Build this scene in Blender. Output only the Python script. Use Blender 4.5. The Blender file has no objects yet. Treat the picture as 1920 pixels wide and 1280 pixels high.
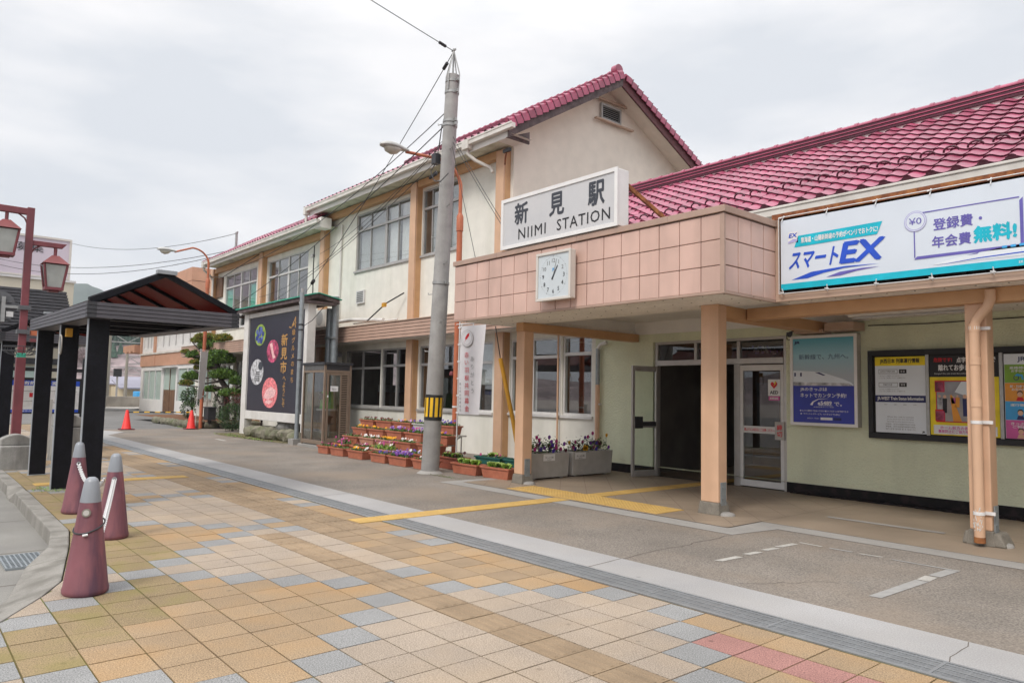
import bpy, bmesh, math, random
from mathutils import Vector, Matrix
R = math.radians
rnd = random.Random(7)
SC = bpy.context.scene
COL = SC.collection

# ------------------------------------------------------------------ camera
cam = bpy.data.cameras.new('camera'); camo = bpy.data.objects.new('camera', cam); COL.objects.link(camo)
cam.sensor_width = 36; cam.lens = 36*1359.8/1920; cam.clip_end = 6000; cam.clip_start = .05
yaw, pitch, roll = .7067736, .0735330, .0196714
fw = Vector((-math.cos(yaw)*math.cos(pitch), math.sin(yaw)*math.cos(pitch), math.sin(pitch)))
r0 = fw.cross(Vector((0, 0, 1))).normalized(); u0 = r0.cross(fw)
r1 = r0*math.cos(roll)+u0*math.sin(roll); u1 = -r0*math.sin(roll)+u0*math.cos(roll)
camo.matrix_world = Matrix(((r1.x, u1.x, -fw.x, 0), (r1.y, u1.y, -fw.y, 0), (r1.z, u1.z, -fw.z, 1.5), (0, 0, 0, 1)))
SC.camera = camo

# ------------------------------------------------------------------ light
SUN_EL, SUN_AZ = R(50), R(162)      # azimuth measured from +Y clockwise
w = bpy.data.worlds.new('World'); SC.world = w; w.use_nodes = True
nt = w.node_tree; nt.nodes.clear()
def N(t, tree=nt): return tree.nodes.new(t)
out = N('ShaderNodeOutputWorld'); bg = N('ShaderNodeBackground'); bg.inputs['Strength'].default_value = .1
sky = N('ShaderNodeTexSky'); sky.sky_type = 'NISHITA'; sky.sun_disc = False
sky.sun_elevation = SUN_EL; sky.sun_rotation = SUN_AZ
tc = N('ShaderNodeTexCoord')
mp = N('ShaderNodeMapping'); mp.inputs['Scale'].default_value = (1.3, 1.3, 4.2)
nz = N('ShaderNodeTexNoise'); nz.inputs['Scale'].default_value = 2.1; nz.inputs['Detail'].default_value = 7; nz.inputs['Roughness'].default_value = .52
nt.links.new(tc.outputs['Generated'], mp.inputs['Vector']); nt.links.new(mp.outputs[0], nz.inputs['Vector'])
rmp = N('ShaderNodeValToRGB')
rmp.color_ramp.elements[0].position = .36; rmp.color_ramp.elements[0].color = (.75, .775, .815, 1)
rmp.color_ramp.elements[1].position = .62; rmp.color_ramp.elements[1].color = (1.0, .985, .985, 1)
nt.links.new(nz.outputs[0], rmp.inputs[0])
sep = N('ShaderNodeSeparateXYZ'); nt.links.new(tc.outputs['Generated'], sep.inputs[0])
zr = N('ShaderNodeMapRange'); zr.inputs[1].default_value = .45; zr.inputs[2].default_value = 1.0
SKY_LOW, SKY_TOP = 9.4, 20.5        # an overcast sky is brightest overhead
zr.inputs[3].default_value = SKY_LOW; zr.inputs[4].default_value = SKY_TOP
nt.links.new(sep.outputs['Z'], zr.inputs[0])
mul = N('ShaderNodeVectorMath'); mul.operation = 'SCALE'
nt.links.new(rmp.outputs[0], mul.inputs[0]); nt.links.new(zr.outputs[0], mul.inputs['Scale'])
mix = N('ShaderNodeMix'); mix.data_type = 'RGBA'; mix.inputs[0].default_value = .93
nt.links.new(sky.outputs[0], mix.inputs[6]); nt.links.new(mul.outputs[0], mix.inputs[7])
nt.links.new(mix.outputs[2], bg.inputs['Color']); nt.links.new(bg.outputs[0], out.inputs[0])
sun = bpy.data.lights.new('sun', 'SUN'); suno = bpy.data.objects.new('sun', sun); COL.objects.link(suno)
sun.energy = 1.75; sun.angle = R(16); sun.color = (1, .95, .88)
sd = Vector((math.sin(SUN_AZ)*math.cos(SUN_EL), math.cos(SUN_AZ)*math.cos(SUN_EL), math.sin(SUN_EL)))
suno.rotation_euler = sd.to_track_quat('Z', 'Y').to_euler()
vs = SC.view_settings; vs.view_transform = 'Standard'; vs.look = 'None'; vs.exposure = 0.27; vs.gamma = 1; vs.use_curve_mapping = False
SC.cycles.max_bounces = 8; SC.cycles.transparent_max_bounces = 12; SC.cycles.caustics_reflective = False; SC.cycles.caustics_refractive = False

# ------------------------------------------------------------------ materials
def lin(c):
    if isinstance(c, str):
        c = [int(c[i:i+2], 16)/255 for i in (0, 2, 4)]
        c = [x/12.92 if x <= .04045 else ((x+.055)/1.055)**2.4 for x in c]
    return (c[0], c[1], c[2], 1)
def mat(name, c, rough=.6, var=.12, vs=6, fine=0, fs=180, bump=0, bs=60, metal=0, spec=.5, stain=None, ss=1.2, sa=.45, streak=False, coat=0, bdist=.01, isl=0, spots=0):
    m = bpy.data.materials.new(name); m.use_nodes = True; t = m.node_tree; b = t.nodes['Principled BSDF']
    b.inputs['Roughness'].default_value = rough; b.inputs['Metallic'].default_value = metal; b.inputs['Specular IOR Level'].default_value = spec
    if coat: b.inputs['Coat Weight'].default_value = coat; b.inputs['Coat Roughness'].default_value = .3
    c = lin(c); b.inputs['Base Color'].default_value = c
    L = t.links.new
    geo = t.nodes.new('ShaderNodeNewGeometry'); pos = geo.outputs['Position']
    def noise(s, d=4, vec=pos):
        n = t.nodes.new('ShaderNodeTexNoise'); n.inputs['Scale'].default_value = s; n.inputs['Detail'].default_value = d; L(vec, n.inputs['Vector']); return n.outputs[0]
    def mapr(f, a, bb, lo=.3, hi=.7):
        n = t.nodes.new('ShaderNodeMapRange'); n.inputs[1].default_value = lo; n.inputs[2].default_value = hi; n.inputs[3].default_value = a; n.inputs[4].default_value = bb; L(f, n.inputs[0]); return n.outputs[0]
    def scale(col, f):
        n = t.nodes.new('ShaderNodeVectorMath'); n.operation = 'SCALE'
        if hasattr(col, 'links'): L(col, n.inputs[0])
        else: n.inputs[0].default_value = col[:3]
        L(f, n.inputs['Scale']); return n.outputs[0]
    col = c
    if var: col = scale(col, mapr(noise(vs), 1-var, 1+var))
    if fine: col = scale(col, mapr(noise(fs, 2), 1-fine, 1+fine))
    if isl: col = scale(col, mapr(geo.outputs['Random Per Island'], 1-isl, 1+isl, 0, 1))
    if spots:
        vo = t.nodes.new('ShaderNodeTexVoronoi'); vo.inputs['Scale'].default_value = spots; L(pos, vo.inputs['Vector']); sp = t.nodes.new('ShaderNodeMapRange'); sp.inputs[1].default_value = .03; sp.inputs[2].default_value = .075; sp.inputs[3].default_value = .62; sp.inputs[4].default_value = 1; L(vo.outputs['Distance'], sp.inputs[0]); col = scale(col, sp.outputs[0])
        col = scale(col, mapr(noise(.45, 5), .84, 1.1))
    if stain:
        vec = pos
        if streak:
            mpn = t.nodes.new('ShaderNodeMapping'); mpn.inputs['Scale'].default_value = (1, 1, .12); L(pos, mpn.inputs[0]); vec = mpn.outputs[0]
        mx = t.nodes.new('ShaderNodeMix'); mx.data_type = 'RGBA'
        L(mapr(noise(ss, 6, vec), 0, sa, .46, .66), mx.inputs[0])
        if hasattr(col, 'links'): L(col, mx.inputs[6])
        else: mx.inputs[6].default_value = col
        mx.inputs[7].default_value = lin(stain); col = mx.outputs[2]
    if hasattr(col, 'links'): L(col, b.inputs['Base Color'])
    if bump:
        bn = t.nodes.new('ShaderNodeBump'); bn.inputs['Strength'].default_value = bump; bn.inputs['Distance'].default_value = bdist
        L(noise(bs, 3), bn.inputs['Height']); L(bn.outputs[0], b.inputs['Normal'])
    return m
def glass(name, tint=(.8, .85, .85), refl=.10, rough=.01):
    m = bpy.data.materials.new(name); m.use_nodes = True; t = m.node_tree; t.nodes.clear()
    o = t.nodes.new('ShaderNodeOutputMaterial'); tr = t.nodes.new('ShaderNodeBsdfTransparent'); gl = t.nodes.new('ShaderNodeBsdfGlossy'); mx = t.nodes.new('ShaderNodeMixShader')
    tr.inputs[0].default_value = (*tint, 1); gl.inputs['Roughness'].default_value = rough; gl.inputs[0].default_value = (1, 1, 1, 1)
    fr = t.nodes.new('ShaderNodeFresnel'); ge = t.nodes.new('ShaderNodeNewGeometry'); io = t.nodes.new('ShaderNodeMapRange'); io.inputs[3].default_value = 1.5; io.inputs[4].default_value = 1/1.5
    t.links.new(ge.outputs['Backfacing'], io.inputs[0]); t.links.new(io.outputs[0], fr.inputs[0])
    ad = t.nodes.new('ShaderNodeMath'); ad.operation = 'MULTIPLY_ADD'; ad.inputs[1].default_value = 1.2; ad.inputs[2].default_value = refl; ad.use_clamp = True
    t.links.new(fr.outputs[0], ad.inputs[0]); t.links.new(ad.outputs[0], mx.inputs[0]); t.links.new(tr.outputs[0], mx.inputs[1]); t.links.new(gl.outputs[0], mx.inputs[2]); t.links.new(mx.outputs[0], o.inputs[0])
    return m
M = {}
def dm(k, *a, **kw): M[k] = mat(k, *a, **kw)
dm('cream_wall', (.79, .77, .70), .85, .05, 3, bump=.5, bs=70, stain=(.42, .43, .32), ss=2.2, sa=.2, streak=True)
dm('gable_wall', (.80, .72, .63), .85, .05, 3, bump=.4, bs=70, stain=(.6, .5, .4), ss=1.2, sa=.15, streak=True)
dm('green_wall', (.75, .78, .575), .8, .04, 3, bump=1.0, bs=42, bdist=.02, stain=(.5, .53, .4), ss=1.5, sa=.4, streak=True)
dm('white_paint', (.72, .70, .67), .55, .05, 5, stain=(.45, .4, .35), ss=2, sa=.25)
dm('white_plaster', (.82, .80, .77), .8, .04, 3)
dm('soffit', (.84, .80, .75), .8, .05, 3, fine=.1, fs=30, stain=(.5, .45, .36), ss=1.4, sa=.2)
dm('soffit_green', (.66, .67, .56), .8, .08, 4, stain=(.28, .3, .2), ss=3, sa=.5)
dm('orange_paint', (.66, .42, .275), .55, .06, 4, stain=(.5, .3, .18), ss=3, sa=.4, streak=True)
dm('orange_beam', (.56, .32, .16), .55, .06, 4)
dm('pink_tile', (.64, .43, .36), .35, .09, 2.2, isl=.05, stain=(.40, .27, .22), ss=1.6, sa=.55, streak=True)
dm('pink_cap', (.42, .29, .23), .5, .08, 5)
dm('tile_joint', (.2, .15, .13), .8)
dm('black_gap', (.015, .013, .012), .9)
dm('plinth', (.005, .004, .005), .6, spec=.25, stain=(.04, .025, .025), ss=9, sa=.5)
dm('siding', (.45, .295, .225), .6, .07, 3)
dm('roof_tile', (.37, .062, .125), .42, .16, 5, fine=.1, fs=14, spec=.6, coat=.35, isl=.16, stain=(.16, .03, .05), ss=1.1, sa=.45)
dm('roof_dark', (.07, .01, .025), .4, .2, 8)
dm('barge', (.12, .085, .085), .7, .35, 9, stain=(.05, .035, .035), ss=8, sa=.8)
dm('barge_red', (.10, .025, .03), .6, .3, 9)
dm('gutter', (.70, .67, .62), .45, .06, 4, stain=(.4, .35, .3), ss=3, sa=.35)
dm('frame_grey', (.42, .41, .40), .45, .08, 6, metal=.2)
dm('frame_white', (.66, .65, .64), .45, .06, 6)
dm('alu', (.50, .48, .46), .4, .06, 8, metal=.5)
dm('bronze', (.27, .2, .15), .4, .08, 8, metal=.3)
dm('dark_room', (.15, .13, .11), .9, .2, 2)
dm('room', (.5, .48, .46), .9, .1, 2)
dm('brown_wood', (.17, .09, .05), .5, .3, 3)
dm('blind', (.74, .75, .73), .6, .04, 20)
dm('teal_blind', (.04, .55, .40), .6, .05, 6)
dm('curtain', (.8, .8, .78), .8, .05, 4)
dm('steel', (.38, .38, .37), .45, .12, 10, metal=.6)
dm('galv', (.30, .33, .35), .5, .12, 10, metal=.4)
dm('pole_concrete', (.36, .35, .34), .85, .14, 5, fine=.12, fs=120, bump=.2, bs=120, stain=(.2, .19, .18), ss=2, sa=.5, streak=True)
dm('dark_metal', (.035, .035, .04), .5, .2, 8)
dm('sign_back', (.12, .122, .13), .45, .15, 6)
dm('wire', (.02, .02, .022), .6)
dm('lamp_orange', (.50, .15, .07), .5, .1, 5, stain=(.35, .09, .05), ss=4, sa=.5, streak=True)
dm('lamp_grey', (.48, .48, .46), .5, .08, 6)
dm('lamp_glass', (.55, .52, .45), .15)
dm('maroon', (.21, .052, .062), .5, .1, 6, stain=(.12, .04, .05), ss=4, sa=.5, streak=True)
dm('maroon_top', (.22, .052, .052), .5, .1, 6)
dm('frost_glass', (.45, .47, .44), .3)
dm('shelter_black', (.006, .006, .009), .5, .4, 6, fine=.3, fs=40, spec=.2)
dm('shelter_fascia', (.085, .08, .092), .5, .12, 5)
dm('shelter_edge', (.30, .32, .34), .45, .1, 6)
dm('cone_resin', (.21, .075, .09), .6, .15, 5, stain=(.085, .035, .06), ss=11, sa=.9, streak=True)
dm('cone_cap', (.26, .275, .30), .35, .05, 8)
dm('chain', (.72, .72, .72), .5, .08, 40)
dm('cone_red', (.85, .035, .03), .5, .06, 6)
dm('cone_base', (.12, .012, .02), .7)
dm('bar_yellow', (.85, .5, .02), .5)
dm('bar_black', (.02, .02, .02), .5)
dm('pole_yellow', (.62, .31, .03), .5, .1, 6)
dm('terracotta', (.44, .15, .085), .6, .12, 8, stain=(.36, .1, .06), ss=5, sa=.5)
dm('terracotta_pale', (.50, .24, .16), .65, .12, 8)
dm('pot_brown', (.30, .085, .05), .6, .12, 8)
dm('pot_green', (.02, .12, .10), .5, .12, 8)
dm('pot_grey', (.52, .52, .49), .6, .1, 8)
dm('soil', (.035, .022, .016), .95, .4, 40, bump=.5, bs=60)
dm('leaf', (.07, .15, .03), .6, .45, 30)
dm('leaf_lime', (.25, .42, .06), .55, .35, 30)
dm('kale', (.42, .52, .16), .55, .3, 30)
dm('leaf_dark', (.022, .05, .018), .55, .5, 9)
dm('pine', (.11, .20, .03), .55, .6, 9)
dm('pine_gold', (.28, .23, .04), .6, .45, 9)
dm('bush_red', (.15, .03, .025), .6, .45, 10)
dm('bark', (.045, .032, .026), .9, .4, 14, bump=.6, bs=40)
for k, c in dict(fl_purple=(.19, .04, .38), fl_magenta=(.45, .03, .22), fl_maroon=(.09, .008, .02), fl_yellow=(.85, .42, .01), fl_white=(.8, .78, .76), fl_pink=(.62, .25, .42), fl_violet=(.07, .04, .36), fl_lilac=(.42, .28, .6)).items(): dm(k, c, .6, .2, 60)
dm('planter_stone', (.46, .44, .41), .8, .08, 7, fine=.06, fs=150, stain=(.3, .28, .25), ss=2.5, sa=.4)
dm('stone', (.30, .29, .27), .85, .15, 7, fine=.25, fs=160, stain=(.07, .065, .06), ss=3.5, sa=.75, streak=True)
dm('rock', (.19, .175, .13), .9, .4, 3, fine=.2, fs=50, bump=.6, bs=20, stain=(.1, .12, .05), ss=4, sa=.7)
dm('moss', (.15, .13, .06), .95, .4, 12)
dm('mulch', (.16, .07, .03), .95, .4, 30)
dm('post_base', (.20, .18, .15), .9, .15, 12, fine=.15, fs=100)
dm('pave_orange', (.345, .243, .145), .85, .11, 1.6, isl=.07, spots=3.1, fine=.48, fs=125, bump=.4, bs=130, stain=(.36, .20, .07), ss=1.6, sa=.45)
dm('pave_beige', (.36, .293, .23), .85, .09, 1.6, isl=.07, spots=3.1, fine=.48, fs=125, bump=.4, bs=130, stain=(.42, .31, .2), ss=1.4, sa=.35)
dm('pave_grey', (.265, .263, .258), .85, .1, 2, isl=.07, spots=3.1, fine=.48, fs=125, bump=.4, bs=130)
dm('pave_tactile', (.29, .208, .13), .85, .14, 3, isl=.07, spots=3.1, fine=.22, fs=150, bump=.3, bs=150)
dm('pave_pink', (.36, .18, .155), .85, .1, 2, isl=.07, spots=3.1, fine=.48, fs=125, bump=.4, bs=130)
dm('pave_moss', (.285, .208, .112), .85, .14, 3, isl=.07, spots=3.1, fine=.48, fs=125, bump=.4, bs=130, stain=(.2, .17, .05), ss=3, sa=.6)
dm('joint', (.12, .08, .04), .95, .3, 3, stain=(.13, .13, .02), ss=.9, sa=1)
dm('joint_moss', (.10, .115, .02), .95, .3, 3, stain=(.11, .08, .035), ss=2.5, sa=.8)
dm('tactile_yellow', (.52, .335, .10), .7, .1, 5, fine=.1, fs=120, stain=(.45, .28, .1), ss=3, sa=.5)
dm('strip_concrete', (.36, .35, .345), .85, .07, 1.6, spots=2.3, fine=.22, fs=110, bump=.3, bs=160, stain=(.36, .34, .32), ss=1.3, sa=.4)
dm('forecourt', (.21, .183, .156), .9, .12, .9, spots=1.7, fine=.42, fs=70, bump=.35, bs=90, stain=(.255, .20, .15), ss=.7, sa=.6)
dm('band_concrete', (.31, .295, .275), .85, .1, 2, fine=.12, fs=90)
dm('asphalt', (.17, .165, .16), .92, .14, .8, fine=.25, fs=90, bump=.3, bs=120)
dm('concrete_road', (.235, .225, .205), .9, .12, 1.3, fine=.16, fs=110, stain=(.2, .19, .18), ss=1.4, sa=.6)
dm('kerb', (.26, .245, .22), .9, .1, 3, fine=.18, fs=120, stain=(.15, .14, .12), ss=3.5, sa=.85, streak=True)
dm('drain', (.33, .34, .35), .45, .1, 6, metal=.5)
dm('line_white', (.42, .40, .365), .8, .1, 12, fine=.2, fs=70)
dm('line_grey', (.33, .32, .305), .8, .1, 12)
dm('crack', (.12, .10, .085), .95)
dm('far_ground', (.33, .29, .26), .95, .15, .1)
dm('sign_white', (.56, .56, .575), .4, .03, 3, stain=(.6, .58, .57), ss=1.5, sa=.4)
dm('sign_frame', (.78, .77, .76), .4, .04, 4)
dm('ink_black', (.015, .015, .018), .6)
dm('ink_slate', (.045, .05, .065), .6)
dm('ink_grey', (.2, .2, .2), .6)
dm('clock_white', (.64, .60, .55), .4, .03, 4)
dm('clock_dial', (.58, .63, .66), .35, .02, 3)
dm('banner_white', (.66, .72, .80), .5, .03, 1.5)
dm('print_blue', (.015, .08, .56), .5); dm('print_cyan', (.0, .46, .60), .5); dm('print_violet', (.13, .11, .42), .5); dm('print_lav', (.42, .40, .68), .5)
dm('print_white', (.78, .78, .78), .5); dm('print_red', (.6, .01, .02), .5); dm('print_yellow', (.85, .66, .01), .5); dm('print_navy', (.012, .016, .11), .5)
dm('print_deepblue', (.03, .045, .36), .45, .12, 4); dm('print_sky', (.22, .50, .62), .45, .08, 2); dm('print_pale', (.56, .64, .68), .45, .05, 2)
dm('print_green', (.20, .38, .03), .5); dm('print_orange', (.75, .30, .03), .5); dm('print_azure', (.05, .36, .72), .5); dm('print_pink', (.62, .10, .34), .5)
dm('print_skin', (.7, .42, .28), .5); dm('print_gold', (.50, .27, .075), .45); dm('sign_navy', (.02, .018, .035), .35, .1, 3)
dm('photo_grape', (.03, .05, .25), .4, .3, 20); dm('photo_grape_light', (.10, .14, .42), .4, .3, 20); dm('photo_leaf', (.28, .40, .06), .5, .3, 8); dm('photo_rose', (.45, .06, .14), .5, .7, 7); dm('photo_mono', (.5, .5, .52), .5, .7, 9); dm('photo_meat', (.80, .22, .24), .5, .45, 14); dm('photo_meat_pale', (.85, .5, .5), .5, .3, 20)
dm('train_white', (.74, .79, .84), .4, .05, 3); dm('photo_grey', (.3, .3, .33), .5, .3, 5); dm('photo_floor', (.36, .33, .32), .5, .2, 5)
dm('flag', (.72, .70, .72), .8, .03, 5)
dm('sign_green', (.05, .36, .25), .5, .15, 6)
dm('phone_green', (.11, .42, .04), .4)
dm('rust', (.22, .07, .025), .8, .35, 14, stain=(.4, .17, .05), ss=7, sa=.7)
dm('band_brown', (.47, .33, .25), .6, .08, 4)
dm('annex_wall', (.74, .72, .70), .8, .04, 2)
dm('annex_orange', (.55, .30, .20), .7, .08, 2)
dm('annex_glass', (.40, .50, .46), .25, .1, .6)
dm('shop_cream', (.60, .55, .44), .8, .05, .6)
dm('shop_roof', (.07, .068, .075), .45, .25, 2, spec=.5)
dm('billboard', (.60, .53, .60), .6, .03, .3)
dm('mast', (.27, .25, .21), .8, .15, 1)
dm('far_wall', (.50, .42, .28), .9, .1, .3); dm('far_roof', (.30, .29, .35), .8, .1, .3); dm('stone_wall', (.33, .30, .26), .9, .2, 1.2, stain=(.2, .18, .16), ss=1, sa=.7)
dm('hill_near', (.20, .155, .155), 1, .35, .03, fine=.5, fs=.25); dm('hill_far', (.05, .07, .05), 1, .2, .01)
dm('wood_bare', (.25, .19, .185), 1, .4, .05, fine=.4, fs=1.2); dm('wood_conifer', (.05, .085, .06), 1, .4, .06, fine=.4, fs=1.2)
_m = mat('poster_sky', (.2, .5, .6), .45); _t = _m.node_tree; _g = [n for n in _t.nodes if n.type == 'NEW_GEOMETRY'][0]; _s = _t.nodes.new('ShaderNodeSeparateXYZ'); _t.links.new(_g.outputs['Position'], _s.inputs[0]); _r = _t.nodes.new('ShaderNodeMapRange'); _r.inputs[1].default_value = 1.9; _r.inputs[2].default_value = 2.5; _t.links.new(_s.outputs['Z'], _r.inputs[0]); _c = _t.nodes.new('ShaderNodeValToRGB'); _c.color_ramp.elements[0].color = (.44, .49, .54, 1); _c.color_ramp.elements[1].color = (.10, .42, .56, 1)
_e = _c.color_ramp.elements.new(.55); _e.color = (.34, .60, .70, 1); _t.links.new(_r.outputs[0], _c.inputs[0]); _t.links.new(_c.outputs[0], _t.nodes['Principled BSDF'].inputs['Base Color']); M['poster_sky'] = _m
M['glass'] = glass('glass', (.86, .9, .9), .14); _m = mat('red_panel', (.20, .055, .045), .35, .12, 1.5); _t = _m.node_tree; _tl = _t.nodes.new('ShaderNodeBsdfTranslucent'); _tl.inputs[0].default_value = (.24, .06, .05, 1); _mx = _t.nodes.new('ShaderNodeMixShader'); _mx.inputs[0].default_value = .55
_o = [n for n in _t.nodes if n.type == 'OUTPUT_MATERIAL'][0]; _t.links.new(_t.nodes['Principled BSDF'].outputs[0], _mx.inputs[1]); _t.links.new(_tl.outputs[0], _mx.inputs[2]); _t.links.new(_mx.outputs[0], _o.inputs[0]); M['red_panel'] = _m
M['glass_dark'] = glass('glass_dark', (.55, .57, .55), .05); M['glass_clear'] = glass('glass_clear', (.9, .95, .92), .05)

# ------------------------------------------------------------------ mesh helpers
_glyph = {}
def glyphs(s, off=0.0, spacing=1.0):
    k = (s, off, spacing)
    if k not in _glyph:
        cu = bpy.data.curves.new('t', 'FONT'); cu.body = s; cu.size = 1; cu.resolution_u = 2; cu.offset = off; cu.space_character = spacing; cu.fill_mode = 'FRONT'
        ob = bpy.data.objects.new('t', cu); COL.objects.link(ob)
        dg = bpy.context.evaluated_depsgraph_get(); me = ob.evaluated_get(dg).to_mesh()
        v = [(p.co.x, p.co.y) for p in me.vertices]; f = [tuple(p.vertices) for p in me.polygons]
        ob.evaluated_get(dg).to_mesh_clear(); bpy.data.objects.remove(ob); bpy.data.curves.remove(cu)
        _glyph[k] = (v, f)
    return _glyph[k]
ORG = {}
class MB:
    def __init__(s, *mats): s.v = []; s.f = []; s.m = []; s.s = []; s.mats = list(mats)
    def mi(s, m):
        if m is None: return 0
        if m not in s.mats: s.mats.append(m)
        return s.mats.index(m)
    def face(s, pts, m=None, sm=False):
        n = len(s.v); s.v += [tuple(p) for p in pts]; s.f.append(tuple(range(n, n+len(pts)))); s.m.append(s.mi(m)); s.s.append(sm)
    def mesh(s, v, f, m=None, sm=False):
        n = len(s.v); s.v += [tuple(p) for p in v]; k = s.mi(m)
        for q in f: s.f.append(tuple(n+i for i in q)); s.m.append(k); s.s.append(sm)
    def box(s, x0, x1, y0, y1, z0, z1, m=None):
        s.hexa([(x0, y0, z0), (x1, y0, z0), (x1, y1, z0), (x0, y1, z0), (x0, y0, z1), (x1, y0, z1), (x1, y1, z1), (x0, y1, z1)], m)
    def hexa(s, p, m=None):
        s.mesh(p, [(0, 3, 2, 1), (4, 5, 6, 7), (0, 1, 5, 4), (1, 2, 6, 5), (2, 3, 7, 6), (3, 0, 4, 7)], m)
    def bar(s, a, b, wx, wz, m=None, up=(0, 0, 1)):
        a = Vector(a); b = Vector(b); d = (b-a).normalized(); up = Vector(up)
        if abs(d.dot(up)) > .99: up = Vector((0, 1, 0))
        x = d.cross(up).normalized()*wx/2; z = x.cross(d).normalized()*wz/2
        s.hexa([a-x-z, b-x-z, b+x-z, a+x-z, a-x+z, b-x+z, b+x+z, a+x+z], m)
    def tube(s, pts, r, n=8, m=None, caps=True):
        pts = [Vector(p) for p in pts]; rs = r if isinstance(r, (list, tuple)) else [r]*len(pts)
        d0 = (pts[1]-pts[0]).normalized(); up = Vector((0, 0, 1)) if abs(d0.z) < .9 else Vector((1, 0, 0)); rings = []
        for i, p in enumerate(pts):
            d = (pts[min(i+1, len(pts)-1)]-pts[max(i-1, 0)]).normalized()
            x = d.cross(up).normalized(); y = x.cross(d).normalized(); up = y
            rings.append([p+(x*math.cos(6.28318*k/n)+y*math.sin(6.28318*k/n))*rs[i] for k in range(n)])
        v = [q for rg in rings for q in rg]; f = []
        for i in range(len(pts)-1):
            for k in range(n): f.append((i*n+k, i*n+(k+1) % n, (i+1)*n+(k+1) % n, (i+1)*n+k))
        s.mesh(v, f, m, True)
        if caps: s.face(rings[0][::-1], m); s.face(rings[-1], m)
    def lathe(s, prof, c=(0, 0, 0), n=24, m=None, sx=1, sy=1):
        v = []; f = []
        for r, z in prof:
            for k in range(n): v.append((c[0]+r*sx*math.cos(6.28318*k/n), c[1]+r*sy*math.sin(6.28318*k/n), c[2]+z))
        for i in range(len(prof)-1):
            for k in range(n): f.append((i*n+k, i*n+(k+1) % n, (i+1)*n+(k+1) % n, (i+1)*n+k))
        s.mesh(v, f, m, True)
        s.face(v[:n][::-1], m); s.face(v[-n:], m)
    def poly(s, pts2, O, u=(1, 0, 0), v=(0, 0, 1), m=None):
        O = Vector(O); u = Vector(u); v = Vector(v); s.face([O+u*a+v*b for a, b in pts2], m)
    def prism(s, pts2, O, u, v, w, m=None):
        O = Vector(O); u = Vector(u); v = Vector(v); w = Vector(w); A = [O+u*a+v*b for a, b in pts2]; B = [p+w for p in A]; n = len(A)
        s.mesh(A+B, [tuple(range(n))[::-1], tuple(range(n, 2*n))]+[(i, (i+1) % n, n+(i+1) % n, n+i) for i in range(n)], m)
    def rect(s, x0, x1, z0, z1, O, u=(1, 0, 0), v=(0, 0, 1), m=None): s.poly([(x0, z0), (x1, z0), (x1, z1), (x0, z1)], O, u, v, m)
    def disc(s, cx, cz, r, O, u=(1, 0, 0), v=(0, 0, 1), m=None, n=28, rz=None):
        s.poly([(cx+r*math.cos(6.28318*k/n), cz+(rz or r)*math.sin(6.28318*k/n)) for k in range(n)], O, u, v, m)
    def text(s, t, cx, cz, O, u=(1, 0, 0), v=(0, 0, 1), w=None, h=None, off=0.0, m=None, spacing=1.0, shear=0):
        bold = max(0.0, off); V, F = glyphs(t, 0.0, spacing)
        if not V: return
        a0 = min(p[0] for p in V); a1 = max(p[0] for p in V); b0 = min(p[1] for p in V); b1 = max(p[1] for p in V)
        kx = w/(a1-a0) if w else None; kz = h/(b1-b0) if h else None
        kx = kx or kz; kz = kz or kx
        O = Vector(O); u = Vector(u); v = Vector(v)
        nn = u.cross(v).normalized()
        for k, (da, db) in enumerate(((0, 0), (1, .3), (-1, -.3), (.3, -1), (-.3, 1))[:5 if bold else 1]):
            pts = []
            for a, b in V:
                zz = (b-(b0+b1)/2+db*bold)*kz; xx = (a-(a0+a1)/2+da*bold)*kx+shear*zz
                pts.append(O+u*(cx+xx)+v*(cz+zz)+nn*(.0002*k))
            s.mesh(pts, F, m)
    def vtext(s, t, cx, ztop, size, pitch, O, u=(1, 0, 0), v=(0, 0, 1), off=0.0, m=None, sx=1.0):
        for i, ch in enumerate(t):
            bold = max(0.0, off); V, F = glyphs(ch, 0.0)
            if not V: continue
            k = size; b0 = min(p[1] for p in V); b1 = max(p[1] for p in V); a0 = min(p[0] for p in V); a1 = max(p[0] for p in V)
            O_ = Vector(O); uu = Vector(u); vv = Vector(v); zc = ztop-pitch*(i+.5)
            nn = uu.cross(vv).normalized()
            for q, (da, db) in enumerate(((0, 0), (1, .3), (-1, -.3), (.3, -1), (-.3, 1))[:5 if bold else 1]):
                s.mesh([O_+uu*(cx+(a-(a0+a1)/2+da*bold)*k*sx)+vv*(zc+(b-(b0+b1)/2+db*bold)*k)+nn*(.0002*q) for a, b in V], F, m)
    def build(s, name, parent=None, bevel=0, loc=None, seg=2):
        o3 = Vector(loc) if loc is not None else (ORG[parent] if parent is not None else Vector((0, 0, 0)))
        me = bpy.data.meshes.new(name); me.from_pydata([tuple(Vector(p)-o3) for p in s.v], [], s.f)
        for k in s.mats: me.materials.append(M[k])
        me.polygons.foreach_set('material_index', s.m); me.polygons.foreach_set('use_smooth', s.s); me.update()
        ob = bpy.data.objects.new(name, me); COL.objects.link(ob); ORG[ob] = o3
        if parent is not None:
            ob.parent = parent; ob.location = o3-ORG[parent]
        else: ob.location = o3
        if bevel:
            b = ob.modifiers.new('bevel', 'BEVEL'); b.width = bevel; b.segments = seg; b.limit_method = 'ANGLE'; b.angle_limit = R(40)
        return ob
def tag(o, label, cat, group=None):
    o['label'] = label; o['category'] = cat
    if group: o['group'] = group
    return o
def kind(o, k): o['kind'] = k; return o
def thing(name, loc, label, cat, group=None):
    o = bpy.data.objects.new(name, None); COL.objects.link(o); o.location = loc; ORG[o] = Vector(loc); o.empty_display_size = .2
    return tag(o, label, cat, group)
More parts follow.
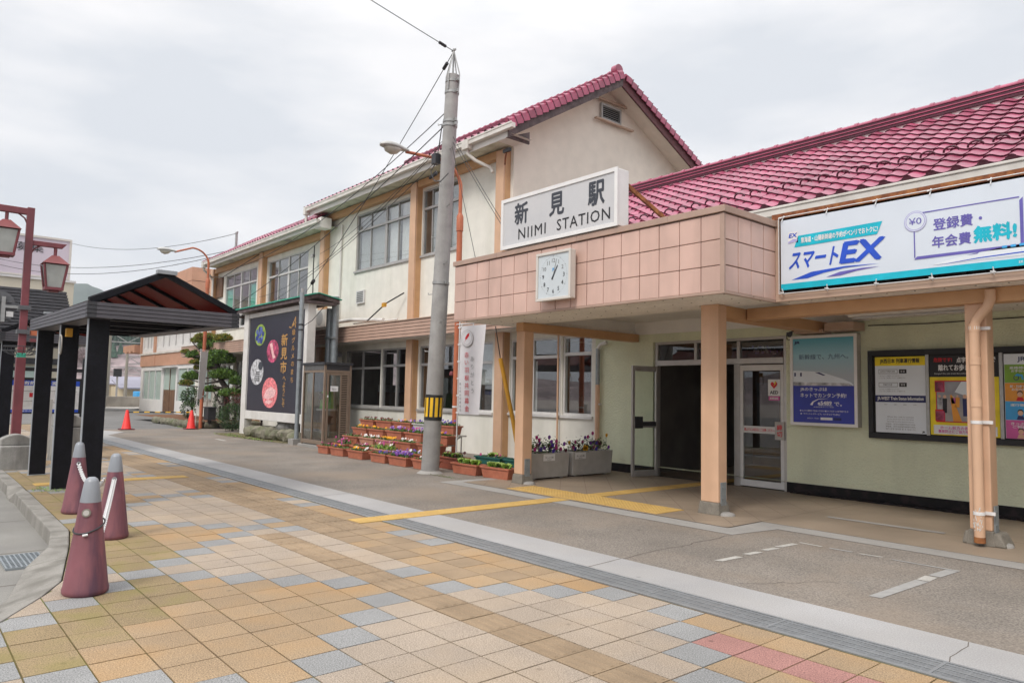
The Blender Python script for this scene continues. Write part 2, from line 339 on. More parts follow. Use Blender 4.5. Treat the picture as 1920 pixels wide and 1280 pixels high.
def copy_tree(o, loc, label=None, rz=None):
    c = o.copy(); COL.objects.link(c); c.location = loc
    if rz is not None: c.rotation_euler.z = rz
    if label: c['label'] = label
    for ch in [x for x in bpy.data.objects if x.parent == o]:
        d = ch.copy(); COL.objects.link(d); d.parent = c
        for g in [x for x in bpy.data.objects if x.parent == ch]:
            e = g.copy(); COL.objects.link(e); e.parent = d
    return c
def wall_holes(mb, x0, x1, z0, z1, Y, holes, depth=.15, m=None):
    xs = sorted({x0, x1, *[h[0] for h in holes], *[h[1] for h in holes]}); zs = sorted({z0, z1, *[h[2] for h in holes], *[h[3] for h in holes]})
    for a, b in zip(xs, xs[1:]):
        for c, d in zip(zs, zs[1:]):
            if not any(h[0] <= (a+b)/2 <= h[1] and h[2] <= (c+d)/2 <= h[3] for h in holes):
                mb.face([(a, Y, c), (b, Y, c), (b, Y, d), (a, Y, d)], m)
    for a, b, c, d in holes:
        mb.face([(a, Y, c), (a, Y+depth, c), (a, Y+depth, d), (a, Y, d)], m); mb.face([(b, Y, c), (b, Y, d), (b, Y+depth, d), (b, Y+depth, c)], m)
        mb.face([(a, Y, d), (a, Y+depth, d), (b, Y+depth, d), (b, Y, d)], m); mb.face([(a, Y, c), (b, Y, c), (b, Y+depth, c), (a, Y+depth, c)], m)
def window(parent, x0, x1, z0, z1, Y, mull, zt, fm='frame_grey', gm='glass', blind=None, fw_=.05, sill=True):
    """frame with mullions at mull [(x, width)], transom at zt; glass child; optional blind panels [(x0,x1,z0,z1,material)]"""
    f = MB(fm); a, b = Y+.03, Y+.11; e = .002
    f.box(x0, x0+fw_, a, b, z0, z1); f.box(x1-fw_, x1, a, b, z0, z1); f.box(x0+fw_, x1-fw_, a, b, z0, z0+fw_); f.box(x0+fw_, x1-fw_, a, b, z1-fw_, z1)
    if zt: f.box(x0+fw_, x1-fw_, a-.01, b, zt-.035, zt+.035)
    for mx, mw in mull:
        for lo, hi in (((z0+fw_, zt-.035), (zt+.035, z1-fw_)) if zt else ((z0+fw_, z1-fw_),)):
            f.box(mx-mw/2, mx+mw/2, a+.01, b-.01, lo, hi)
    if sill: f.box(x0-.05, x1+.05, Y-.05, Y+.03-e, z0-.06, z0-.002)
    fo = f.build('window', parent)
    g = MB(gm); g.face([(x0+.02, Y+.07, z0+.02), (x1-.02, Y+.07, z0+.02), (x1-.02, Y+.07, z1-.02), (x0+.02, Y+.07, z1-.02)]); g.build('pane', fo)
    for q in blind or []:
        bb = MB(q[4]); yy = Y+.16
        if q[4] == 'blind':
            z = q[2]
            while z < q[3]: bb.face([(q[0], yy, z), (q[1], yy, z), (q[1], yy+.012, z+.022), (q[0], yy+.012, z+.022)]); z += .027
        elif q[4] == 'curtain':
            n = int((q[1]-q[0])/.06); P = [(q[0]+(q[1]-q[0])*i/n, yy+.02*(i % 2)) for i in range(n+1)]
            for (xa, ya), (xb, yb) in zip(P, P[1:]): bb.face([(xa, ya, q[2]), (xb, yb, q[2]), (xb, yb, q[3]), (xa, ya, q[3])])
        else: bb.box(q[0], q[1], yy-.05, yy-.045, q[2], q[3])
        bb.build('curtain' if q[4] == 'curtain' else 'blind', fo)
    return fo
def roof_tiles(mb, O, u, s, ncol, nrow, m='roof_tile', lipm='roof_dark', pitch=.265, expo=.235, caps=True, guard=None, amp=.023):
    O = Vector(O); u = Vector(u).normalized(); s = Vector(s).normalized(); n = u.cross(s).normalized()
    if n.z < 0: n = -n
    K = 8; hs = [amp*h for h in (1.25, 1.9, 2.0, 1.55, .8, .2, .0, .2, .75)]
    for r in range(nrow):
        a = r*expo; b = a+expo+.01
        jj = [rnd.uniform(-.003, .003) for _ in range(ncol+1)]
        for c in range(ncol):
            base = c*pitch
            lo = [O+u*(base+pitch*k/K)+s*a+n*(hs[k]+.025+jj[c]) for k in range(K+1)]
            hi = [O+u*(base+pitch*k/K)+s*b+n*(hs[k]+.003+jj[c]) for k in range(K+1)]
            mb.mesh(lo+hi, [(k, k+1, K+2+k, K+1+k) for k in range(K)], m, True)
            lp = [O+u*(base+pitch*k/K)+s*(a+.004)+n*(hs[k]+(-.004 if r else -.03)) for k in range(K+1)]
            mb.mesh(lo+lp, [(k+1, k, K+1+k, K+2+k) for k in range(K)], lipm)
            if r == 0 and caps:
                cc = O+u*(base+pitch*.25)+s*-.012+n*.03
                mb.poly([(.055*math.cos(math.pi*i/8), .055*math.sin(math.pi*i/8)) for i in range(9)]+[(-.055, -.03), (.055, -.03)], cc, u, n, lipm)
            if guard is not None and r == guard:
                cc = O+u*(base+pitch*.25)+s*(a+.06)+n*(amp*2+.03)
                mb.tube([cc+u*(.085*math.cos(t))+n*(.062*math.sin(t)) for t in [math.pi*i/8 for i in range(9)]], .013, 6, lipm)
def ridge(mb, A, B, m='roof_tile', lipm='roof_dark', h=.2, w=.2, layers=3, rr=.1, step=.3):
    A = Vector(A); B = Vector(B); d = (B-A).normalized(); L = (B-A).length; x = d.cross(Vector((0, 0, 1))).normalized()
    for k in range(layers):
        z = h*k/layers; ww = w*(1-.1*k)
        mb.bar(A+Vector((0, 0, z+.02)), B+Vector((0, 0, z+.02)), ww, h/layers*.55, lipm)
        mb.bar(A+Vector((0, 0, z+.05)), B+Vector((0, 0, z+.05)), ww*.8, h/layers*.6, lipm); mb.bar(A+Vector((0, 0, z+.06)), B+Vector((0, 0, z+.06)), ww*1.0, .016, m)
    n = int(L/step)
    for i in range(n):
        a = A+d*(L*i/n); b = A+d*(L*(i+1)/n); z = Vector((0, 0, h))
        mb.tube([a+z, b+z], rr, 12, m); mb.tube([b+z-d*.03, b+z+d*.03], rr*1.22, 12, m)

# ================================================================== GROUND
g = MB('far_ground'); g.rect(-2500, 2500, -2500, 2500, (0, 0, -.16), (1, 0, 0), (0, 1, 0)); kind(g.build('ground'), 'structure')
g = MB('asphalt'); g.rect(-75, 30, -40, 16, (0, 0, -.135), (1, 0, 0), (0, 1, 0)); kind(g.build('plaza_road'), 'structure')
# kerb line: paving side
KL = [(-34, 1.7), (-14.35, 1.6), (-12.3, 1.58), (-8.8, 1.51), (-7.9, 1.36), (-6.6, 1.10), (-6.2, .92), (-5.66, .61), (-4.6, -.25), (-2.5, -2.2), (6, -10)]
def kl(x):
    for (a, b), (c, d) in zip(KL, KL[1:]):
        if a <= x <= c: return b+(d-b)*(x-a)/(c-a)
    return KL[0][1] if x < KL[0][0] else KL[-1][1]
g = MB('concrete_road')
pts = [(x, y-.15) for x, y in KL]
for (a, b), (c, d) in zip(pts, pts[1:]): g.face([(a, b-2.6, -.129), (c, d-2.6, -.129), (c, d+.12, -.129), (a, b+.12, -.129)])
for xx in (-10.6, -8.62, -7.25, -6.4): g.face([(xx, kl(xx)-2.7, -.128), (xx+.02, kl(xx)-2.7, -.128), (xx+.02, kl(xx)-.2, -.128), (xx, kl(xx)-.2, -.128)], 'crack')
kind(g.build('gutter_apron'), 'structure')
# kerb stones
g = MB('kerb')
def kerbseg(p, q, h0, h1, w0=.2, w1=.2):
    (a, b), (c, d) = p, q
    t = Vector((c-a, d-b, 0)).normalized(); n = Vector((t.y, -t.x, 0))   # towards the road
    A = Vector((a, b, 0)); B = Vector((c, d, 0)); e = t*.006
    A = A+e; B = B-e
    g.hexa([A+n*(w0+.015)+Vector((0, 0, -.2)), B+n*(w1+.015)+Vector((0, 0, -.2)), B+Vector((0, 0, -.2)), A+Vector((0, 0, -.2)), A+n*w0+Vector((0, 0, h0)), B+n*w1+Vector((0, 0, h1)), B+Vector((0, 0, max(h1, .004))), A+Vector((0, 0, max(h0, .004)))])
def along(p, q, n):
    return [(p[0]+(q[0]-p[0])*i/n, p[1]+(q[1]-p[1])*i/n) for i in range(n+1)]
L1 = along(KL[0], KL[1], 20)+along(KL[1], (-13.2, 1.59), 2)[1:]
for p, q in zip(L1, L1[1:]): kerbseg(p, q, .014, .014, .17, .17)
kerbseg((-13.2, 1.59), (-12.8, 1.585), .014, -.09, .17, .2); kerbseg((-12.8, 1.585), (-12.5, 1.58), -.09, -.1)
kerbseg((-12.5, 1.58), (-12.2, 1.578), -.1, .014, .2, .17)
L2 = along((-12.2, 1.578), (-8.8, 1.51), 6)+along((-8.8, 1.51), (-7.95, 1.37), 2)[1:]
for p, q in zip(L2, L2[1:]): kerbseg(p, q, .014, .014, .165, .165)
kerbseg((-7.95, 1.37), (-7.5, 1.28), .014, -.06, .17, .3); kerbseg((-7.5, 1.28), (-6.6, 1.10), -.06, -.105, .3, .34)
kerbseg((-6.6, 1.10), (-6.2, .92), -.105, -.11, .34, .34); kerbseg((-6.2, .92), (-5.66, .61), -.11, -.11, .34, .34)
for p, q in zip(KL[7:], KL[8:]): kerbseg(p, q, -.11, -.11, .34, .34)
kind(g.build('kerb', bevel=.014), 'structure')
# gully grate beside the kerb
t = thing('gully_grate', (-8.1, 1.05, -.128), 'square steel gully grate let into the concrete gutter beside the kerb', 'drain grate')
g = MB('galv'); x0, x1, y0, y1 = -8.42, -7.82, .88, 1.19
for i in range(9): g.bar((x0, y0+(y1-y0)*i/8, -.116), (x1, y0+(y1-y0)*i/8, -.116), .014, .02)
for i in range(11): g.bar((x0+(x1-x0)*i/10, y0, -.117), (x0+(x1-x0)*i/10, y1, -.117), .02, .02)
g.build('grating', t); g = MB('black_gap'); g.rect(x0, x1, y0, y1, (0, 0, -.1265), (1, 0, 0), (0, 1, 0)); g.build('pit', t)

# paving slabs 300 mm
PX, PY, X0, Y0 = .297, .2955, -3.655, 3.27
def pave_mat(i, j):
    if j == -1 and i > -14: return 'pave_tactile'
    if j in (1, 2) and i < -12: return 'pave_tactile'
    if j in (1, 2) and i < -3 and not (j == 1 and i > -5): return 'pave_tactile' if (i+j) % 3 else 'pave_orange'
    if j == 2 and 3 <= i <= 9: return 'pave_pink'
    if j == -5 and 9 <= i: return 'pave_pink'
    best = min(abs(i-(-5+10*a))+abs(j-(-6+10*b)) for a in range(-12, 4) for b in (0, 1, -1))
    if best == 5: return 'pave_grey'
    if best < 5: return 'pave_moss' if (kl(X0+i*PX) > Y0+(j-3.2)*PY and j < -4) else 'pave_orange'
    return 'pave_beige'
def clip(poly, a, b, c):   # keep a*x+b*y+c >= 0
    o = []
    for (p, q) in zip(poly, poly[1:]+poly[:1]):
        dp = a*p[0]+b*p[1]+c; dq = a*q[0]+b*q[1]+c
        if dp >= 0: o.append(p)
        if dp*dq < 0: s = dp/(dp-dq); o.append((p[0]+(q[0]-p[0])*s, p[1]+(q[1]-p[1])*s))
    return o
g = MB(); J = .0046
for i in range(-100, 24):
    for j in range(-26, 4):
        cx, cy = X0+(i+.5)*PX, Y0+(j+.5)*PY
        jit = rnd.uniform(-.0012, .0012)
        q = [(cx-PX/2+J, cy-PY/2+J), (cx+PX/2-J, cy-PY/2+J), (cx+PX/2-J, cy+PY/2-J), (cx-PX/2+J, cy+PY/2-J)]
        if cy < kl(cx)+.45:
            seg = next(((a, b) for a, b in zip(KL, KL[1:]) if a[0] <= cx <= b[0]), None)
            if seg is None: continue
            (a, b), (c, d) = seg; A = -(d-b); B = c-a; Cc = -(A*a+B*b)-.012*math.hypot(A, B)
            q = clip(q, A, B, Cc)
            if len(q) < 3: continue
        k = pave_mat(i, j)
        z = jit
        g.face([(x, y, z) for x, y in q], k)
        n = len(q)
        for a in range(n):
            (xa, ya), (xb, yb) = q[a], q[(a+1) % n]; g.face([(xa, ya, z), (xa, ya, -.012), (xb, yb, -.012), (xb, yb, z)], k)
        if k == 'pave_tactile' and len(q) == 4 and (-30 < i):
            if j == -1 or i < -12:
                for b in range(4):
                    yb = cy-PY/2+PY*(b+.5)/4; g.hexa([(cx-.13, yb-.02, z), (cx+.13, yb-.02, z), (cx+.13, yb+.02, z), (cx-.13, yb+.02, z), (cx-.125, yb-.012, z+.005), (cx+.125, yb-.012, z+.005), (cx+.125, yb+.012, z+.005), (cx-.125, yb+.012, z+.005)], k)
kind(g.build('paving'), 'structure')
g = MB('joint')
for (a, b), (c, d) in zip(KL, KL[1:]): g.face([(a, b+.008, -.0055), (c, d+.008, -.0055), (c, 4.5, -.0055), (a, 4.5, -.0055)])
for (a, b), (c, d) in zip(KL[:8], KL[1:8]): g.face([(a, b+.012, -.0035), (c, d+.012, -.0035), (c, d+1.1, -.0035), (a, b+1.1, -.0035)], 'joint_moss')
kind(g.build('paving_bed'), 'structure')
# drain
t = thing('drain_channel', (-10, 4.63, 0), 'long grey steel drain grating between the paving and the pale concrete strip', 'drain')
g = MB('drain')
for y, ww in ((4.487, .022), (4.775, .022)): g.box(-32, 7, y-ww/2, y+ww/2, -.03, .003)
for k in range(14): y = 4.503+.0187*k; g.box(-32, 7, y, y+.0125, -.03, -.002 if k % 4 else .001)
x = -31.9
while x < 7: g.box(x, x+.012, 4.498, 4.764, -.028, -.003); x += .1
x = -31.5
while x < 7: g.box(x, x+.02, 4.498, 4.764, -.027, .0015); x += .995
g.build('grating', t); g = MB('black_gap'); g.box(-32, 7, 4.476, 4.79, -.1, -.032); g.build('channel', t)
g = MB('strip_concrete'); g.face([(-27.5, 4.787, 0), (8, 4.787, 0), (8, 5.29, 0), (-25.6, 5.29, 0)]); g.face([(-27.5, 4.787, 0), (-25.6, 5.29, 0), (-27.2, 6.1, 0), (-29.8, 5.3, 0), (-33, 4.787, 0)])
def crackline(g, a, b, wd=.012, z=.001, m='crack', wob=.02):
    a = Vector((*a, z)); b = Vector((*b, z)); n = max(3, int((b-a).length/.09)); d = (b-a).normalized(); nn = Vector((-d.y, d.x, 0)); P = [a+(b-a)*i/n+nn*rnd.uniform(-wob, wob) for i in range(n+1)]
    for p, q in zip(P, P[1:]): g.face([p-nn*wd/2, q-nn*wd/2, q+nn*wd/2, p+nn*wd/2], m)
for xx in (-9.8, -14.9, -20): crackline(g, (xx, 4.79), (xx-.05, 5.285), .012, wob=0)
crackline(g, (-4.51, 4.79), (-4.56, 5.285), .012, wob=.004); crackline(g, (-1.64, 4.79), (-1.675, 5.285), .006, wob=.02)
kind(g.build('concrete_strip'), 'structure')
g = MB('forecourt'); g.rect(-29, 8, 5.293, 11.4, (0, 0, -.004), (1, 0, 0), (0, 1, 0))
crackline(g, (-4.56, 5.3), (-4.62, 7.2), .02, -.003, wob=.025); crackline(g, (-12, 8.05), (-20, 8.3), .012, -.003, wob=.05); crackline(g, (-2.9, 6.1), (-3.4, 5.4), .01, -.003, wob=.04)
kind(g.build('forecourt'), 'structure')
g = MB('asphalt'); g.face([(-29, 4.4, -.006), (-29, 12.5, -.006), (-58, 12.9, -.006), (-58, 1, -.006), (-34, 1.75, -.006)]); kind(g.build('side_road'), 'structure')
# entrance floor and concrete bands
M['floor_tile'] = mat('floor_tile', (.30, .235, .175), .5, .12, 1.2, fine=.08, fs=90, stain=(.2, .16, .12), ss=.9, sa=.5)
g = MB('floor_tile')
U = Vector((1, 1, 0)).normalized(); V = Vector((-1, 1, 0)).normalized()
reg = [(-10.05, 7.56), (-4.9, 7.56), (-4.9, 11.3), (-10.05, 11.3)]
S = .42
for i in range(-12, 26):
    for j in range(-2, 34):
        o = Vector((-10.5, 5, 0))+U*(i*S)+V*((j-14)*S)
        q = [o, o+U*(S-.006), o+U*(S-.006)+V*(S-.006), o+V*(S-.006)]; q = [(p.x, p.y) for p in q]
        for a, b, c in ((1, 0, 10.05), (-1, 0, -4.9), (0, 1, -7.56), (0, -1, 11.3)):
            q = clip(q, a, b, c)
            if len(q) < 3: break
        if len(q) >= 3: g.face([(x, y, .004) for x, y in q])
g.rect(-10.05, -4.9, 7.56, 11.3, (0, 0, .0015), (1, 0, 0), (0, 1, 0), 'tile_joint'); kind(g.build('entrance_floor'), 'structure')
g = MB('floor_tile'); g.rect(-4.9, 8, 8.3, 11.3, (0, 0, .002), (1, 0, 0), (0, 1, 0)); crackline(g, (-4.0, 9.2), (-2.2, 9.5), .008, .003, wob=.05)
g.face([(-4.55, 9.3, .006), (-3.2, 9.32, .006), (-3.2, 9.44, .006), (-4.6, 9.42, .006)], 'band_concrete'); kind(g.build('colonnade_floor'), 'structure')
g = MB('band_concrete')
g.face([(-10.3, 7.22, 0), (-4.62, 7.22, 0), (-4.88, 7.555, 0), (-10.05, 7.555, 0)]); g.face([(-10.3, 7.22, 0), (-10.05, 7.555, 0), (-10.05, 8.4, 0), (-10.28, 8.4, 0)])
g.face([(-4.62, 7.22, 0), (-4.5, 7.98, 0), (-4.89, 8.3, 0), (-4.88, 7.555, 0)]); g.face([(-4.5, 7.98, 0), (8, 7.98, 0), (8, 8.3, 0), (-4.89, 8.3, 0)]); kind(g.build('concrete_band'), 'structure')
# tactile strips
def tactile(x0, x1, y0, y1, bars, name='tactile_paving', z=.0):
    g = MB('tactile_yellow'); g.box(x0, x1, y0, y1, z-.02, z+.006); t = z+.006
    nx = max(1, round((x1-x0)/.3)); ny = max(1, round((y1-y0)/.3)); dx = (x1-x0)/nx; dy = (y1-y0)/ny
    for i in range(nx):
        for j in range(ny):
            ax, ay = x0+i*dx, y0+j*dy
            if bars:
                for k in range(4):
                    xc = ax+dx*(k+.5)/4; g.hexa([(xc-.017, ay+.012, t), (xc+.017, ay+.012, t), (xc+.017, ay+dy-.012, t), (xc-.017, ay+dy-.012, t), (xc-.009, ay+.02, t+.005), (xc+.009, ay+.02, t+.005), (xc+.009, ay+dy-.02, t+.005), (xc-.009, ay+dy-.02, t+.005)])
            else:
                for k in range(5):
                    for l in range(5): g.lathe([(.013, 0), (.008, .005)], (ax+dx*(k+.5)/5, ay+dy*(l+.5)/5, t), 6)
    return kind(g.build(name), 'structure')
tactile(-7.82, -7.52, 4.19, 7.58, True); tactile(-8.98, -5.98, 7.62, 8.2, False, z=.005); tactile(-7.78, -7.48, 8.2, 11.4, True, z=.005); tactile(-13.3, -13.0, 1.75, 3.95, True)
# worn painted box on the forecourt
g = MB('line_white')
def dash(pts, m='line_white'): g.face([(x, y, -.0005) for x, y in pts], m)
for a, b in ((5.95, 6.3), (6.42, 6.66), (6.75, 6.98), (7.02, 7.36)): dash([(-4.0, a), (-3.93, a+.03), (-3.91, b), (-3.98, b-.02)])
dash([(-3.95, 7.43), (-3.71, 7.42), (-3.7, 7.46), (-3.95, 7.47)]); dash([(-3.62, 7.41), (-3.39, 7.42), (-3.39, 7.46), (-3.62, 7.45)], 'line_grey'); dash([(-3.32, 7.4), (-3.1, 7.42), (-3.1, 7.46), (-3.3, 7.44)])
dash([(-3.0, 7.4), (-2.42, 7.4), (-2.42, 7.44), (-3.0, 7.43)], 'line_grey'); dash([(-2.56, 5.88), (-2.47, 5.9), (-2.44, 6.75), (-2.54, 6.75)], 'line_grey'); dash([(-2.54, 6.77), (-2.44, 6.77), (-2.45, 6.98), (-2.55, 6.98)]); dash([(-2.54, 7.02), (-2.44, 7.02), (-2.42, 7.39), (-2.52, 7.39)], 'line_grey')
dash([(-22.6, 7.55), (-21.7, 7.5), (-21.7, 7.63), (-22.6, 7.66)])
kind(g.build('road_markings'), 'structure')

# ================================================================== STATION HALL (single storey, canopy, red tiled roof)
hall = thing('station_building', (-4, 11.3, 0), 'single storey green walled station hall with pink tiled canopy and glossy red tile roof', 'station')
FY = 11.3
w_ = MB('green_wall'); wall_holes(w_, -10.5, 8, .17, 2.78, FY, [(-8.97, -6.2, .17, 2.58)], .2); w_.face([(-10.5, FY, .17), (-10.5, FY, 2.78), (-10.5, 15, 2.78), (-10.5, 15, .17)])
w_.build('wall', hall)
b_ = MB('plinth'); b_.box(-10.5, -8.97, FY-.012, FY+.1, 0, .17); b_.box(-6.2, 8, FY-.012, FY+.1, 0, .17); b_.build('plinth', hall)
b_ = MB('stone'); 
RB = [(-6.1+i*.06, FY-.06-rnd.random()*.05, .012+rnd.random()*.022) for i in range(200)]
for (xa, ya, za), (xb, yb, zb) in zip(RB, RB[1:]):
    b_.face([(xa, ya, .003), (xb, yb, .003), (xb, yb, zb), (xa, ya, za)], 'plinth'); b_.face([(xa, ya, za), (xb, yb, zb), (xb, FY-.01, zb+.01), (xa, FY-.01, za+.01)], 'plinth')
b_.build('plinth_rubble', hall)
# soffits
s_ = MB('soffit'); s_.box(-10.14, -4.82, 7.36, 8.6, 2.75, 2.82); s_.box(-10.14, -9.41, 8.6, 11.28, 2.75, 2.82); s_.box(-4.82, 8, 8.52, 11.28, 2.75, 2.82)
for i in range(18):
    for j in range(3): s_.lathe([(.011, 0), (.009, -.004)], (-10+i*.3+(.15 if j % 2 else 0), 7.5+j*.4, 2.7499), 6, 'crack')
for i in range(20):
    for j in range(7): s_.lathe([(.011, 0), (.009, -.004)], (-4.7+i*.3+(.15 if j % 2 else 0), 8.65+j*.4, 2.7499), 6, 'crack')
s_.build('soffit', hall)
s_ = MB('white_plaster'); s_.box(-9.41, -4.82, 8.6, 11.28, 2.98, 3.02); s_.box(-9.41, -4.82, 8.585, 8.6, 2.752, 2.98); s_.box(-9.43, -9.411, 8.6, 11.28, 2.752, 2.98); s_.box(-4.819, -4.8, 8.6, 11.28, 2.752, 2.98); s_.box(-9.41, -4.82, 11.265, 11.285, 2.74, 2.98); s_.build('raised_ceiling', hall)
# canopy fascia of pink tiles
f_ = MB('tile_joint'); f_.box(-10.14, -4.82, 7.362, 7.5, 2.77, 3.7); f_.box(-4.9, -4.815, 7.5, 8.5, 2.77, 3.7); f_.build('fascia_board', hall)
f_ = MB('pink_tile')
n = 17; wd = (10.16-4.8)/n
for i in range(n):
    for k in range(3):
        d = rnd.uniform(-.002, .002); f_.box(-10.16+i*wd+.005, -10.16+(i+1)*wd-.005, 7.34+d, 7.368, 2.765+k*.31+.0045, 2.765+(k+1)*.31-.0045)
for i in range(4):
    for k in range(3): f_.box(-4.82, -4.795, 7.36+i*.285+.007, 7.36+(i+1)*.285-.007, 2.765+k*.31+.006, 2.765+(k+1)*.31-.006)
f_.box(-4.85, -4.79, 7.335, 7.372, 2.765, 3.695, 'pink_cap')
f_.build('fascia_tiles', hall, bevel=.004, seg=1)
f_ = MB('pink_cap'); f_.box(-10.19, -4.77, 7.315, 7.46, 3.705, 3.785); f_.box(-4.86, -4.77, 7.46, 8.5, 3.705, 3.785); f_.box(-10.19, -10.05, 7.46, 11.2, 3.705, 3.785); f_.box(-10.165, -4.79, 7.335, 7.375, 2.735, 2.768); f_.box(-4.83, -4.79, 7.375, 8.5, 2.735, 2.768)
for xx in (-9.0, -7.2, -5.6): f_.box(xx, xx+.006, 7.313, 7.46, 3.704, 3.787, 'tile_joint')
f_.build('canopy_capping', hall, bevel=.006, seg=1)
f_ = MB('band_concrete'); f_.box(-10.1, -4.86, 7.5, 11.28, 3.5, 3.55); f_.box(-10.15, -10.08, 7.4, 11.28, 2.77, 3.7); f_.build('canopy_roof', hall)
# fascia carrying the banner
f_ = MB('band_brown'); f_.box(-4.84, 8, 8.5, 8.56, 2.745, 2.84); f_.box(-4.84, -4.74, 8.5, 8.56, 2.84, 3.8); f_.box(-4.84, 8, 8.49, 8.56, 3.80, 3.87, 'rust'); f_.box(-4.74, 8, 8.56, 8.62, 2.84, 3.8, 'black_gap')
for i in range(9): f_.box(-4.2+i*.75, -4.15+i*.75, 8.52, 8.56, 2.84, 3.8, 'black_gap')
f_.build('banner_fascia', hall)
# posts
def post(x0, x1, y0, y1, ztop, plate):
    p = MB('orange_paint'); p.box(x0, x1, y0, y1, .16, ztop); po = p.build('post', hall, bevel=.012)
    p = MB('post_base'); e = .03; p.hexa([(x0-e, y0-e, 0), (x1+e, y0-e, 0), (x1+e, y1+e, 0), (x0-e, y1+e, 0), (x0-.012, y0-.012, .16), (x1+.012, y0-.012, .16), (x1+.012, y1+.012, .16), (x0-.012, y1+.012, .16)])
    p.lathe([(.11, .0), (.1, .03), (.05, .045)], (x1+.06, (y0+y1)/2, 0), 12, 'band_concrete'); p.build('post_base', po, bevel=.01)
    p = MB('galv'); a = (y0+y1)/2; p.box(x1+.004, x1+.016, a-plate/2, a+plate/2, .03, .42)
    for z in (.36, .22): p.lathe([(.014, 0), (.014, .01)], (x1+.016, a-.03, z), 8)
    p.build('base_plate', po)
post(-9.51, -9.30, 8.22, 8.44, 2.6, .12); post(-5.73, -5.46, 8.22, 8.42, 2.75, .12); post(-2.81, -2.60, 8.95, 9.17, 2.75, .12)
p = MB('post_base'); p.hexa([(-2.89, 8.93, 0), (-2.47, 8.93, 0), (-2.47, 9.25, 0), (-2.89, 9.25, 0), (-2.86, 8.945, .14), (-2.53, 8.945, .14), (-2.53, 9.22, .14), (-2.86, 9.22, .14)], 'post_base'); p.build('post_footing', hall, bevel=.02)
bm = MB('orange_beam'); bm.box(-9.5, -9.31, 8.2, 11.28, 2.60, 2.748); bm.box(-5.72, -5.48, 8.44, 11.28, 2.58, 2.748); bm.box(-5.455, 8, 8.9, 9.1, 2.59, 2.748); bm.build('beam', hall, bevel=.008)
# rain pipe down the right-hand post
p = MB('orange_paint'); p.tube([(-2.53, 8.86, 2.72), (-2.53, 8.86, 2.62), (-2.56, 8.86, 2.54), (-2.66, 8.86, 2.42), (-2.69, 8.86, 2.34), (-2.69, 8.86, .04)], .052, 14)
for z in (2.36, 1.55, 2.0): p.tube([(-2.69, 8.86, z), (-2.69, 8.86, z-.08)], .057, 14)
p.tube([(-2.69, 8.86, .04), (-2.69, 8.86, .1)], .054, 14, 'rust')
for k in range(46): a = rnd.uniform(3.6, 5.6); zz_ = .16+abs(rnd.gauss(0, .13)); c = Vector((-2.69+.0535*math.cos(a), 8.86+.0535*math.sin(a), zz_)); p.tube([c, c+Vector((rnd.uniform(-.004, .004), 0, rnd.uniform(.008, .03)))], .004, 4, 'white_paint')
pp = p.build('rain_pipe', hall)
for z in (2.3, 1.29, .33): p = MB('sign_frame'); p.tube([(-2.69, 8.86, z), (-2.69, 8.86, z+.035)], .0565, 16); p.box(-2.69, -2.56, 8.93, 8.948, z, z+.035); p.build('pipe_clip', pp)
# gutter + roof
rf = MB('gutter'); rf.box(-9.9, 8, 8.97, 9.08, 3.99, 4.10); rf.box(-9.9, 8, 8.955, 8.972, 4.08, 4.115); rf.box(-9.9, 8, 9.08, 9.16, 3.82, 4.05, 'white_paint'); rf.build('gutter', hall, bevel=.008)
rt = MB('roof_tile'); SL = R(30.2)
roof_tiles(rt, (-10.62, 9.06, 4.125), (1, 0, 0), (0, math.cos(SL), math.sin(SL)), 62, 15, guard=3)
ro = rt.build('roof', hall)
rt = MB('roof_tile'); ridge(rt, (-10.62, 12.14, 5.92), (5.8, 12.14, 5.92), h=.19, w=.24, rr=.064, step=.29); rt.build('ridge', ro)
rt = MB('white_plaster'); rt.box(-10.62, 5.8, 12.05, 12.23, 5.8, 5.95)
rt.face([(-10.6, 9.3, 4.1), (-10.6, 15, 4.1), (-10.6, 12.14, 5.85)]); rt.face([(-10.6, 12.14, 5.9), (8, 12.14, 5.9), (8, 15.2, 4.1), (-10.6, 15.2, 4.1)], 'roof_dark'); rt.box(-10.5, 8, 9.2, 15, 3.86, 4.08); rt.build('roof_back', ro)
# entrance: frame, transom glass, doors
e_ = MB('alu'); e_.box(-8.97, -8.90, 11.34, 11.44, 0, 2.58); e_.box(-6.27, -6.2, 11.34, 11.44, 0, 2.58); e_.box(-8.9, -6.27, 11.34, 11.44, 2.53, 2.58); e_.box(-8.9, -6.27, 11.325, 11.445, 2.12, 2.22)
for x in (-8.03, -7.13): e_.box(x-.03, x+.03, 11.35, 11.43, 2.22, 2.53)
e_.box(-7.22, -7.10, 11.35, 11.43, 0, 2.12); en = e_.build('entrance_frame', hall, bevel=.004, seg=1)
e_ = MB('glass_dark'); e_.rect(-8.9, -6.27, 2.22, 2.53, (0, 11.39, 0)); e_.build('pane', en)
e_ = MB('ink_black'); e_.prism([(-7.02, 2.24), (-6.40, 2.24), (-6.31, 2.5), (-6.98, 2.5)], (0, 11.45, 0), (1, 0, 0), (0, 0, 1), (0, .06, 0))
for k in range(40): x = -6.93+rnd.random()*.48; z = 2.28+rnd.random()*.14; e_.rect(x, x+.02+rnd.random()*.05, z, z+.012+rnd.random()*.03, (0, 11.447, 0), m=rnd.choice(['photo_grey', 'photo_mono', 'ink_grey', 'print_violet']))
e_.build('display_panel', hall)
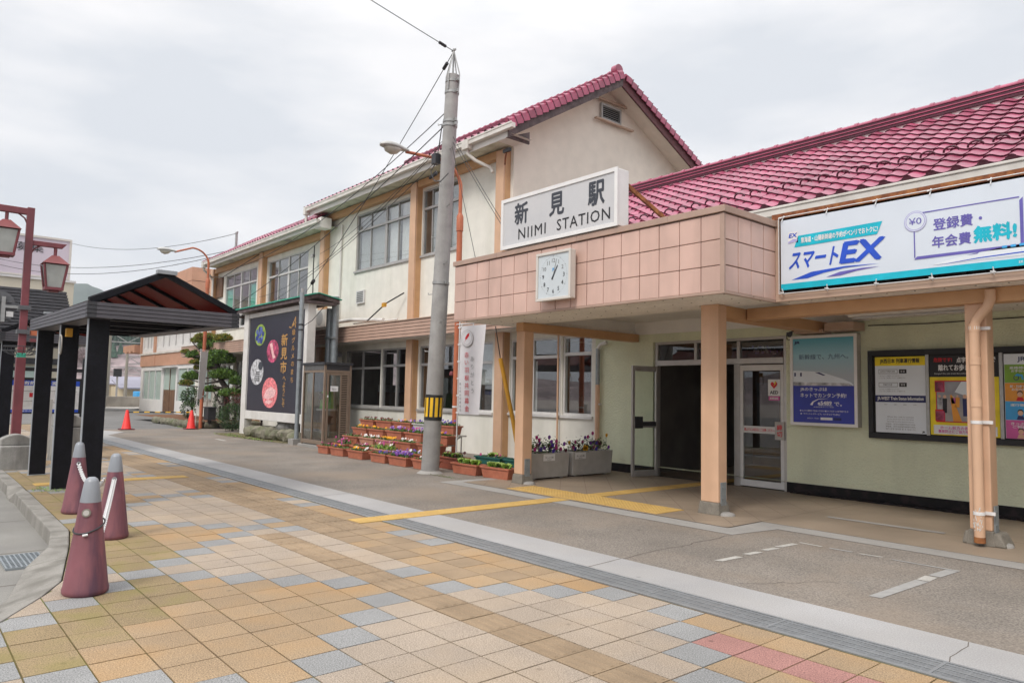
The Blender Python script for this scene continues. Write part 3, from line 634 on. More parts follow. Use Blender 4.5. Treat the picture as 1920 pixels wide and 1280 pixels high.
def door(name, hinge, ang, wd, label, mt, with_text):
    """door leaf built along +u from the hinge"""
    u = Vector((math.cos(ang), math.sin(ang), 0)); n = Vector((-u.y, u.x, 0)); H = Vector(hinge)
    d = MB(mt)
    def pb(a, b, c, e, m=None, t=.022, off=0): 
        P = [H+u*x+n*(y+off) for x, y in ((a, -t), (b, -t), (b, t), (a, t))]; d.hexa([(p.x, p.y, c) for p in P]+[(p.x, p.y, e) for p in P], m)
    pb(0, .06, .02, 2.1); pb(wd-.06, wd, .02, 2.1); pb(.06, wd-.06, .02, .13); pb(.06, wd-.06, 2.0, 2.1); pb(.06, wd-.06, .93, 1.05, t=.016)
    o = d.build(name, hall, bevel=.003, seg=1); o['label'] = label
    d = MB('glass_clear' if not with_text else 'glass_dark'); d.face([H+u*.06+Vector((0, 0, .13)), H+u*(wd-.06)+Vector((0, 0, .13)), H+u*(wd-.06)+Vector((0, 0, 2.0)), H+u*.06+Vector((0, 0, 2.0))]); d.build('pane', o)
    return o, u, n, H
o, u, n_, H = door('door', (-8.86, 11.30, 0), R(-98), .66, 'glazed entrance door swung open against the green wall', 'alu', False)
d = MB('dark_metal')
for s in (-1, 1):
    c = H+u*.5+n_*(.035*s); P = [c+u*a+n_*b for a, b in ((-.08, -.012), (.1, -.012), (.1, .012), (-.08, .012))]; d.hexa([(p.x, p.y, .92) for p in P]+[(p.x, p.y, 1.14) for p in P])
P = [H+u*a+n_*b for a, b in ((.06, -.025), (.5, -.025), (.5, .025), (.06, .025))]; d.hexa([(p.x, p.y, .96) for p in P]+[(p.x, p.y, 1.04) for p in P])
d.build('push_plate', o)
o, u, n_, H = door('door', (-7.09, 11.36, 0), 0, .82, 'closed glazed door with heart sticker', 'frame_white', True)
d = MB('print_white'); O = (0, 11.334, 0)
d.rect(-6.55, -6.33, 1.57, 1.85, O); d.rect(-6.54, -6.34, 1.495, 1.565, O, m='print_pink')
O2 = (0, 11.332, 0)
d.poly([(0+.062*1.0*math.sin(t)**3-6.44, 1.755+.0042*(13*math.cos(t)-5*math.cos(2*t)-2*math.cos(3*t)-math.cos(4*t))) for t in [6.28318*k/28 for k in range(28)][::-1]], O2, m='print_red')
d.poly([(-6.42, 1.82), (-6.44, 1.775), (-6.425, 1.775), (-6.45, 1.73), (-6.40, 1.785), (-6.415, 1.785), (-6.40, 1.82)], (0, 11.33, 0), m='print_yellow')
d.text('AED', -6.44, 1.63, O2, w=.15, h=.055, off=.03, m='ink_black'); d.text('設置施設', -6.44, 1.53, O2, w=.15, h=.035, off=.02, m='print_white')
d.build('heart_sticker', o); d = MB('print_red'); d.text('雨ふりには足元にご注意ください。', -6.72, .99, (0, 11.342, 0), w=.58, h=.05, off=.02, m='print_red'); d.build('sticker', o)
d = MB('planter_stone'); d.box(-6.42, -6.25, 11.315, 11.335, .84, 1.14); d.vtext('締切', -6.335, 1.1, .1, .11, (0, 11.312, 0), off=.02, m='print_red'); d.build('door_notice', o)
d = MB('bronze'); u = Vector((0, 1, 0)); d.box(-7.40, -7.30, 11.02, 11.06, .02, 2.1); d.box(-7.40, -7.36, 11.06, 11.34, .02, .14); d.box(-7.40, -7.36, 11.06, 11.34, 2.0, 2.1); d.box(-7.40, -7.36, 11.06, 11.34, .93, 1.05)
o = d.build('door', hall, bevel=.003, seg=1); o['label'] = 'second open door leaf half hidden behind the middle post'
d = MB('glass_dark'); d.face([(-7.38, 11.06, .14), (-7.38, 11.32, .14), (-7.38, 11.32, 2.0), (-7.38, 11.06, 2.0)]); d.build('pane', o); d = MB('ink_black'); d.vtext('年末年始輸送安全', 0, 1.95, .085, .1, (-7.355, 11.2, 0), (0, 1, 0), m='ink_black'); d.build('lettering', o)
# interior
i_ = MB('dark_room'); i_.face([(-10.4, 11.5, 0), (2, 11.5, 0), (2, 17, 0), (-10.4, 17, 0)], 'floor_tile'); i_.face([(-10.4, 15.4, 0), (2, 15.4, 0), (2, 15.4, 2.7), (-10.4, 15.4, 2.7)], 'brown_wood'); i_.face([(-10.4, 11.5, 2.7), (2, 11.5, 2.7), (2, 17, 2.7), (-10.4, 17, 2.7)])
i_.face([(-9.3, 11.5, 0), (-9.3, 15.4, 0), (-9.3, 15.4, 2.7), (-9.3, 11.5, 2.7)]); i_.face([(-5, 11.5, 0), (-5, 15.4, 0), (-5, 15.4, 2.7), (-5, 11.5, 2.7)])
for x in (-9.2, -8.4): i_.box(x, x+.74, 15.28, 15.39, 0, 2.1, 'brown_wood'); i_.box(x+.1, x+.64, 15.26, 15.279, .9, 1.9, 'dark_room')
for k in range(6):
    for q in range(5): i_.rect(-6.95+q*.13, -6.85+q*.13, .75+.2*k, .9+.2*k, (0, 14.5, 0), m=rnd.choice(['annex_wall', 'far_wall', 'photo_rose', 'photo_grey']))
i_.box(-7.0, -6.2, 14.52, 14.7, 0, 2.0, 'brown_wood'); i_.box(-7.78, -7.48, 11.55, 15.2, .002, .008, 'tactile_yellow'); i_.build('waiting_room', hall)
# soffit lamp, camera, pipes
l_ = MB('white_paint'); l_.box(-4.55, -2.9, 9.95, 10.07, 2.66, 2.745); l_.tube([(-4.5, 10.01, 2.645), (-2.95, 10.01, 2.645)], .016, 8, 'sign_white'); l_.build('tube_light', hall, bevel=.006)
l_ = MB('white_paint'); l_.box(-2.15, -.7, 9.95, 10.07, 2.66, 2.745); l_.tube([(-2.1, 10.01, 2.645), (-.75, 10.01, 2.645)], .016, 8, 'sign_white'); l_.build('tube_light', hall, bevel=.006)
l_ = MB('dark_metal'); l_.lathe([(.05, 0), (.045, -.04), (.02, -.075)], (-6.0, 11.05, 2.6), 14); l_.bar((-6.0, 11.05, 2.6), (-6.0, 11.28, 2.66), .02, .02); l_.tube([(-6.05, 11.05, 2.57), (-6.1, 11.15, 2.5), (-6.05, 11.27, 2.48)], .008, 6); l_.build('security_camera', hall)
p = MB('galv'); p.tube([(-10.36, 11.22, 2.5), (-10.36, 11.22, 1.75)], .045, 10); p.tube([(-10.1, 11.2, 2.62), (-10.28, 11.2, 2.58), (-10.36, 11.22, 2.5)], .04, 10, 'white_paint'); p.tube([(-10.36, 11.22, 1.75), (-10.36, 11.22, .02)], .05, 10, 'orange_paint'); p.box(-10.43, -10.29, 11.2, 11.28, 1.33, 1.36, 'sign_frame'); p.build('rain_pipe', hall)
p = MB('band_brown'); p.box(-5.35, -4.9, 10.9, 11.28, 2.58, 2.7); p.box(-5.9, -5.42, 11.0, 11.28, 2.57, 2.62); p.build('light_housing', hall)
p = MB('wire'); p.tube([(-4.85, 11.28, 2.66), (-4, 11.27, 2.64), (-2, 11.28, 2.66)], .008, 5); p.build('cable', hall)

# ================================================================== OFFICE BUILDING (two storeys, gable)
off = thing('office_building', (-18, 11.3, 0), 'two storey cream office block with tan pilasters and red tile gable roof', 'building')
WZ = 7.62
wins2 = [(-21.17, -17.9, 5.40, 7.27), (-17.28, -15.48, 5.40, 7.30)]
wins1 = [(-21.6, -19.36, 1.05, 2.82), (-19.30, -17.88, 1.05, 2.82), (-17.22, -15.5, 1.06, 2.82), (-15.45, -13.95, 1.06, 2.82), (-13.28, -11.57, 1.08, 2.82), (-11.49, -10.6, 1.08, 2.82), (-23.1, -21.9, 1.05, 2.82)]
w_ = MB('cream_wall'); wall_holes(w_, -23.3, -13.3, 3.3, WZ-.03, FY, wins2, .16); wall_holes(w_, -23.3, -10.5, 0, 3.05, FY, wins1, .16)
w_.build('wall', off)
w_ = MB('gable_wall'); GX = -13.3
w_.face([(GX, FY, 2.9), (GX, 18.6, 2.9), (GX, 18.6, 8.05), (GX, 14.6, 10.06), (GX, 10.9, 7.75), (GX, 10.9, 7.6), (GX, FY, 7.6)]); w_.build('gable_wall', off)
w_ = MB('orange_paint')
def pil(x0, x1, z0, z1, nm='pilaster', par=off):
    q = MB('orange_paint'); q.box(x0, x1, 11.08, FY+.02, z0, z1); q.box(x1+.001, x1+.012, 11.13, FY, z0, z1, 'orange_beam'); 
    for k in range(3): q.lathe([(.018, 0), (.018, .02)], (x1+.012, 11.2, z0+(z1-z0)*(k+.5)/3), 6, 'orange_beam')
    q.build(nm, par, bevel=.008)
for x in (-13.72, -17.62, -23.38): pil(x, x+.3, 3.45, 7.52)
for x in (-13.62, -17.62, -23.38): pil(x, x+.3, 0, 3.0)
b_ = MB('orange_beam'); b_.box(-23.08, -17.63, 11.12, FY-.01, 7.36, 7.56); b_.box(-17.3, -13.73, 11.12, FY-.01, 7.36, 7.56); b_.build('eaves_beam', off, bevel=.006)
window(off, *wins2[0], FY, [(-19.36, .12), (-20.3, .035), (-18.65, .035)], 6.72, blind=[(-21.1, -19.4, 5.45, 7.2, 'blind'), (-18.6, -17.95, 5.45, 7.2, 'curtain'), (-19.3, -18.75, 5.45, 7.2, 'curtain')])
window(off, *wins2[1], FY, [(-16.4, .05), (-16.85, .03), (-15.95, .03)], 6.75, blind=[(-17.0, -16.45, 5.45, 7.2, 'blind'), (-16.3, -15.5, 5.45, 7.2, 'blind')])
window(off, *wins1[0], FY, [(-20.55, .05)], 2.25, 'frame_grey', 'glass'); window(off, *wins1[1], FY, [(-18.5, .05)], 2.3, 'frame_grey', 'glass')
window(off, *wins1[2], FY, [(-16.3, .05)], 2.3, 'frame_grey', 'glass'); window(off, *wins1[3], FY, [(-14.7, .05)], 2.3, 'frame_white', 'glass', blind=[(-15.4, -13.98, 1.75, 2.75, 'blind')])
window(off, *wins1[4], FY, [(-12.5, .05)], 2.38, 'frame_white', 'glass', blind=[(-13.2, -12.5, 1.1, 2.3, 'curtain')]); window(off, *wins1[5], FY, [], 2.42, 'frame_white', 'glass'); window(off, *wins1[6], FY, [(-22.5, .05)], 2.25, 'frame_grey', 'glass')
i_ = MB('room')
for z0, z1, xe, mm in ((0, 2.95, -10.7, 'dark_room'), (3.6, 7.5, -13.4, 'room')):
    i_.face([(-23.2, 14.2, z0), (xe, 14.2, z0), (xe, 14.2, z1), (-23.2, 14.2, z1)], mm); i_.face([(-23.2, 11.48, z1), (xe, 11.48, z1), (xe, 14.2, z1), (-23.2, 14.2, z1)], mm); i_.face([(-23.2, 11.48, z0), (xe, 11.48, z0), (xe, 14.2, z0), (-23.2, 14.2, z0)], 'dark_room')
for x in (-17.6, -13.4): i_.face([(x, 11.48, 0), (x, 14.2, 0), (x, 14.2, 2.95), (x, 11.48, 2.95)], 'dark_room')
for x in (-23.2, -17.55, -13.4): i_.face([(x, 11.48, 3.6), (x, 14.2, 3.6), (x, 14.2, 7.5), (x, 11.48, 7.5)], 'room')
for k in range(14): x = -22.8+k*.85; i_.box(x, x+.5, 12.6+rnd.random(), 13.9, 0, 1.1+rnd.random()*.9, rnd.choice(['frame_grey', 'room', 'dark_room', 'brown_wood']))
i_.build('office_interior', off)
# eaves: soffit, gutter, roof
e_ = MB('soffit_green'); e_.face([(-23.4, 10.66, 7.6), (-12.65, 10.66, 7.6), (-12.65, FY, 7.585), (-23.4, FY, 7.585)]); e_.box(-23.4, -12.68, 10.64, 10.659, 7.52, 7.72, 'white_plaster'); e_.face([(-13.3, 11.3, 7.583), (-12.66, 11.3, 7.583), (-12.66, 10.67, 7.598), (-13.3, 10.67, 7.598)], 'white_plaster'); e_.build('soffit', off)
e_ = MB('gutter'); e_.box(-23.45, -12.46, 10.5, 10.62, 7.66, 7.78); e_.box(-23.45, -12.46, 10.485, 10.503, 7.76, 7.80); e_.box(-14.35, -14.1, 10.47, 10.63, 7.56, 7.80); e_.box(-23.5, -23.35, 10.47, 10.63, 7.54, 7.82)
e_.tube([(-14.22, 10.56, 7.58), (-14.22, 10.57, 7.46), (-14.1, 10.72, 7.3), (-13.85, 11.02, 7.12), (-13.8, 11.05, 7.0)], .045, 10); e_.tube([(-23.42, 10.55, 7.56), (-23.42, 10.55, 7.3)], .05, 10); e_.build('gutter', off, bevel=.006)
Ae = R(31.2); rt = MB('roof_tile'); A0 = Vector((-23.6, 10.56, 7.80))
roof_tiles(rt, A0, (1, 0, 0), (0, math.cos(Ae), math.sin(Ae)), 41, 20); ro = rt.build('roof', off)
YR_ = 14.6; RZ = 7.79+math.tan(Ae)*(YR_-10.56)
rt = MB('roof_tile'); ridge(rt, (-23.6, YR_, RZ-.02), (-12.85, YR_, RZ-.02), h=.15, w=.24, rr=.08, step=.29)
rt.tube([(-12.98, YR_, RZ+.18), (-12.8, YR_, RZ+.18)], .15, 16, 'roof_tile'); rt.bar((-12.89, YR_, RZ), (-12.89, YR_, RZ+.18), .2, .24); rt.build('ridge', ro)
Bs = math.atan(.50)
def verge(O, s, nrow):
    v = MB('roof_tile'); s = Vector(s).normalized()
    for k in range(nrow):
        a = Vector(O)+s*(k*.235); b = Vector(O)+s*(k*.235+.25)
        v.tube([a+Vector((0, 0, .09)), b+Vector((0, 0, .045))], [.068, .058], 10); v.bar(a+Vector((.075, 0, -.005)), b+Vector((.075, 0, -.05)), .03, .17); v.bar(a+Vector((.09, 0, 0)), a+s*.02+Vector((.09, 0, 0)), .012, .2, 'roof_dark')
    v.build('verge', ro)
verge((-12.7, 10.56, 7.80), (0, math.cos(Ae), math.sin(Ae)), 20); verge((-12.7, YR_+3.7, RZ+.02-.50*3.7), (0, -math.cos(Bs), math.sin(Bs)), 17)
b_ = MB('roof_dark'); b_.face([(-23.6, YR_, RZ+.0), (-12.7, YR_, RZ+.0), (-12.7, 19.2, RZ-.5*4.6), (-23.6, 19.2, RZ-.5*4.6)]); b_.face([(-23.6, 10.56, 7.77), (-12.7, 10.56, 7.77), (-12.7, YR_, RZ-.02), (-23.6, YR_, RZ-.02)]); b_.build('roof_deck', ro)
ft = math.tan(Ae)
b_ = MB('barge'); b_.prism([(0, -.22), (YR_-10.6, (YR_-10.6)*ft-.22), (YR_-10.6, (YR_-10.6)*ft+.02), (0, .02)], (-12.67, 10.6, 7.71), (0, 1, 0), (0, 0, 1), (-.05, 0, 0)); b_.prism([(0, -.2), (.72, -.2), (.72, .1)], (-12.75, 10.6, 7.71), (0, 1, 0), (0, 0, 1), (-.04, 0, 0)); b_.build('bargeboard', off)
b_ = MB('barge_red'); b_.prism([(0, -.28), (4.5, -2.25-.28), (4.5, -2.25), (0, 0)], (-12.67, YR_+.002, RZ-.06), (0, 1, 0), (0, 0, 1), (-.05, 0, 0)); b_.build('bargeboard', off)
b_ = MB('gable_wall'); b_.face([(-12.73, YR_, RZ-.2), (-13.3, YR_, RZ-.2), (-13.3, 18.9, RZ-.2-2.15), (-12.73, 18.9, RZ-.2-2.15)]); b_.face([(-12.73, 10.67, 7.62), (-13.3, 10.67, 7.62), (-13.3, YR_, RZ-.2), (-12.73, YR_, RZ-.2)]); b_.build('verge_soffit', off)
v_ = MB('frame_grey'); v_.box(-13.3, -13.22, 14.36, 15.18, 9.1, 9.16); v_.box(-13.3, -13.22, 14.36, 15.18, 9.5, 9.56); v_.box(-13.3, -13.22, 14.36, 14.41, 9.16, 9.5); v_.box(-13.3, -13.22, 15.13, 15.18, 9.16, 9.5); v_.box(-13.298, -13.29, 14.41, 15.13, 9.16, 9.5, 'black_gap')
for k in range(6): z = 9.185+k*.055; v_.hexa([(-13.29, 14.41, z+.03), (-13.23, 14.41, z), (-13.23, 15.13, z), (-13.29, 15.13, z+.03), (-13.29, 14.41, z+.038), (-13.23, 14.41, z+.008), (-13.23, 15.13, z+.008), (-13.29, 15.13, z+.038)])
v_.build('gable_vent', off)
v_ = MB('band_brown'); v_.bar((-13.2, 14.1, 9.06), (-13.2, 15.65, 9.06), .1, .04); v_.bar((-13.2, 14.05, 9.63), (-13.2, 15.6, 9.68), .06, .06); v_.lathe([(.05, 0), (.07, .1), (.03, .15)], (-13.2, 14.15, 9.6), 8, 'steel'); v_.lathe([(.05, 0), (.08, .08), (.03, .15)], (-13.15, 15.58, 9.58), 8, 'steel'); v_.build('gable_bracket', off)
# first-floor band of brown siding
def band(x0, x1, par):
    s_ = MB('siding')
    for k in range(5): z = 3.02+k*.09; s_.hexa([(x0, 10.575, z), (x1, 10.575, z), (x1, 10.66, z), (x0, 10.66, z), (x0, 10.59, z+.084), (x1, 10.59, z+.084), (x1, 10.66, z+.084), (x0, 10.66, z+.084)])
    s_.box(x0, x1, 10.6, 10.66, 3.02, 3.47, 'black_gap'); s_.build('siding_band', par)
    s_ = MB('soffit'); s_.box(x0, x1, 10.64, FY-.002, 3.0, 3.04); s_.box(x0, x1, 10.56, FY-.002, 3.475, 3.5, 'band_brown'); s_.build('soffit', par)
band(-23.3, -10.2, off)
for x, z in ((-20.95, 4.32), (-16.55, 4.4)):
    v_ = MB('frame_white'); v_.box(x, x+.5, 11.24, 11.295, z, z+.42)
    for k in range(6): v_.box(x+.05, x+.45, 11.232, 11.24, z+.05+k*.058, z+.085+k*.058, 'ink_grey')
    v_.build('wall_vent', off)
a_ = MB('gutter'); a_.box(-22.85, -22.1, 10.75, 11.05, 3.62, 4.2); a_.disc(-22.5, 3.92, .24, (0, 10.748, 0), m='frame_grey')
for k in range(9): a_.box(-22.099, -22.09, 10.8, 11.0, 3.68+k*.05, 3.70+k*.05, 'ink_grey')
a_.box(-22.9, -22.05, 10.78, 11.0, 3.51, 3.62, 'steel'); a_.build('air_conditioner', off, bevel=.01)
p = MB('white_paint'); p.tube([(-22.1, 11.24, 7.1), (-22.12, 11.24, 3.95)], .03, 8); p.tube([(-22.1, 10.9, 3.75), (-20.4, 10.85, 3.74), (-18.6, 10.9, 3.62)], .06, 10); p.tube([(-20.4, 10.9, 3.62), (-17.9, 10.95, 3.6)], .025, 8); p.build('conduit', off)
p = MB('wire'); p.tube([(-18.0, 11.2, 4.4), (-18.5, 10.9, 4.1), (-19.2, 10.7, 3.62)], .02, 6); p.box(-18.62, -18.45, 10.83, 10.9, 4.0, 4.12, 'pole_yellow'); p.build('cable', off)
p = MB('rust'); p.tube([(-13.35, 11.06, 7.1), (-13.2, 10.95, 7.2), (-13.1, 10.9, 7.32)], .02, 6); p.box(-13.2, -12.95, 10.86, 10.92, 7.3, 7.38, 'dark_metal'); p.build('lamp_bracket', off)
p = MB('orange_paint'); p.tube([(-11.53, 11.2, 2.95), (-11.53, 11.2, .05)], .022, 8); p.build('rain_pipe', off)
p = MB('pole_yellow'); p.tube([(-10.59, 9.28, .3), (-10.66, 9.17, 1.0), (-10.76, 8.9, 2.2)], .042, 12); pp = thing('guy_guard', (-10.58, 9.3, .1), 'yellow plastic guard sleeve round a slanting stay wire beside the canopy post', 'guy wire'); p.build('guard_sleeve', pp)
p = MB('wire'); p.tube([(-10.58, 9.31, .0), (-10.66, 9.17, 1.0), (-10.76, 8.9, 2.2), (-10.68, 8.7, 2.8)], .01, 6); p.build('stay_wire', pp)

# ================================================================== WING (lower, left)
wing = thing('office_wing', (-29, 11.3, 0), 'lower cream wing with teal window blinds left of the gabled office', 'building')
WW = [(-33.35, -29.65, 4.2, 6.64), (-28.45, -24.75, 4.2, 6.66)]; W1 = [(-28.6, -25.6, 1.0, 2.6), (-31.6, -30.7, .1, 2.75), (-33.2, -31.9, .1, 2.6), (-36.2, -34.6, 1.0, 2.6)]
w_ = MB('cream_wall'); wall_holes(w_, -35.0, -23.3, 3.3, 7.12, FY, WW, .16); wall_holes(w_, -37, -23.3, 0, 3.05, FY, W1, .16); w_.face([(-35.0, FY, 3), (-35.0, 17, 3), (-35.0, 17, 7.1), (-35.0, FY, 7.1)]); w_.build('wall', wing)
for x in (-28.95, -34.75): pil(x, x+.36, 3.45, 7.05, par=wing)
for x in (-28.95,): pil(x, x+.3, 0, 3.0, par=wing)
b_ = MB('orange_beam'); b_.box(-28.58, -23.4, 11.14, FY-.01, 6.84, 7.06); b_.box(-34.5, -28.96, 11.14, FY-.01, 6.84, 7.06); b_.box(-34.48, -33.6, 11.22, FY-.005, 5.7, 6.6, 'brown_wood'); b_.build('eaves_beam', wing)
window(wing, *WW[0], FY, [(-31.5, .14), (-32.4, .04), (-30.55, .04)], 6.05, 'frame_white', blind=[(-33.3, -32.45, 4.2, 5.98, 'teal_blind'), (-30.5, -29.7, 4.2, 5.98, 'teal_blind'), (-31.4, -30.6, 6.1, 6.6, 'blind')])
window(wing, *WW[1], FY, [(-26.55, .14), (-27.5, .04), (-25.65, .04)], 6.0, 'frame_white')
for q in W1: window(wing, *q, FY, [((q[0]+q[1])/2, .05)], 1.9, 'frame_white')
i_ = MB('room')
for z0, z1 in ((0, 2.95), (3.6, 7.0)): i_.face([(-35, 14.2, z0), (-23.4, 14.2, z0), (-23.4, 14.2, z1), (-35, 14.2, z1)], 'dark_room'); i_.face([(-35, 11.48, z0), (-23.4, 11.48, z0), (-23.4, 14.2, z0), (-35, 14.2, z0)]); i_.face([(-35, 11.48, z1), (-23.4, 11.48, z1), (-23.4, 14.2, z1), (-35, 14.2, z1)])
i_.build('wing_interior', wing)
e_ = MB('soffit_green'); e_.face([(-34.3, 10.66, 7.1), (-22.5, 10.66, 7.1), (-22.5, FY, 7.08), (-34.3, FY, 7.08)]); e_.box(-34.3, -22.5, 10.64, 10.659, 7.02, 7.22, 'white_plaster'); e_.box(-22.95, -22.5, 10.67, 11.05, 7.0, 7.35, 'white_plaster')
for x in (-26, -32): e_.box(x, x+.35, 10.85, 11.05, 7.07, 7.09, 'frame_grey')
e_.build('soffit', wing)
e_ = MB('gutter'); e_.box(-34.2, -22.5, 10.5, 10.62, 7.13, 7.25); e_.box(-34.2, -22.5, 10.485, 10.503, 7.23, 7.27); e_.box(-34.25, -34.05, 10.47, 10.63, 7.02, 7.28)
e_.tube([(-34.15, 10.55, 7.04), (-34.2, 10.6, 6.9), (-34.5, 11.0, 6.7), (-34.5, 11.1, 6.5), (-34.5, 11.1, .1)], .05, 10); e_.tube([(-34.3, 11.05, 6.6), (-34.3, 11.05, 3.5)], .04, 8); e_.build('gutter', wing)
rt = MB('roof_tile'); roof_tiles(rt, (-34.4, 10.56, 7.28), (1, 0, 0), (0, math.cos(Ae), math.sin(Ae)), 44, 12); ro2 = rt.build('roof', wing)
rt = MB('roof_dark'); rt.face([(-34.4, 10.56, 7.26), (-22.8, 10.56, 7.26), (-22.8, 12.9, 8.61), (-34.4, 12.9, 8.61)]); rt.face([(-34.4, 12.9, 8.61), (-23.4, 12.9, 8.61), (-23.4, 16, 7), (-34.4, 16, 7)]); rt.build('roof_deck', ro2)
band(-37, -23.32, wing)
p = MB('steel'); p.tube([(-34.25, 12, 7.9), (-34.25, 12, 8.9)], .06, 8); p.bar((-34.4, 12, 8.85), (-34.1, 12, 8.9), .06, .06); p.lathe([(.1, 0), (.1, .15)], (-34.25, 12, 8.05), 8); p.build('cable_mast', wing)
p = MB('wire'); p.tube([(-23.75, 11.05, 6.6), (-23.75, 11.04, 5.8), (-23.72, 11.05, 4.3)], .02, 5); p.box(-23.95, -23.78, 11.0, 11.1, 6.2, 6.3, 'frame_grey'); p.tube([(-28.7, 11.0, 6.95), (-29.8, 10.7, 6.6), (-32, 10.7, 6.35), (-34.6, 11, 6.7)], .015, 5); p.build('cable', wing)

# ================================================================== ANNEX at the far left end
ann = thing('annex_building', (-48, 13.5, 0), 'white annex with orange bands and a pale glazed ground floor beyond the pine', 'building')
AY = 13.3
w_ = MB('annex_wall'); wall_holes(w_, -55.5, -36.9, -.05, 2.95, AY, [(-54.8, -50.4, .75, 2.65), (-49.9, -47.3, -.04, 2.72), (-46.9, -38, .75, 2.7)], .12)
wall_holes(w_, -55.5, -36.9, 3.85, 6.2, AY, [(-55.1, -52.6, 4.15, 5.9), (-51.8, -37, 4.15, 5.9)], .1)
w_.box(-55.5, -37, AY+.14, 19, -.05, 6.1); w_.face([(-55.5, AY, -.05), (-55.5, AY+.14, -.05), (-55.5, AY+.14, 6.2), (-55.5, AY, 6.2)]); w_.build('wall', ann)
b_ = MB('annex_orange'); b_.box(-55.6, -36.9, AY-.06, AY+.1, 2.95, 3.85); b_.box(-55.7, -36.9, AY-.12, AY, 3.72, 3.84, 'gutter'); b_.box(-55.7, -55.4, AY-.1, AY+.1, 3.85, 6.3)
for x in (-52.4,): b_.box(x, x+.5, AY-.08, AY+.05, 2.95, 6.2)
b_.build('orange_band', ann)
b_ = MB('annex_orange'); b_.box(-56, -40.7, 12.0, 14.5, 6.75, 7.3); b_.box(-56, -40.7, 12.0, 14.5, 7.33, 8.05); b_.box(-55.9, -40.8, 12.1, 14.4, 6.7, 6.748, 'soffit'); b_.box(-56, -40.75, 12.05, 14.45, 7.3, 7.33, 'tile_joint'); b_.build('roof_parapet', ann)
for xa, xb, za, zb, mm in ((-54.8, -50.4, .75, 2.65, 'annex_glass'), (-46.9, -38, .75, 2.7, 'annex_glass'), (-55.1, -52.6, 4.15, 5.9, 'annex_wall'), (-51.8, -37, 4.15, 5.9, 'annex_wall')): f_ = MB(mm); f_.box(xa, xb, AY+.07, AY+.09, za, zb); f_.build('pane', ann)
f_ = MB('frame_white')
for x in (-54.8, -53.4, -51.9, -50.45, -46.9, -45, -43.2, -41.4, -39.5): f_.box(x-.06, x+.06, AY+.0, AY+.07, .75, 2.68)
for x in (-54.2, -53.4, -50.5, -49.2, -47.8, -46.4, -45): f_.box(x-.05, x+.05, AY+.0, AY+.055, 4.15, 5.9)
f_.build('mullion', ann)
d = MB('brown_wood'); d.box(-49.9, -47.3, AY+.04, AY+.1, -.04, 1.4); d.box(-49.9, -47.3, AY+.05, AY+.1, 1.4, 2.72, 'annex_glass'); d.box(-48.65, -48.55, AY+.02, AY+.1, -.04, 2.72); d.box(-50.3, -47, AY-.3, AY, 2.78, 2.84, 'frame_white'); d.build('door', ann)
d = MB('siding')
for k in range(6): d.box(-59.2+k*.55, -58.7+k*.55, AY-.4, AY+.8, 4.05-.1*(k % 2), 4.5, 'annex_orange')
d.build('awning', ann)

# ================================================================== SIGNS ON THE STATION
UX, UZ = (1, 0, 0), (0, 0, 1)
t = thing('station_sign', (-7.6, 7.45, 3.8), 'white station name sign in Japanese and English standing on the canopy edge', 'sign')
s_ = MB('sign_frame'); s_.box(-8.86, -6.42, 7.31, 7.54, 3.81, 4.60); s_.build('sign_box', t, bevel=.01)
s_ = MB('sign_white'); s_.rect(-8.82, -6.46, 3.86, 4.555, (0, 7.306, 0)); s_.build('face', t)
s_ = MB('sign_frame')
for a in ((-8.87, -6.41, 4.555, 4.61), (-8.87, -6.41, 3.80, 3.855)): s_.box(a[0], a[1], 7.29, 7.309, a[2], a[3])
for a in (-8.87, -6.465): s_.box(a, a+.055, 7.29, 7.309, 3.855, 4.555)
s_.build('frame', t)
s_ = MB('ink_slate')
for ch, x in (('新', -8.39), ('見', -7.6), ('駅', -6.81)): s_.text(ch, x, 4.325, (0, 7.303, 0), w=.30, h=.33, off=.028)
s_.text('NIIMI', -8.14, 4.0, (0, 7.303, 0), w=.62, h=.165, off=.004, spacing=1.15, m='ink_black'); s_.text('STATION', -7.07, 4.0, (0, 7.303, 0), w=1.04, h=.165, off=.004, spacing=1.1, m='ink_black'); s_.build('lettering', t)
s_ = MB('rust'); s_.bar((-6.5, 7.54, 4.45), (-6.1, 8.3, 3.8), .05, .05); s_.build('brace', t)
s_ = MB('rust'); s_.bar((-8.6, 7.54, 4.45), (-8.6, 8.3, 3.8), .05, .05); s_.build('brace', t)
t = thing('wall_clock', (-7.5, 7.34, 3.2), 'square white wall clock mounted on the pink canopy tiles', 'clock')
c_ = MB('clock_white'); c_.box(-7.88, -7.17, 7.19, 7.29, 2.88, 3.58); c_.box(-7.80, -7.22, 7.29, 7.338, 2.93, 3.53); c_.build('case', t, bevel=.012)
c_ = MB('clock_dial'); c_.rect(-7.845, -7.205, 2.915, 3.545, (0, 7.1885, 0)); c_.build('dial', t)
c_ = MB('ink_black'); O = (0, 7.1865, 0); cx, cz = -7.525, 3.23
for k in range(12):
    a = R(30*(k+1)); c_.text(str(k+1), cx+.215*math.sin(a), cz+.225*math.cos(a), O, h=.058, off=.012, m='ink_black' if 3 <= k+1 <= 9 else 'ink_grey')
for k in range(60):
    a = R(6*k); c_.disc(cx+.277*math.sin(a), cz+.285*math.cos(a), .0065 if k % 5 == 0 else .0035, O, n=8)
c_.text('JR', cx-.005, cz+.09, O, h=.05, off=.02, m='print_azure'); c_.build('numerals', t)
c_ = MB('ink_slate')
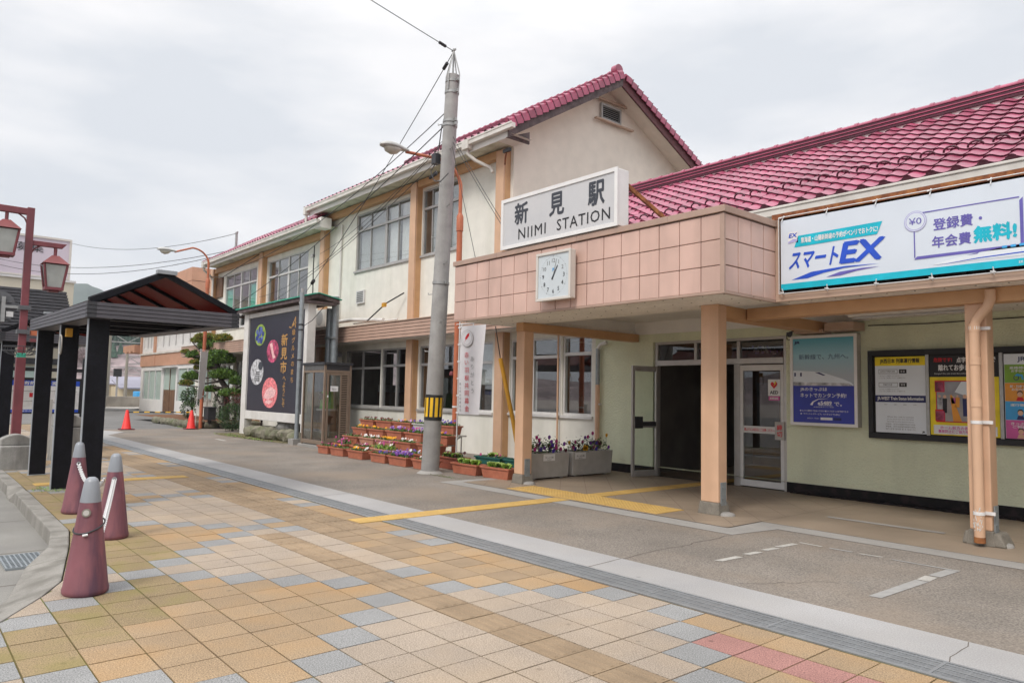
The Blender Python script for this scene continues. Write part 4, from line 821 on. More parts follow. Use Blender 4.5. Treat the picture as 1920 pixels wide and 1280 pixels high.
def hand(a, l, w0, m): s, c = math.sin(a), math.cos(a); c_.poly([(cx-.06*s-w0*c, cz-.06*c+w0*s), (cx+l*s-w0*.6*c, cz+l*c+w0*.6*s), (cx+l*s+w0*.6*c, cz+l*c-w0*.6*s), (cx-.06*s+w0*c, cz-.06*c-w0*s)][::-1], (0, 7.1845, 0), m=m)
hand(R(31), .17, .014, 'ink_slate'); hand(R(15), .25, .007, 'ink_grey'); c_.build('hands', t)
c_ = MB('clock_white')
for a in ((-7.885, -7.165, 3.545, 3.585), (-7.885, -7.165, 2.875, 2.915)): c_.box(a[0], a[1], 7.17, 7.19, a[2], a[3])
for a in (-7.885, -7.205): c_.box(a, a+.04, 7.17, 7.19, 2.915, 3.545)
c_.build('rim', t, bevel=.004, seg=1)
# ---- banner
t = thing('advertising_banner', (-3, 8.47, 3.3), 'long white and blue printed banner roped along the fascia over the colonnade', 'banner')
BY = 8.462
b_ = MB('banner_white'); X0b, X1b, Z0b, Z1b = -4.70, 2.2, 2.88, 3.765
nx, nz_ = 60, 8
def bz(a, b): return BY+.0012*math.sin(a*3.1)+.0008*math.sin(a*7+b*5)
V = [(X0b+(X1b-X0b)*i/nx, bz(X0b+(X1b-X0b)*i/nx, j), Z0b+(Z1b-Z0b)*j/nz_) for j in range(nz_+1) for i in range(nx+1)]
b_.mesh(V, [(j*(nx+1)+i, j*(nx+1)+i+1, (j+1)*(nx+1)+i+1, (j+1)*(nx+1)+i) for j in range(nz_) for i in range(nx)], None, True); b_.build('cloth', t)
p = MB('print_cyan'); O = (0, BY-.004, 0); O2 = (0, BY-.006, 0)
p.rect(X0b, X1b, Z0b, Z0b+.075, O)
p.poly([(-4.52, 3.40), (-3.52, 3.415), (-3.46, 3.555), (-4.47, 3.54)], O); p.text('東海道・山陽新幹線の予約がベンリでおトクに!', -3.97, 3.478, O2, w=.92, h=.07, off=.03, m='print_white')
p.rect(-4.60, -4.47, 3.46, 3.60, O, m='print_white'); p.text('EX', -4.535, 3.555, O2, w=.10, h=.05, off=.03, m='print_blue', shear=.2); p.poly([(-4.60, 3.46), (-4.6, 3.48), (-4.53, 3.51), (-4.47, 3.5), (-4.49, 3.47)], O2, m='print_lav')
p.text('スマート', -4.27, 3.235, O, w=.60, h=.21, off=.03, m='print_blue', shear=.22); p.text('EX', -3.69, 3.25, O, w=.46, h=.235, off=.036, m='print_blue', shear=.22)
p.poly([(-4.56, 2.995), (-4.3, 3.07), (-3.9, 3.09), (-3.5, 3.075), (-3.9, 3.07), (-4.15, 3.04), (-4.35, 2.995)], O, m='print_blue')
p.poly([(-4.12, 2.985), (-3.95, 3.03), (-3.7, 3.045), (-3.5, 3.04), (-3.75, 3.02), (-3.95, 2.985)], O, m='print_violet')
def frame(x0, x1, z0, z1):
    p.rect(x0, x1, z1-.012, z1, O, m='print_violet'); p.rect(x0, x0+.012, z0, z1-.012, O, m='print_violet'); p.poly([(x0, z0-.02), (x0+.03, z0+.012), (x1, z0+.012), (x1+.03, z0-.02)], O, m='print_violet'); p.poly([(x1, z0+.013), (x1+.03, z0-.02), (x1+.03, z1-.01), (x1, z1-.04)], O, m='print_violet')
frame(-3.13, -2.14, 3.085, 3.58)
for r, m in ((.115, 'print_lav'), (.108, 'banner_white'), (.1, 'print_lav'), (.092, 'banner_white')): p.disc(-3.11, 3.49, r, (0, BY-.006-(.12-r)*.05, 0), m=m)
p.text('¥0', -3.11, 3.49, (0, BY-.0085, 0), w=.13, h=.075, off=.005, m='print_violet')
p.text('登録費・', -2.70, 3.42, O, w=.46, h=.125, off=.02, m='print_violet'); p.text('年会費', -2.76, 3.23, O, w=.37, h=.125, off=.02, m='print_violet'); p.text('無料!', -2.36, 3.25, O, w=.37, h=.165, off=.05, m='print_cyan')
frame(-1.98, -.6, 3.10, 3.58); p.rect(-2.06, -1.87, 3.39, 3.665, O2, m='print_lav'); p.rect(-2.04, -1.88, 3.42, 3.655, (0, BY-.008, 0), m='print_blue'); p.poly([(-2.02, 3.53), (-1.98, 3.49), (-1.90, 3.58), (-1.91, 3.595), (-1.98, 3.52), (-2.01, 3.545)], (0, BY-.01, 0), m='print_white')
p.text('予約変更', -1.45, 3.44, O, w=.6, h=.125, off=.02, m='print_violet'); p.text('何度でも', -1.45, 3.25, O, w=.6, h=.125, off=.02, m='print_violet')
p.poly([(-2.95, 2.985), (-2.9, 3.0), (-2.6, 3.05), (-2.3, 3.085), (-1.9, 3.11), (2, 3.17), (2, 2.985)], O, m='train_white'); p.poly([(-2.93, 2.975), (-2.5, 3.0), (-1.6, 3.02), (2, 3.06), (2, 3.075), (-1.6, 3.035), (-2.5, 3.01)], O2, m='print_blue'); p.poly([(-2.62, 3.045), (-2.5, 3.065), (-2.52, 3.05)], O2, m='print_violet')
for k in range(22): p.rect(-2.3+k*.075, -2.255+k*.075, 3.075+k*.002, 3.1+k*.002, O2, m='print_azure')
p.text('詳しくは', -2.08, 2.918, O2, w=.16, h=.03, m='print_white'); p.rect(-1.96, -1.4, 2.9, 2.94, O2, m='print_white'); p.build('print', t)
r_ = MB('chain')
for k in range(12):
    x = X0b+.02+k*.575
    for z, dz in ((Z1b-.015, .075), (Z0b+.015, -.075)): r_.tube([(x, BY-.018, z), (x+rnd.uniform(-.02, .02), BY+.01, z+dz)], .007, 5); r_.tube([(x-.025, BY-.02, z+dz*.6), (x+.025, BY-.02, z+dz*.75)], .007, 5)
r_.tube([(X0b-.03, BY, Z1b+.045), (2.2, BY, Z1b+.045)], .006, 5); r_.tube([(X0b-.03, BY, Z0b-.045), (2.2, BY, Z0b-.045)], .006, 5); r_.tube([(X0b-.03, BY, Z0b-.045), (X0b-.03, BY, Z1b+.045)], .006, 5); r_.build('rope', t)
# ---- blue shinkansen poster
t = thing('poster_frame', (-5.5, 11.3, 1.85), 'framed blue train poster on the green wall beside the entrance', 'poster')
PYf = 11.16
f_ = MB('planter_stone'); f_.box(-6.05, -4.97, PYf, 11.298, 1.11, 2.545); f_.build('light_box', t, bevel=.008)
f_ = MB('sign_frame')
for a in ((-6.05, -4.97, 2.5, 2.545), (-6.05, -4.97, 1.11, 1.155)): f_.box(a[0], a[1], PYf-.012, PYf, a[2], a[3])
for a in (-6.05, -5.015): f_.box(a, a+.045, PYf-.012, PYf, 1.155, 2.5)
f_.build('frame', t)
p = MB('print_pale'); O = (0, PYf-.003, 0); O2 = (0, PYf-.005, 0); O3 = (0, PYf-.007, 0)
p.rect(-6.0, -5.02, 1.75, 2.497, O, m='poster_sky'); p.rect(-6.0, -5.02, 1.158, 1.75, O, m='print_deepblue')
p.poly([(-6.0, 1.74), (-5.02, 1.74), (-5.06, 1.79), (-5.2, 1.85), (-5.45, 1.93), (-5.6, 1.965), (-6.0, 1.985)][::-1], O2, m='train_white'); p.poly([(-6.0, 1.74), (-5.03, 1.74), (-5.1, 1.78), (-6.0, 1.80)][::-1], O3, m='photo_mono'); p.poly([(-5.64, 1.955), (-5.5, 1.9), (-5.46, 1.905), (-5.56, 1.95)], O3, m='print_navy')
for x in (-5.98, -5.88): p.rect(x, x+.028, 1.89, 1.95, O3, m='print_navy')
p.text('JR', -5.93, 2.43, O2, w=.09, h=.05, off=.05, m='print_navy', shear=.1); p.text('新幹線で、九州へ。', -5.50, 2.2, O2, w=.80, h=.085, off=.0, m='print_navy')
p.text('JRのきっぷは', -5.66, 1.68, O2, w=.44, h=.065, off=.015, m='print_white'); p.text('ネットでカンタン予約!', -5.51, 1.59, O2, w=.74, h=.068, off=.015, m='print_white')
p.poly([(-5.72, 1.44), (-5.68, 1.49), (-5.58, 1.535), (-5.4, 1.54), (-5.58, 1.525), (-5.66, 1.48), (-5.68, 1.43)], O2, m='print_white'); p.text('e5489', -5.48, 1.47, O2, w=.22, h=.055, off=.03, m='print_white'); p.text('で。', -5.27, 1.455, O2, w=.12, h=.06, off=.02, m='print_white'); p.rect(-5.58, -5.36, 1.43, 1.437, O2, m='print_white'); p.text('JR西日本ネット予約', -5.5, 1.405, O2, w=.32, h=.02, m='print_white')
p.text('●コンビニ受取りで支払いできる! ●おトクなきっぷが予約できる!', -5.5, 1.345, O2, w=.78, h=.028, off=.01, m='print_white'); p.text('●「チケットレスサービス」なら手ぶらでも安心!', -5.56, 1.295, O2, w=.64, h=.028, off=.01, m='print_white'); p.rect(-5.55, -5.36, 1.205, 1.245, O2, m='print_white'); p.text('JR西日本 ご利用の', -5.67, 1.225, O2, w=.2, h=.022, m='print_white'); p.rect(-5.34, -5.22, 1.205, 1.245, O2, m='print_navy'); p.build('poster_sheet', t)
def squeeze(mb, a, b, c, d): mb.v = [(c+(x-a)*(d-c)/(b-a), y, z) for x, y, z in mb.v]
# ---- notice board with three posters
t = thing('notice_board', (-3.6, 11.3, 1.6), 'long black framed notice board on the green wall, crossed by the right post', 'notice board')
NY = 11.22
f_ = MB('brown_wood'); f_.box(-4.80, -1.2, NY, 11.298, .99, 2.25, 'black_gap')
for a in ((-4.83, -1.2, 2.19, 2.27), (-4.83, -1.2, .965, 1.045)): f_.box(a[0], a[1], NY-.03, NY, a[2], a[3], 'ink_black')
f_.box(-4.83, -4.76, NY-.03, NY, 1.045, 2.19, 'ink_black'); f_.box(-4.03, -3.985, NY-.022, NY, 1.045, 2.19, 'steel'); f_.box(-3.125, -3.08, NY-.022, NY, 1.045, 2.19, 'steel'); f_.build('frame', t, bevel=.004, seg=1)
p = MB('print_white'); O = (0, NY-.004, 0); O2 = (0, NY-.006, 0); O3 = (0, NY-.008, 0)
p.rect(-4.73, -3.79, 1.06, 2.17, O, m='train_white'); p.rect(-4.73, -3.79, 2.04, 2.17, O2, m='print_yellow'); p.text('JR西日本 列車運行情報', -4.26, 2.105, O3, w=.74, h=.075, off=.03, m='ink_black')
p.rect(-4.73, -3.79, 1.505, 1.605, O2, m='print_navy'); p.text('JR-WEST Train Status Information', -4.26, 1.553, O3, w=.86, h=.06, off=.03, m='print_white')
for z, tx in ((1.955, 'JR西日本 列車運行情報'), (1.76, '列車走行位置')):
    for a in ((-4.66, -4.30, z-.032, z-.027), (-4.66, -4.30, z+.027, z+.032), (-4.66, -4.655, z-.027, z+.027), (-4.305, -4.30, z-.027, z+.027)): p.rect(*a, O2, m='ink_black')
    p.text(tx, -4.49, z, O2, w=.28 if len(tx) > 8 else .17, h=.03, m='ink_black'); p.rect(-4.27, -4.13, z-.03, z+.03, O2, m='ink_black'); p.text('検 索', -4.2, z, O3, w=.08, h=.03, m='print_white')
    p.text('こちらよりご確認いただけます。', -4.46, z-.065, O2, w=.4, h=.018, m='ink_grey'); p.text('アプリをご利用いただくと便利です。', -4.4, z-.095, O2, w=.5, h=.018, m='ink_grey')
for k, l in enumerate(('When the code is scanned,', 'you can see the train status information.', 'Data transfer fees will be paid by the customer.', '扫描后，您可以查看列车运行信息。', '掃描後，您可以查看列車運行資訊。', '열차 운행 정보를 볼 수 있습니다.')): p.text(l, -4.26, 1.29-k*.035, O2, w=.5 if k < 3 else .56, h=.022, m='ink_grey')
for k, l in enumerate(('English', '简体字', '繁體字', '한국어')): p.text(l, -4.53+k*.18, 1.47, O2, w=.06, h=.016, m='ink_grey')
p.text('JR', -3.84, 1.085, O2, w=.05, h=.03, off=.05, m='ink_black')
squeeze(p, -4.73, -3.79, -4.73, -4.035); p.build('information_poster', t)
p = MB('print_yellow'); p.rect(-3.68, -2.66, 1.06, 2.17, O); p.rect(-3.68, -2.66, 1.87, 2.17, O2, m='ink_black'); p.text('危険です!', -3.47, 2.11, O3, w=.28, h=.06, off=.03, m='print_red'); p.text('点字ブロックまで', -2.98, 2.105, O3, w=.56, h=.075, off=.03, m='print_white'); p.text('離れてお歩きください', -3.15, 2.0, O3, w=.78, h=.085, off=.03, m='print_white'); p.text('Danger! Do not cross the yellow blocks.', -3.3, 1.915, O3, w=.6, h=.025, m='print_white')
p.rect(-3.59, -2.76, 1.24, 1.82, O2, m='print_red'); p.rect(-3.575, -2.775, 1.255, 1.805, O3, m='photo_grey'); O4 = (0, NY-.010, 0); O5 = (0, NY-.012, 0)
p.poly([(-3.575, 1.255), (-3.0, 1.255), (-3.3, 1.62), (-3.42, 1.62)], O4, m='photo_floor'); p.poly([(-3.33, 1.255), (-3.2, 1.255), (-3.34, 1.62), (-3.37, 1.62)], O5, m='print_orange'); p.poly([(-3.2, 1.805), (-2.775, 1.805), (-2.775, 1.5), (-3.3, 1.66)], O4, m='train_white'); p.rect(-3.07, -2.8, 1.26, 1.62, O4, m='print_navy')
for x, z, h, m in ((-3.53, 1.42, .2, 'photo_mono'), (-3.45, 1.37, .25, 'ink_black'), (-3.26, 1.45, .17, 'print_orange'), (-3.15, 1.33, .3, 'print_navy'), (-3.32, 1.5, .1, 'print_pink')): p.poly([(x-.03, z), (x+.03, z), (x+.035, z+h*.8), (x-.035, z+h*.8)], O5, m=m); p.disc(x, z+h*.9, h*.1, O5, m='print_skin', n=12)
for z in (1.66, 1.255): p.rect(-3.6, -3.45, z, z+.16, O5, m='print_red'); p.rect(-3.59, -3.46, z+.01, z+.14, (0, NY-.0135, 0), m='photo_rose')
p.rect(-3.63, -2.70, 1.075, 1.2, O2, m='print_white'); p.text('ホーム前方の視界確保と', -3.2, 1.165, O3, w=.66, h=.045, off=.02, m='print_pink'); p.text('事故防止にご協力をお願いします', -3.18, 1.115, O3, w=.76, h=.045, off=.02, m='print_pink'); squeeze(p, -3.68, -2.66, -3.98, -3.13); p.build('safety_poster', t)
p = MB('print_white'); p.rect(-2.58, -1.4, 1.06, 2.17, O, m='train_white'); p.text('JR西日本', -2.2, 2.1, O2, w=.42, h=.085, off=.02, m='print_navy')
for k, (m, a, b_) in enumerate((('print_green', '乗降時の', 'お手伝い'), ('print_orange', '駅・列車での', 'お忘れ物'), ('print_azure', '運行情報', ''), ('print_pink', 'きっぷの', 'ご相談'))):
    z1 = 2.03-k*.243; p.rect(-2.575, -2.22, z1-.24, z1, O2, m=m); p.rect(-2.2, -1.42, z1-.24, z1, O2, m='print_pale'); p.text(a, -2.4, z1-.045, O3, w=.22, h=.035, off=.02, m='print_white')
    if b_: p.text(b_, -2.4, z1-.085, O3, w=.18, h=.035, off=.02, m='print_white')
    if k == 0: p.disc(-2.43, z1-.175, .035, O3, m='print_navy', n=16); p.disc(-2.43, z1-.175, .025, O4, m='print_green', n=16); p.poly([(-2.45, z1-.15), (-2.37, z1-.16), (-2.36, z1-.2), (-2.34, z1-.2), (-2.35, z1-.135), (-2.42, z1-.12)], O4, m='print_azure')
    else: p.disc(-2.39, z1-.15, .033, O4, m='print_skin', n=16); p.disc(-2.39, z1-.135, .036, O3, m='ink_black', n=16); p.poly([(-2.44, z1-.235), (-2.34, z1-.235), (-2.36, z1-.185), (-2.42, z1-.185)], O3, m=('print_red', 'print_navy', 'print_skin')[k-1])
squeeze(p, -2.58, -1.4, -3.07, -2.0); p.build('service_poster', t)

# ================================================================== UTILITY POLE, LAMPS, WIRES
PB = Vector((-11.55, 7.88, 0)); PT = Vector((-11.14, 7.88, 7.62))
t = thing('utility_pole', PB, 'leaning grey concrete utility pole with yellow and black striped band', 'utility pole')
def pp_(z): return PB+(PT-PB)*(z/7.62)
def pr_(z): return .172-.047*z/7.62
q = MB('pole_concrete'); q.tube([pp_(z) for z in (-.1, 1, 2.2, 2.21, 3.5, 5, 6.4, 7.62)], [pr_(z) for z in (0, 1, 2.2, 2.25, 3.5, 5, 6.4, 7.62)], 24); q.lathe([(.25, 0), (.2, .035), (.17, .05)], (PB.x, PB.y, -.004), 20, 'band_concrete'); q.build('shaft', t)
q = MB('bar_black'); q.tube([pp_(1.0), pp_(1.48)], [pr_(1)+.006, pr_(1.4)+.006], 28)
for k in range(11):
    a = 6.28318*k/11+.28
    for (z0, z1) in ((1.06, 1.42),):
        c0, c1 = pp_(z0), pp_(z1); r = pr_(1.2)+.008; da = .17
        pts = []
        for z_, c in ((z0, c0), (z1, c1)):
            for s in (-1, -.33, .33, 1): pts.append(c+Vector((r*math.cos(a+s*da), r*math.sin(a+s*da), 0)))
        q.mesh(pts, [(0, 1, 5, 4), (1, 2, 6, 5), (2, 3, 7, 6)], 'bar_yellow', True)
q.build('warning_band', t)
for z in (7.5, 7.28, 6.72, 6.64, 3.6): q = MB('steel'); q.tube([pp_(z-.025), pp_(z+.025)], pr_(z)+.014, 18); q.box(pp_(z).x+.12, pp_(z).x+.2, 7.86, 7.9, z-.03, z+.03); q.build('clamp_band', t)
for k in range(9): q = MB('steel'); z = 2.3+k*.55; s = 1 if k % 2 else -1; c = pp_(z); q.tube([c+Vector((s*.1, -.05, 0)), c+Vector((s*.27, -.09, 0)), c+Vector((s*.275, -.09, .03))], .009, 6); q.build('step_bolt', t)
q = MB('steel'); top = Vector((-11.13, 7.88, 8.12))
for a in range(4): q.tube([pp_(7.3)+Vector((.15*math.cos(a*1.57+.4), .15*math.sin(a*1.57+.4), 0)), pp_(7.62)+Vector((.15*math.cos(a*1.57+.4), .15*math.sin(a*1.57+.4), 0)), top], .012, 6)
q.tube([pp_(7.62), top+Vector((0, 0, .03))], .018, 8); q.bar(top+Vector((-.06, 0, 0)), top+Vector((.06, 0, 0)), .03, .03); q.build('top_stay', t)
q = MB('dark_metal'); c = pp_(6.0); q.box(c.x-.3, c.x-.16, 7.7, 7.82, 5.92, 6.12); q.tube([c+Vector((-.28, -.1, -.05)), c+Vector((-.36, -.15, -.2)), c+Vector((-.2, -.18, -.42)), c+Vector((.05, -.2, -.5)), c+Vector((.2, -.12, -.35))], .009, 6); q.tube([c+Vector((-.3, -.05, -.2)), c+Vector((-.45, -.1, -.3)), c+Vector((-.22, -.1, -.26))], .03, 6)
q.tube([pp_(6.7)+Vector((-.2, -.05, 0)), pp_(6.3)+Vector((-.26, -.05, 0)), c+Vector((-.22, -.1, .1))], .012, 6); q.build('cable_box', t)
def lamp(base, h1, reach, zend, label, sticker):
    t = thing('street_lamp', base, label, 'street lamp', 'orange arched street lamps'); B = Vector(base)
    q = MB('lamp_orange'); q.tube([B, B+Vector((0, 0, h1))], .064, 16); q.tube([B+Vector((0, 0, h1-.2)), B+Vector((0, 0, h1+.12)), B+Vector((0, 0, h1+.2))], [.078, .078, .045], 16)
    pts = [B+Vector((0, 0, h1))]
    for k in range(11):
        a = R(90*k/10); pts.append(B+Vector((0, -.62*(1-math.cos(a))-.0, h1+.75+.55*math.sin(a))))
    pts += [B+Vector((0, -reach, zend))]
    q.tube(pts, [.042]*4+[.034]*9, 12); q.build('post', t)
    E = B+Vector((0, -reach, zend)); hd = MB('lamp_grey')
    prof = [(0, .045, .05), (.05, .06, .06), (.18, .10, .085), (.34, .155, .11), (.5, .16, .105), (.62, .115, .07), (.68, .03, .03)]
    V = []; nn = 14
    for d, wx, hz in prof:
        for k in range(nn): a = 6.28318*k/nn; s = math.sin(a); V.append(E+Vector((wx*math.cos(a), -d+.06, .02+hz*(s if s > 0 else .25*s))))
    hd.mesh(V, [(i*nn+k, i*nn+(k+1) % nn, (i+1)*nn+(k+1) % nn, (i+1)*nn+k) for i in range(len(prof)-1) for k in range(nn)], None, True); hd.face(V[:nn]); hd.face(V[-nn:]); hd.build('lamp_head', t)
    hd = MB('lamp_glass'); V = []
    for d, wx, hz in [(.2, .07, .02), (.28, .125, .1), (.4, .14, .135), (.52, .115, .1), (.58, .04, .02)]:
        for k in range(nn): a = 6.28318*k/nn; s = math.sin(a); V.append(E+Vector((wx*math.cos(a), -d+.06, -.0+hz*(s if s < 0 else .1*s))))
    hd.mesh(V, [(i*nn+k, i*nn+(k+1) % nn, (i+1)*nn+(k+1) % nn, (i+1)*nn+k) for i in range(4) for k in range(nn)], None, True); hd.build('lamp_bowl', t)
    if sticker:
        q = MB('lamp_orange'); q.lathe([(.05, 0), (.06, .03), (.04, .09)], (B.x-.09, B.y-.05, 1.9), 8, 'maroon'); q.tube([B+Vector((0, 0, 1.2)), B+Vector((0, 0, 1.24))], .07, 12, 'chain'); q.build('fitting', t)
lamp((-12.87, 9.4, 0), 5.3, 1.45, 6.56, 'orange arched street lamp behind the leaning pole and potted flowers', True)
lamp((-28.75, 9.06, 0), 5.55, 1.25, 6.6, 'orange arched street lamp beside the pruned pine', True)
def wire(pts, label, r=.011, sag=0, bobs=(), name='overhead_wire'):
    A, B = Vector(pts[0]), Vector(pts[1]); n = 16
    P = [A+(B-A)*i/n-Vector((0, 0, sag*4*(i/n)*(1-i/n))) for i in range(n+1)]
    q = MB('wire'); q.tube(P, r*.68, 5)
    for s, rr in bobs:
        c = A+(B-A)*s-Vector((0, 0, sag*4*s*(1-s))); d = (B-A).normalized()
        for k in range(3): q.tube([c+d*(k*.06-.09), c+d*(k*.06-.05)], rr, 8)
    tag(q.build(name, loc=P[0]), label, 'wire')
ptop = top+Vector((0, 0, -.02))
wire([ptop, (-10.2, -2.0, 9.4)], 'single overhead wire running from the pole top out over the plaza', .011, .05, [(.03, .03)])
GP = Vector((-19.48, 8.85, 4.2))
wire([ptop, GP+Vector((0, 0, .1))], 'wire with two insulators from the pole top down to the grey post at the billboard', .012, .15, [(.04, .035), (.93, .05)])
c = pp_(7.0)
wire([c, (-30.5, 10.75, 6.6)], 'upper dark wire from the pole shoulder towards the low wing', .014, .5); wire([pp_(6.75), (-33.5, 11.2, 4.9)], 'long sagging wire from the pole to the teal blinds of the wing', .016, .35)
wire([pp_(6.5), (-23.3, 11.06, 6.25)], 'short thin wire from the pole to the bracket on the office corner', .009, .25); wire([pp_(6.45), (-28.5, 11.0, 5.2)], 'slack thin wire from the pole past the first floor windows', .011, .6)
wire([pp_(6.2), (-24.9, 9.6, 4.3)], 'lowest wire from the pole down to the billboard roof', .01, .3)
wire([pp_(6.3)+Vector((.12, 0, 0)), (-8.87, 7.4, 4.12)], 'thin stay wire from the pole to the left edge of the station sign', .008, .02); wire([pp_(6.4)+Vector((.12, 0, 0)), (-8.87, 7.4, 4.2)], 'upper of two stay wires between pole and station sign', .008, .03); wire([pp_(6.2)+Vector((.12, 0, 0)), (-9.9, 7.6, 3.79)], 'stay wire from the pole down to the canopy capping', .008, .0)
wire([(-34.25, 12, 8.85), (-62, 9.65, 12.1)], 'faint wire from the wing roof mast to the far billboard', .02, .6)
wire([(-34.3, 12, 8.1), (-62, 5.0, 10.4)], 'upper of the paired far wires above the shelter', .022, .8); wire([(-34.3, 12, 8.0), (-62, 4.6, 10.1)], 'lower of the paired far wires above the shelter', .022, 1.0)

# ================================================================== BILLBOARD, PHONE BOOTH, POSTS
BYs = 9.4
t = thing('billboard', (-22.2, BYs, 0), 'roofed black town billboard with four round food photos and gold lettering', 'billboard')
s_ = MB('white_paint'); s_.box(-25.3, -24.9, BYs-.12, BYs+.14, -.03, 4.1); s_.box(-20.42, -20.2, BYs-.12, BYs+.14, -.03, 4.1); s_.box(-24.9, -20.42, BYs-.1, BYs+.1, .52, .80); s_.box(-24.9, -20.42, BYs-.1, BYs+.1, 3.95, 4.1); s_.build('post_frame', t, bevel=.01)
s_ = MB('sign_navy'); s_.box(-24.899, -20.421, BYs-.06, BYs+.06, .802, 3.948); s_.build('panel', t)
p = MB('print_gold'); O = (0, BYs-.064, 0); O2 = (0, BYs-.067, 0); O3 = (0, BYs-.07, 0)
p.vtext('新見市', -21.95, 3.3, .40, .43, O, off=.022, sx=1.25); p.vtext('へようこそ', -21.85, 1.98, .21, .2, O, off=.012, sx=1.25); p.vtext('級グルメのまち', -21.28, 3.42, .20, .245, O, off=.01, sx=1.25)
p.text('A', -21.25, 3.6, O, w=.34, h=.34, off=.0, shear=.45); p.poly([(-21.62, 3.5), (-21.5, 3.46), (-21.3, 3.54), (-21.05, 3.6), (-21.3, 3.5), (-21.5, 3.42), (-21.64, 3.46)], O)
p.build('lettering', t); p = MB('photo_leaf'); p.disc(-23.95, 3.34, .46, O, m='photo_leaf', rz=.36)
for k in range(13): a = k*2.4; r = .075*math.sqrt(k); p.disc(-23.95+r*1.25*math.cos(a), 3.37+r*1.0*math.sin(a)-.04*(k % 3), .10, (0, BYs-.066-.0006*k, 0), m=('photo_grape', 'photo_grape_light')[k % 2], n=14, rz=.085)
p.build('round_photo', t); p = MB('photo_rose'); p.disc(-22.85, 2.76, .47, O, m='photo_rose', rz=.37); p.poly([(-23.1, 3.0), (-22.9, 3.05), (-22.75, 2.7), (-22.6, 2.55), (-22.8, 2.5)], O2, m='photo_meat_pale')
p.build('round_photo', t); p = MB('photo_mono'); p.disc(-24.1, 2.1, .56, O, m='photo_mono', rz=.43); p.disc(-23.8, 2.3, .2, O2, m='ink_slate', rz=.14)
for k in range(5): p.rect(-24.3+.03*k, -23.85, 1.8+k*.07, 1.83+k*.07, O2, m='ink_black')
p.build('round_photo', t); p = MB('photo_meat'); p.disc(-22.95, 1.42, .62, O, m='photo_meat', rz=.49); p.poly([(-23.45, 1.25), (-23.05, 1.2), (-22.55, 1.3), (-22.45, 1.5), (-22.85, 1.62), (-23.25, 1.5)], O2, m='photo_meat_pale'); p.poly([(-23.35, 1.1), (-22.95, 1.05), (-22.65, 1.15), (-23.05, 1.2)], O2, m='photo_meat_pale'); p.build('round_photo', t)
r_ = MB('sign_green'); RY = BYs+.12
for s in (-1, 1):
    w_ = .5 if s < 0 else .75
    r_.hexa([(-26.6, RY+s*w_, 4.26), (-20.0, RY+s*w_, 4.26), (-20.0, RY, 4.40), (-26.6, RY, 4.40), (-26.6, RY+s*w_, 4.285), (-20.0, RY+s*w_, 4.285), (-20.0, RY, 4.43), (-26.6, RY, 4.43)])
    for k in range(22): x = -26.55+k*.3; r_.bar((x, RY+s*w_, 4.287), (x, RY, 4.432), .03, .02)
    r_.hexa([(-26.5, RY+s*(w_-.05), 4.14), (-20.06, RY+s*(w_-.05), 4.14), (-20.06, RY, 4.28), (-26.5, RY, 4.28), (-26.5, RY+s*(w_-.05), 4.255), (-20.06, RY+s*(w_-.05), 4.255), (-20.06, RY, 4.395), (-26.5, RY, 4.395)], 'barge')
r_.build('roof', t)
for x, m_ in ((-26.4, 'barge'), (-20.12, 'barge'), (-25.1, 'white_paint'), (-20.42, 'white_paint')): r_ = MB(m_); r_.bar((x, RY-.42, 4.13), (x, RY+.62, 4.13), .1, .08); r_.build('bracket', t)
# rocks under the billboard
def blob(mb, c, rx, ry, rz, m=None, seed=0, n=2, rough=.25):
    bmx = bmesh.new(); bmesh.ops.create_icosphere(bmx, subdivisions=n, radius=1); rr = random.Random(seed)
    for v in bmx.verts: k = 1+rr.uniform(-rough, rough); v.co = Vector((v.co.x*rx*k+c[0], v.co.y*ry*k+c[1], v.co.z*rz*k+c[2]))
    bmx.verts.index_update(); mb.mesh([v.co.copy() for v in bmx.verts], [[v.index for v in f.verts] for f in bmx.faces], m, n > 2); bmx.free()
q = MB('moss'); q.poly([(-25.6, 8.55), (-24.5, 8.3), (-20.2, 8.6), (-19.3, 9), (-19.2, 10.4), (-25.6, 10.4)], (0, 0, .002), (1, 0, 0), (0, 1, 0)); kind(q.build('moss_bed'), 'structure')
x = -23.9; k = 0
cutl = ['low pale boulder at the left end of the rock row under the billboard', 'square greenish rock second from the left under the billboard', 'upright rock third from the left under the billboard', 'broad rock in the middle of the row under the billboard', 'narrow standing rock right of middle under the billboard', 'tall narrow rock near the right of the row under the billboard', 'rounded rock last but one under the billboard', 'small rock beside the phone booth under the billboard']
for k in range(8):
    q = MB('rock'); w0 = (.3, .34, .28, .34, .2, .2, .26, .3)[k]; blob(q, (x+w0, 9.0+rnd.uniform(-.05, .08), .15), w0, .26, .2+rnd.uniform(-.04, .04), seed=k+3, rough=.14); x += w0*1.85; tag(q.build('rock', loc=(x, 9, 0)), cutl[k], 'rock', 'rocks edging the bed under the billboard')
q = MB('stone'); blob(q, (-22.2, 9.75, .35), .75, .35, .3, seed=31, n=3, rough=.09); tag(q.build('boulder', loc=(-22.2, 9.75, 0)), 'dark boulder lying behind the rock row under the billboard', 'rock')
q = MB('rock'); q.box(-24.6, -23, 9.7, 10.1, 0, .28); q.box(-21, -19.7, 9.8, 10.1, 0, .35); tag(q.build('stone_edging', bevel=.06, loc=(-23, 9.9, 0)), 'low stone blocks edging the bed behind the billboard posts', 'stone edging')
q = MB('galv'); q.tube([(-19.48, 8.75, 0), (-19.48, 8.75, 4.28)], .062, 14); q.tube([(-19.48, 8.75, 4.28), (-19.48, 8.75, 4.4)], .035, 8, 'frame_grey')
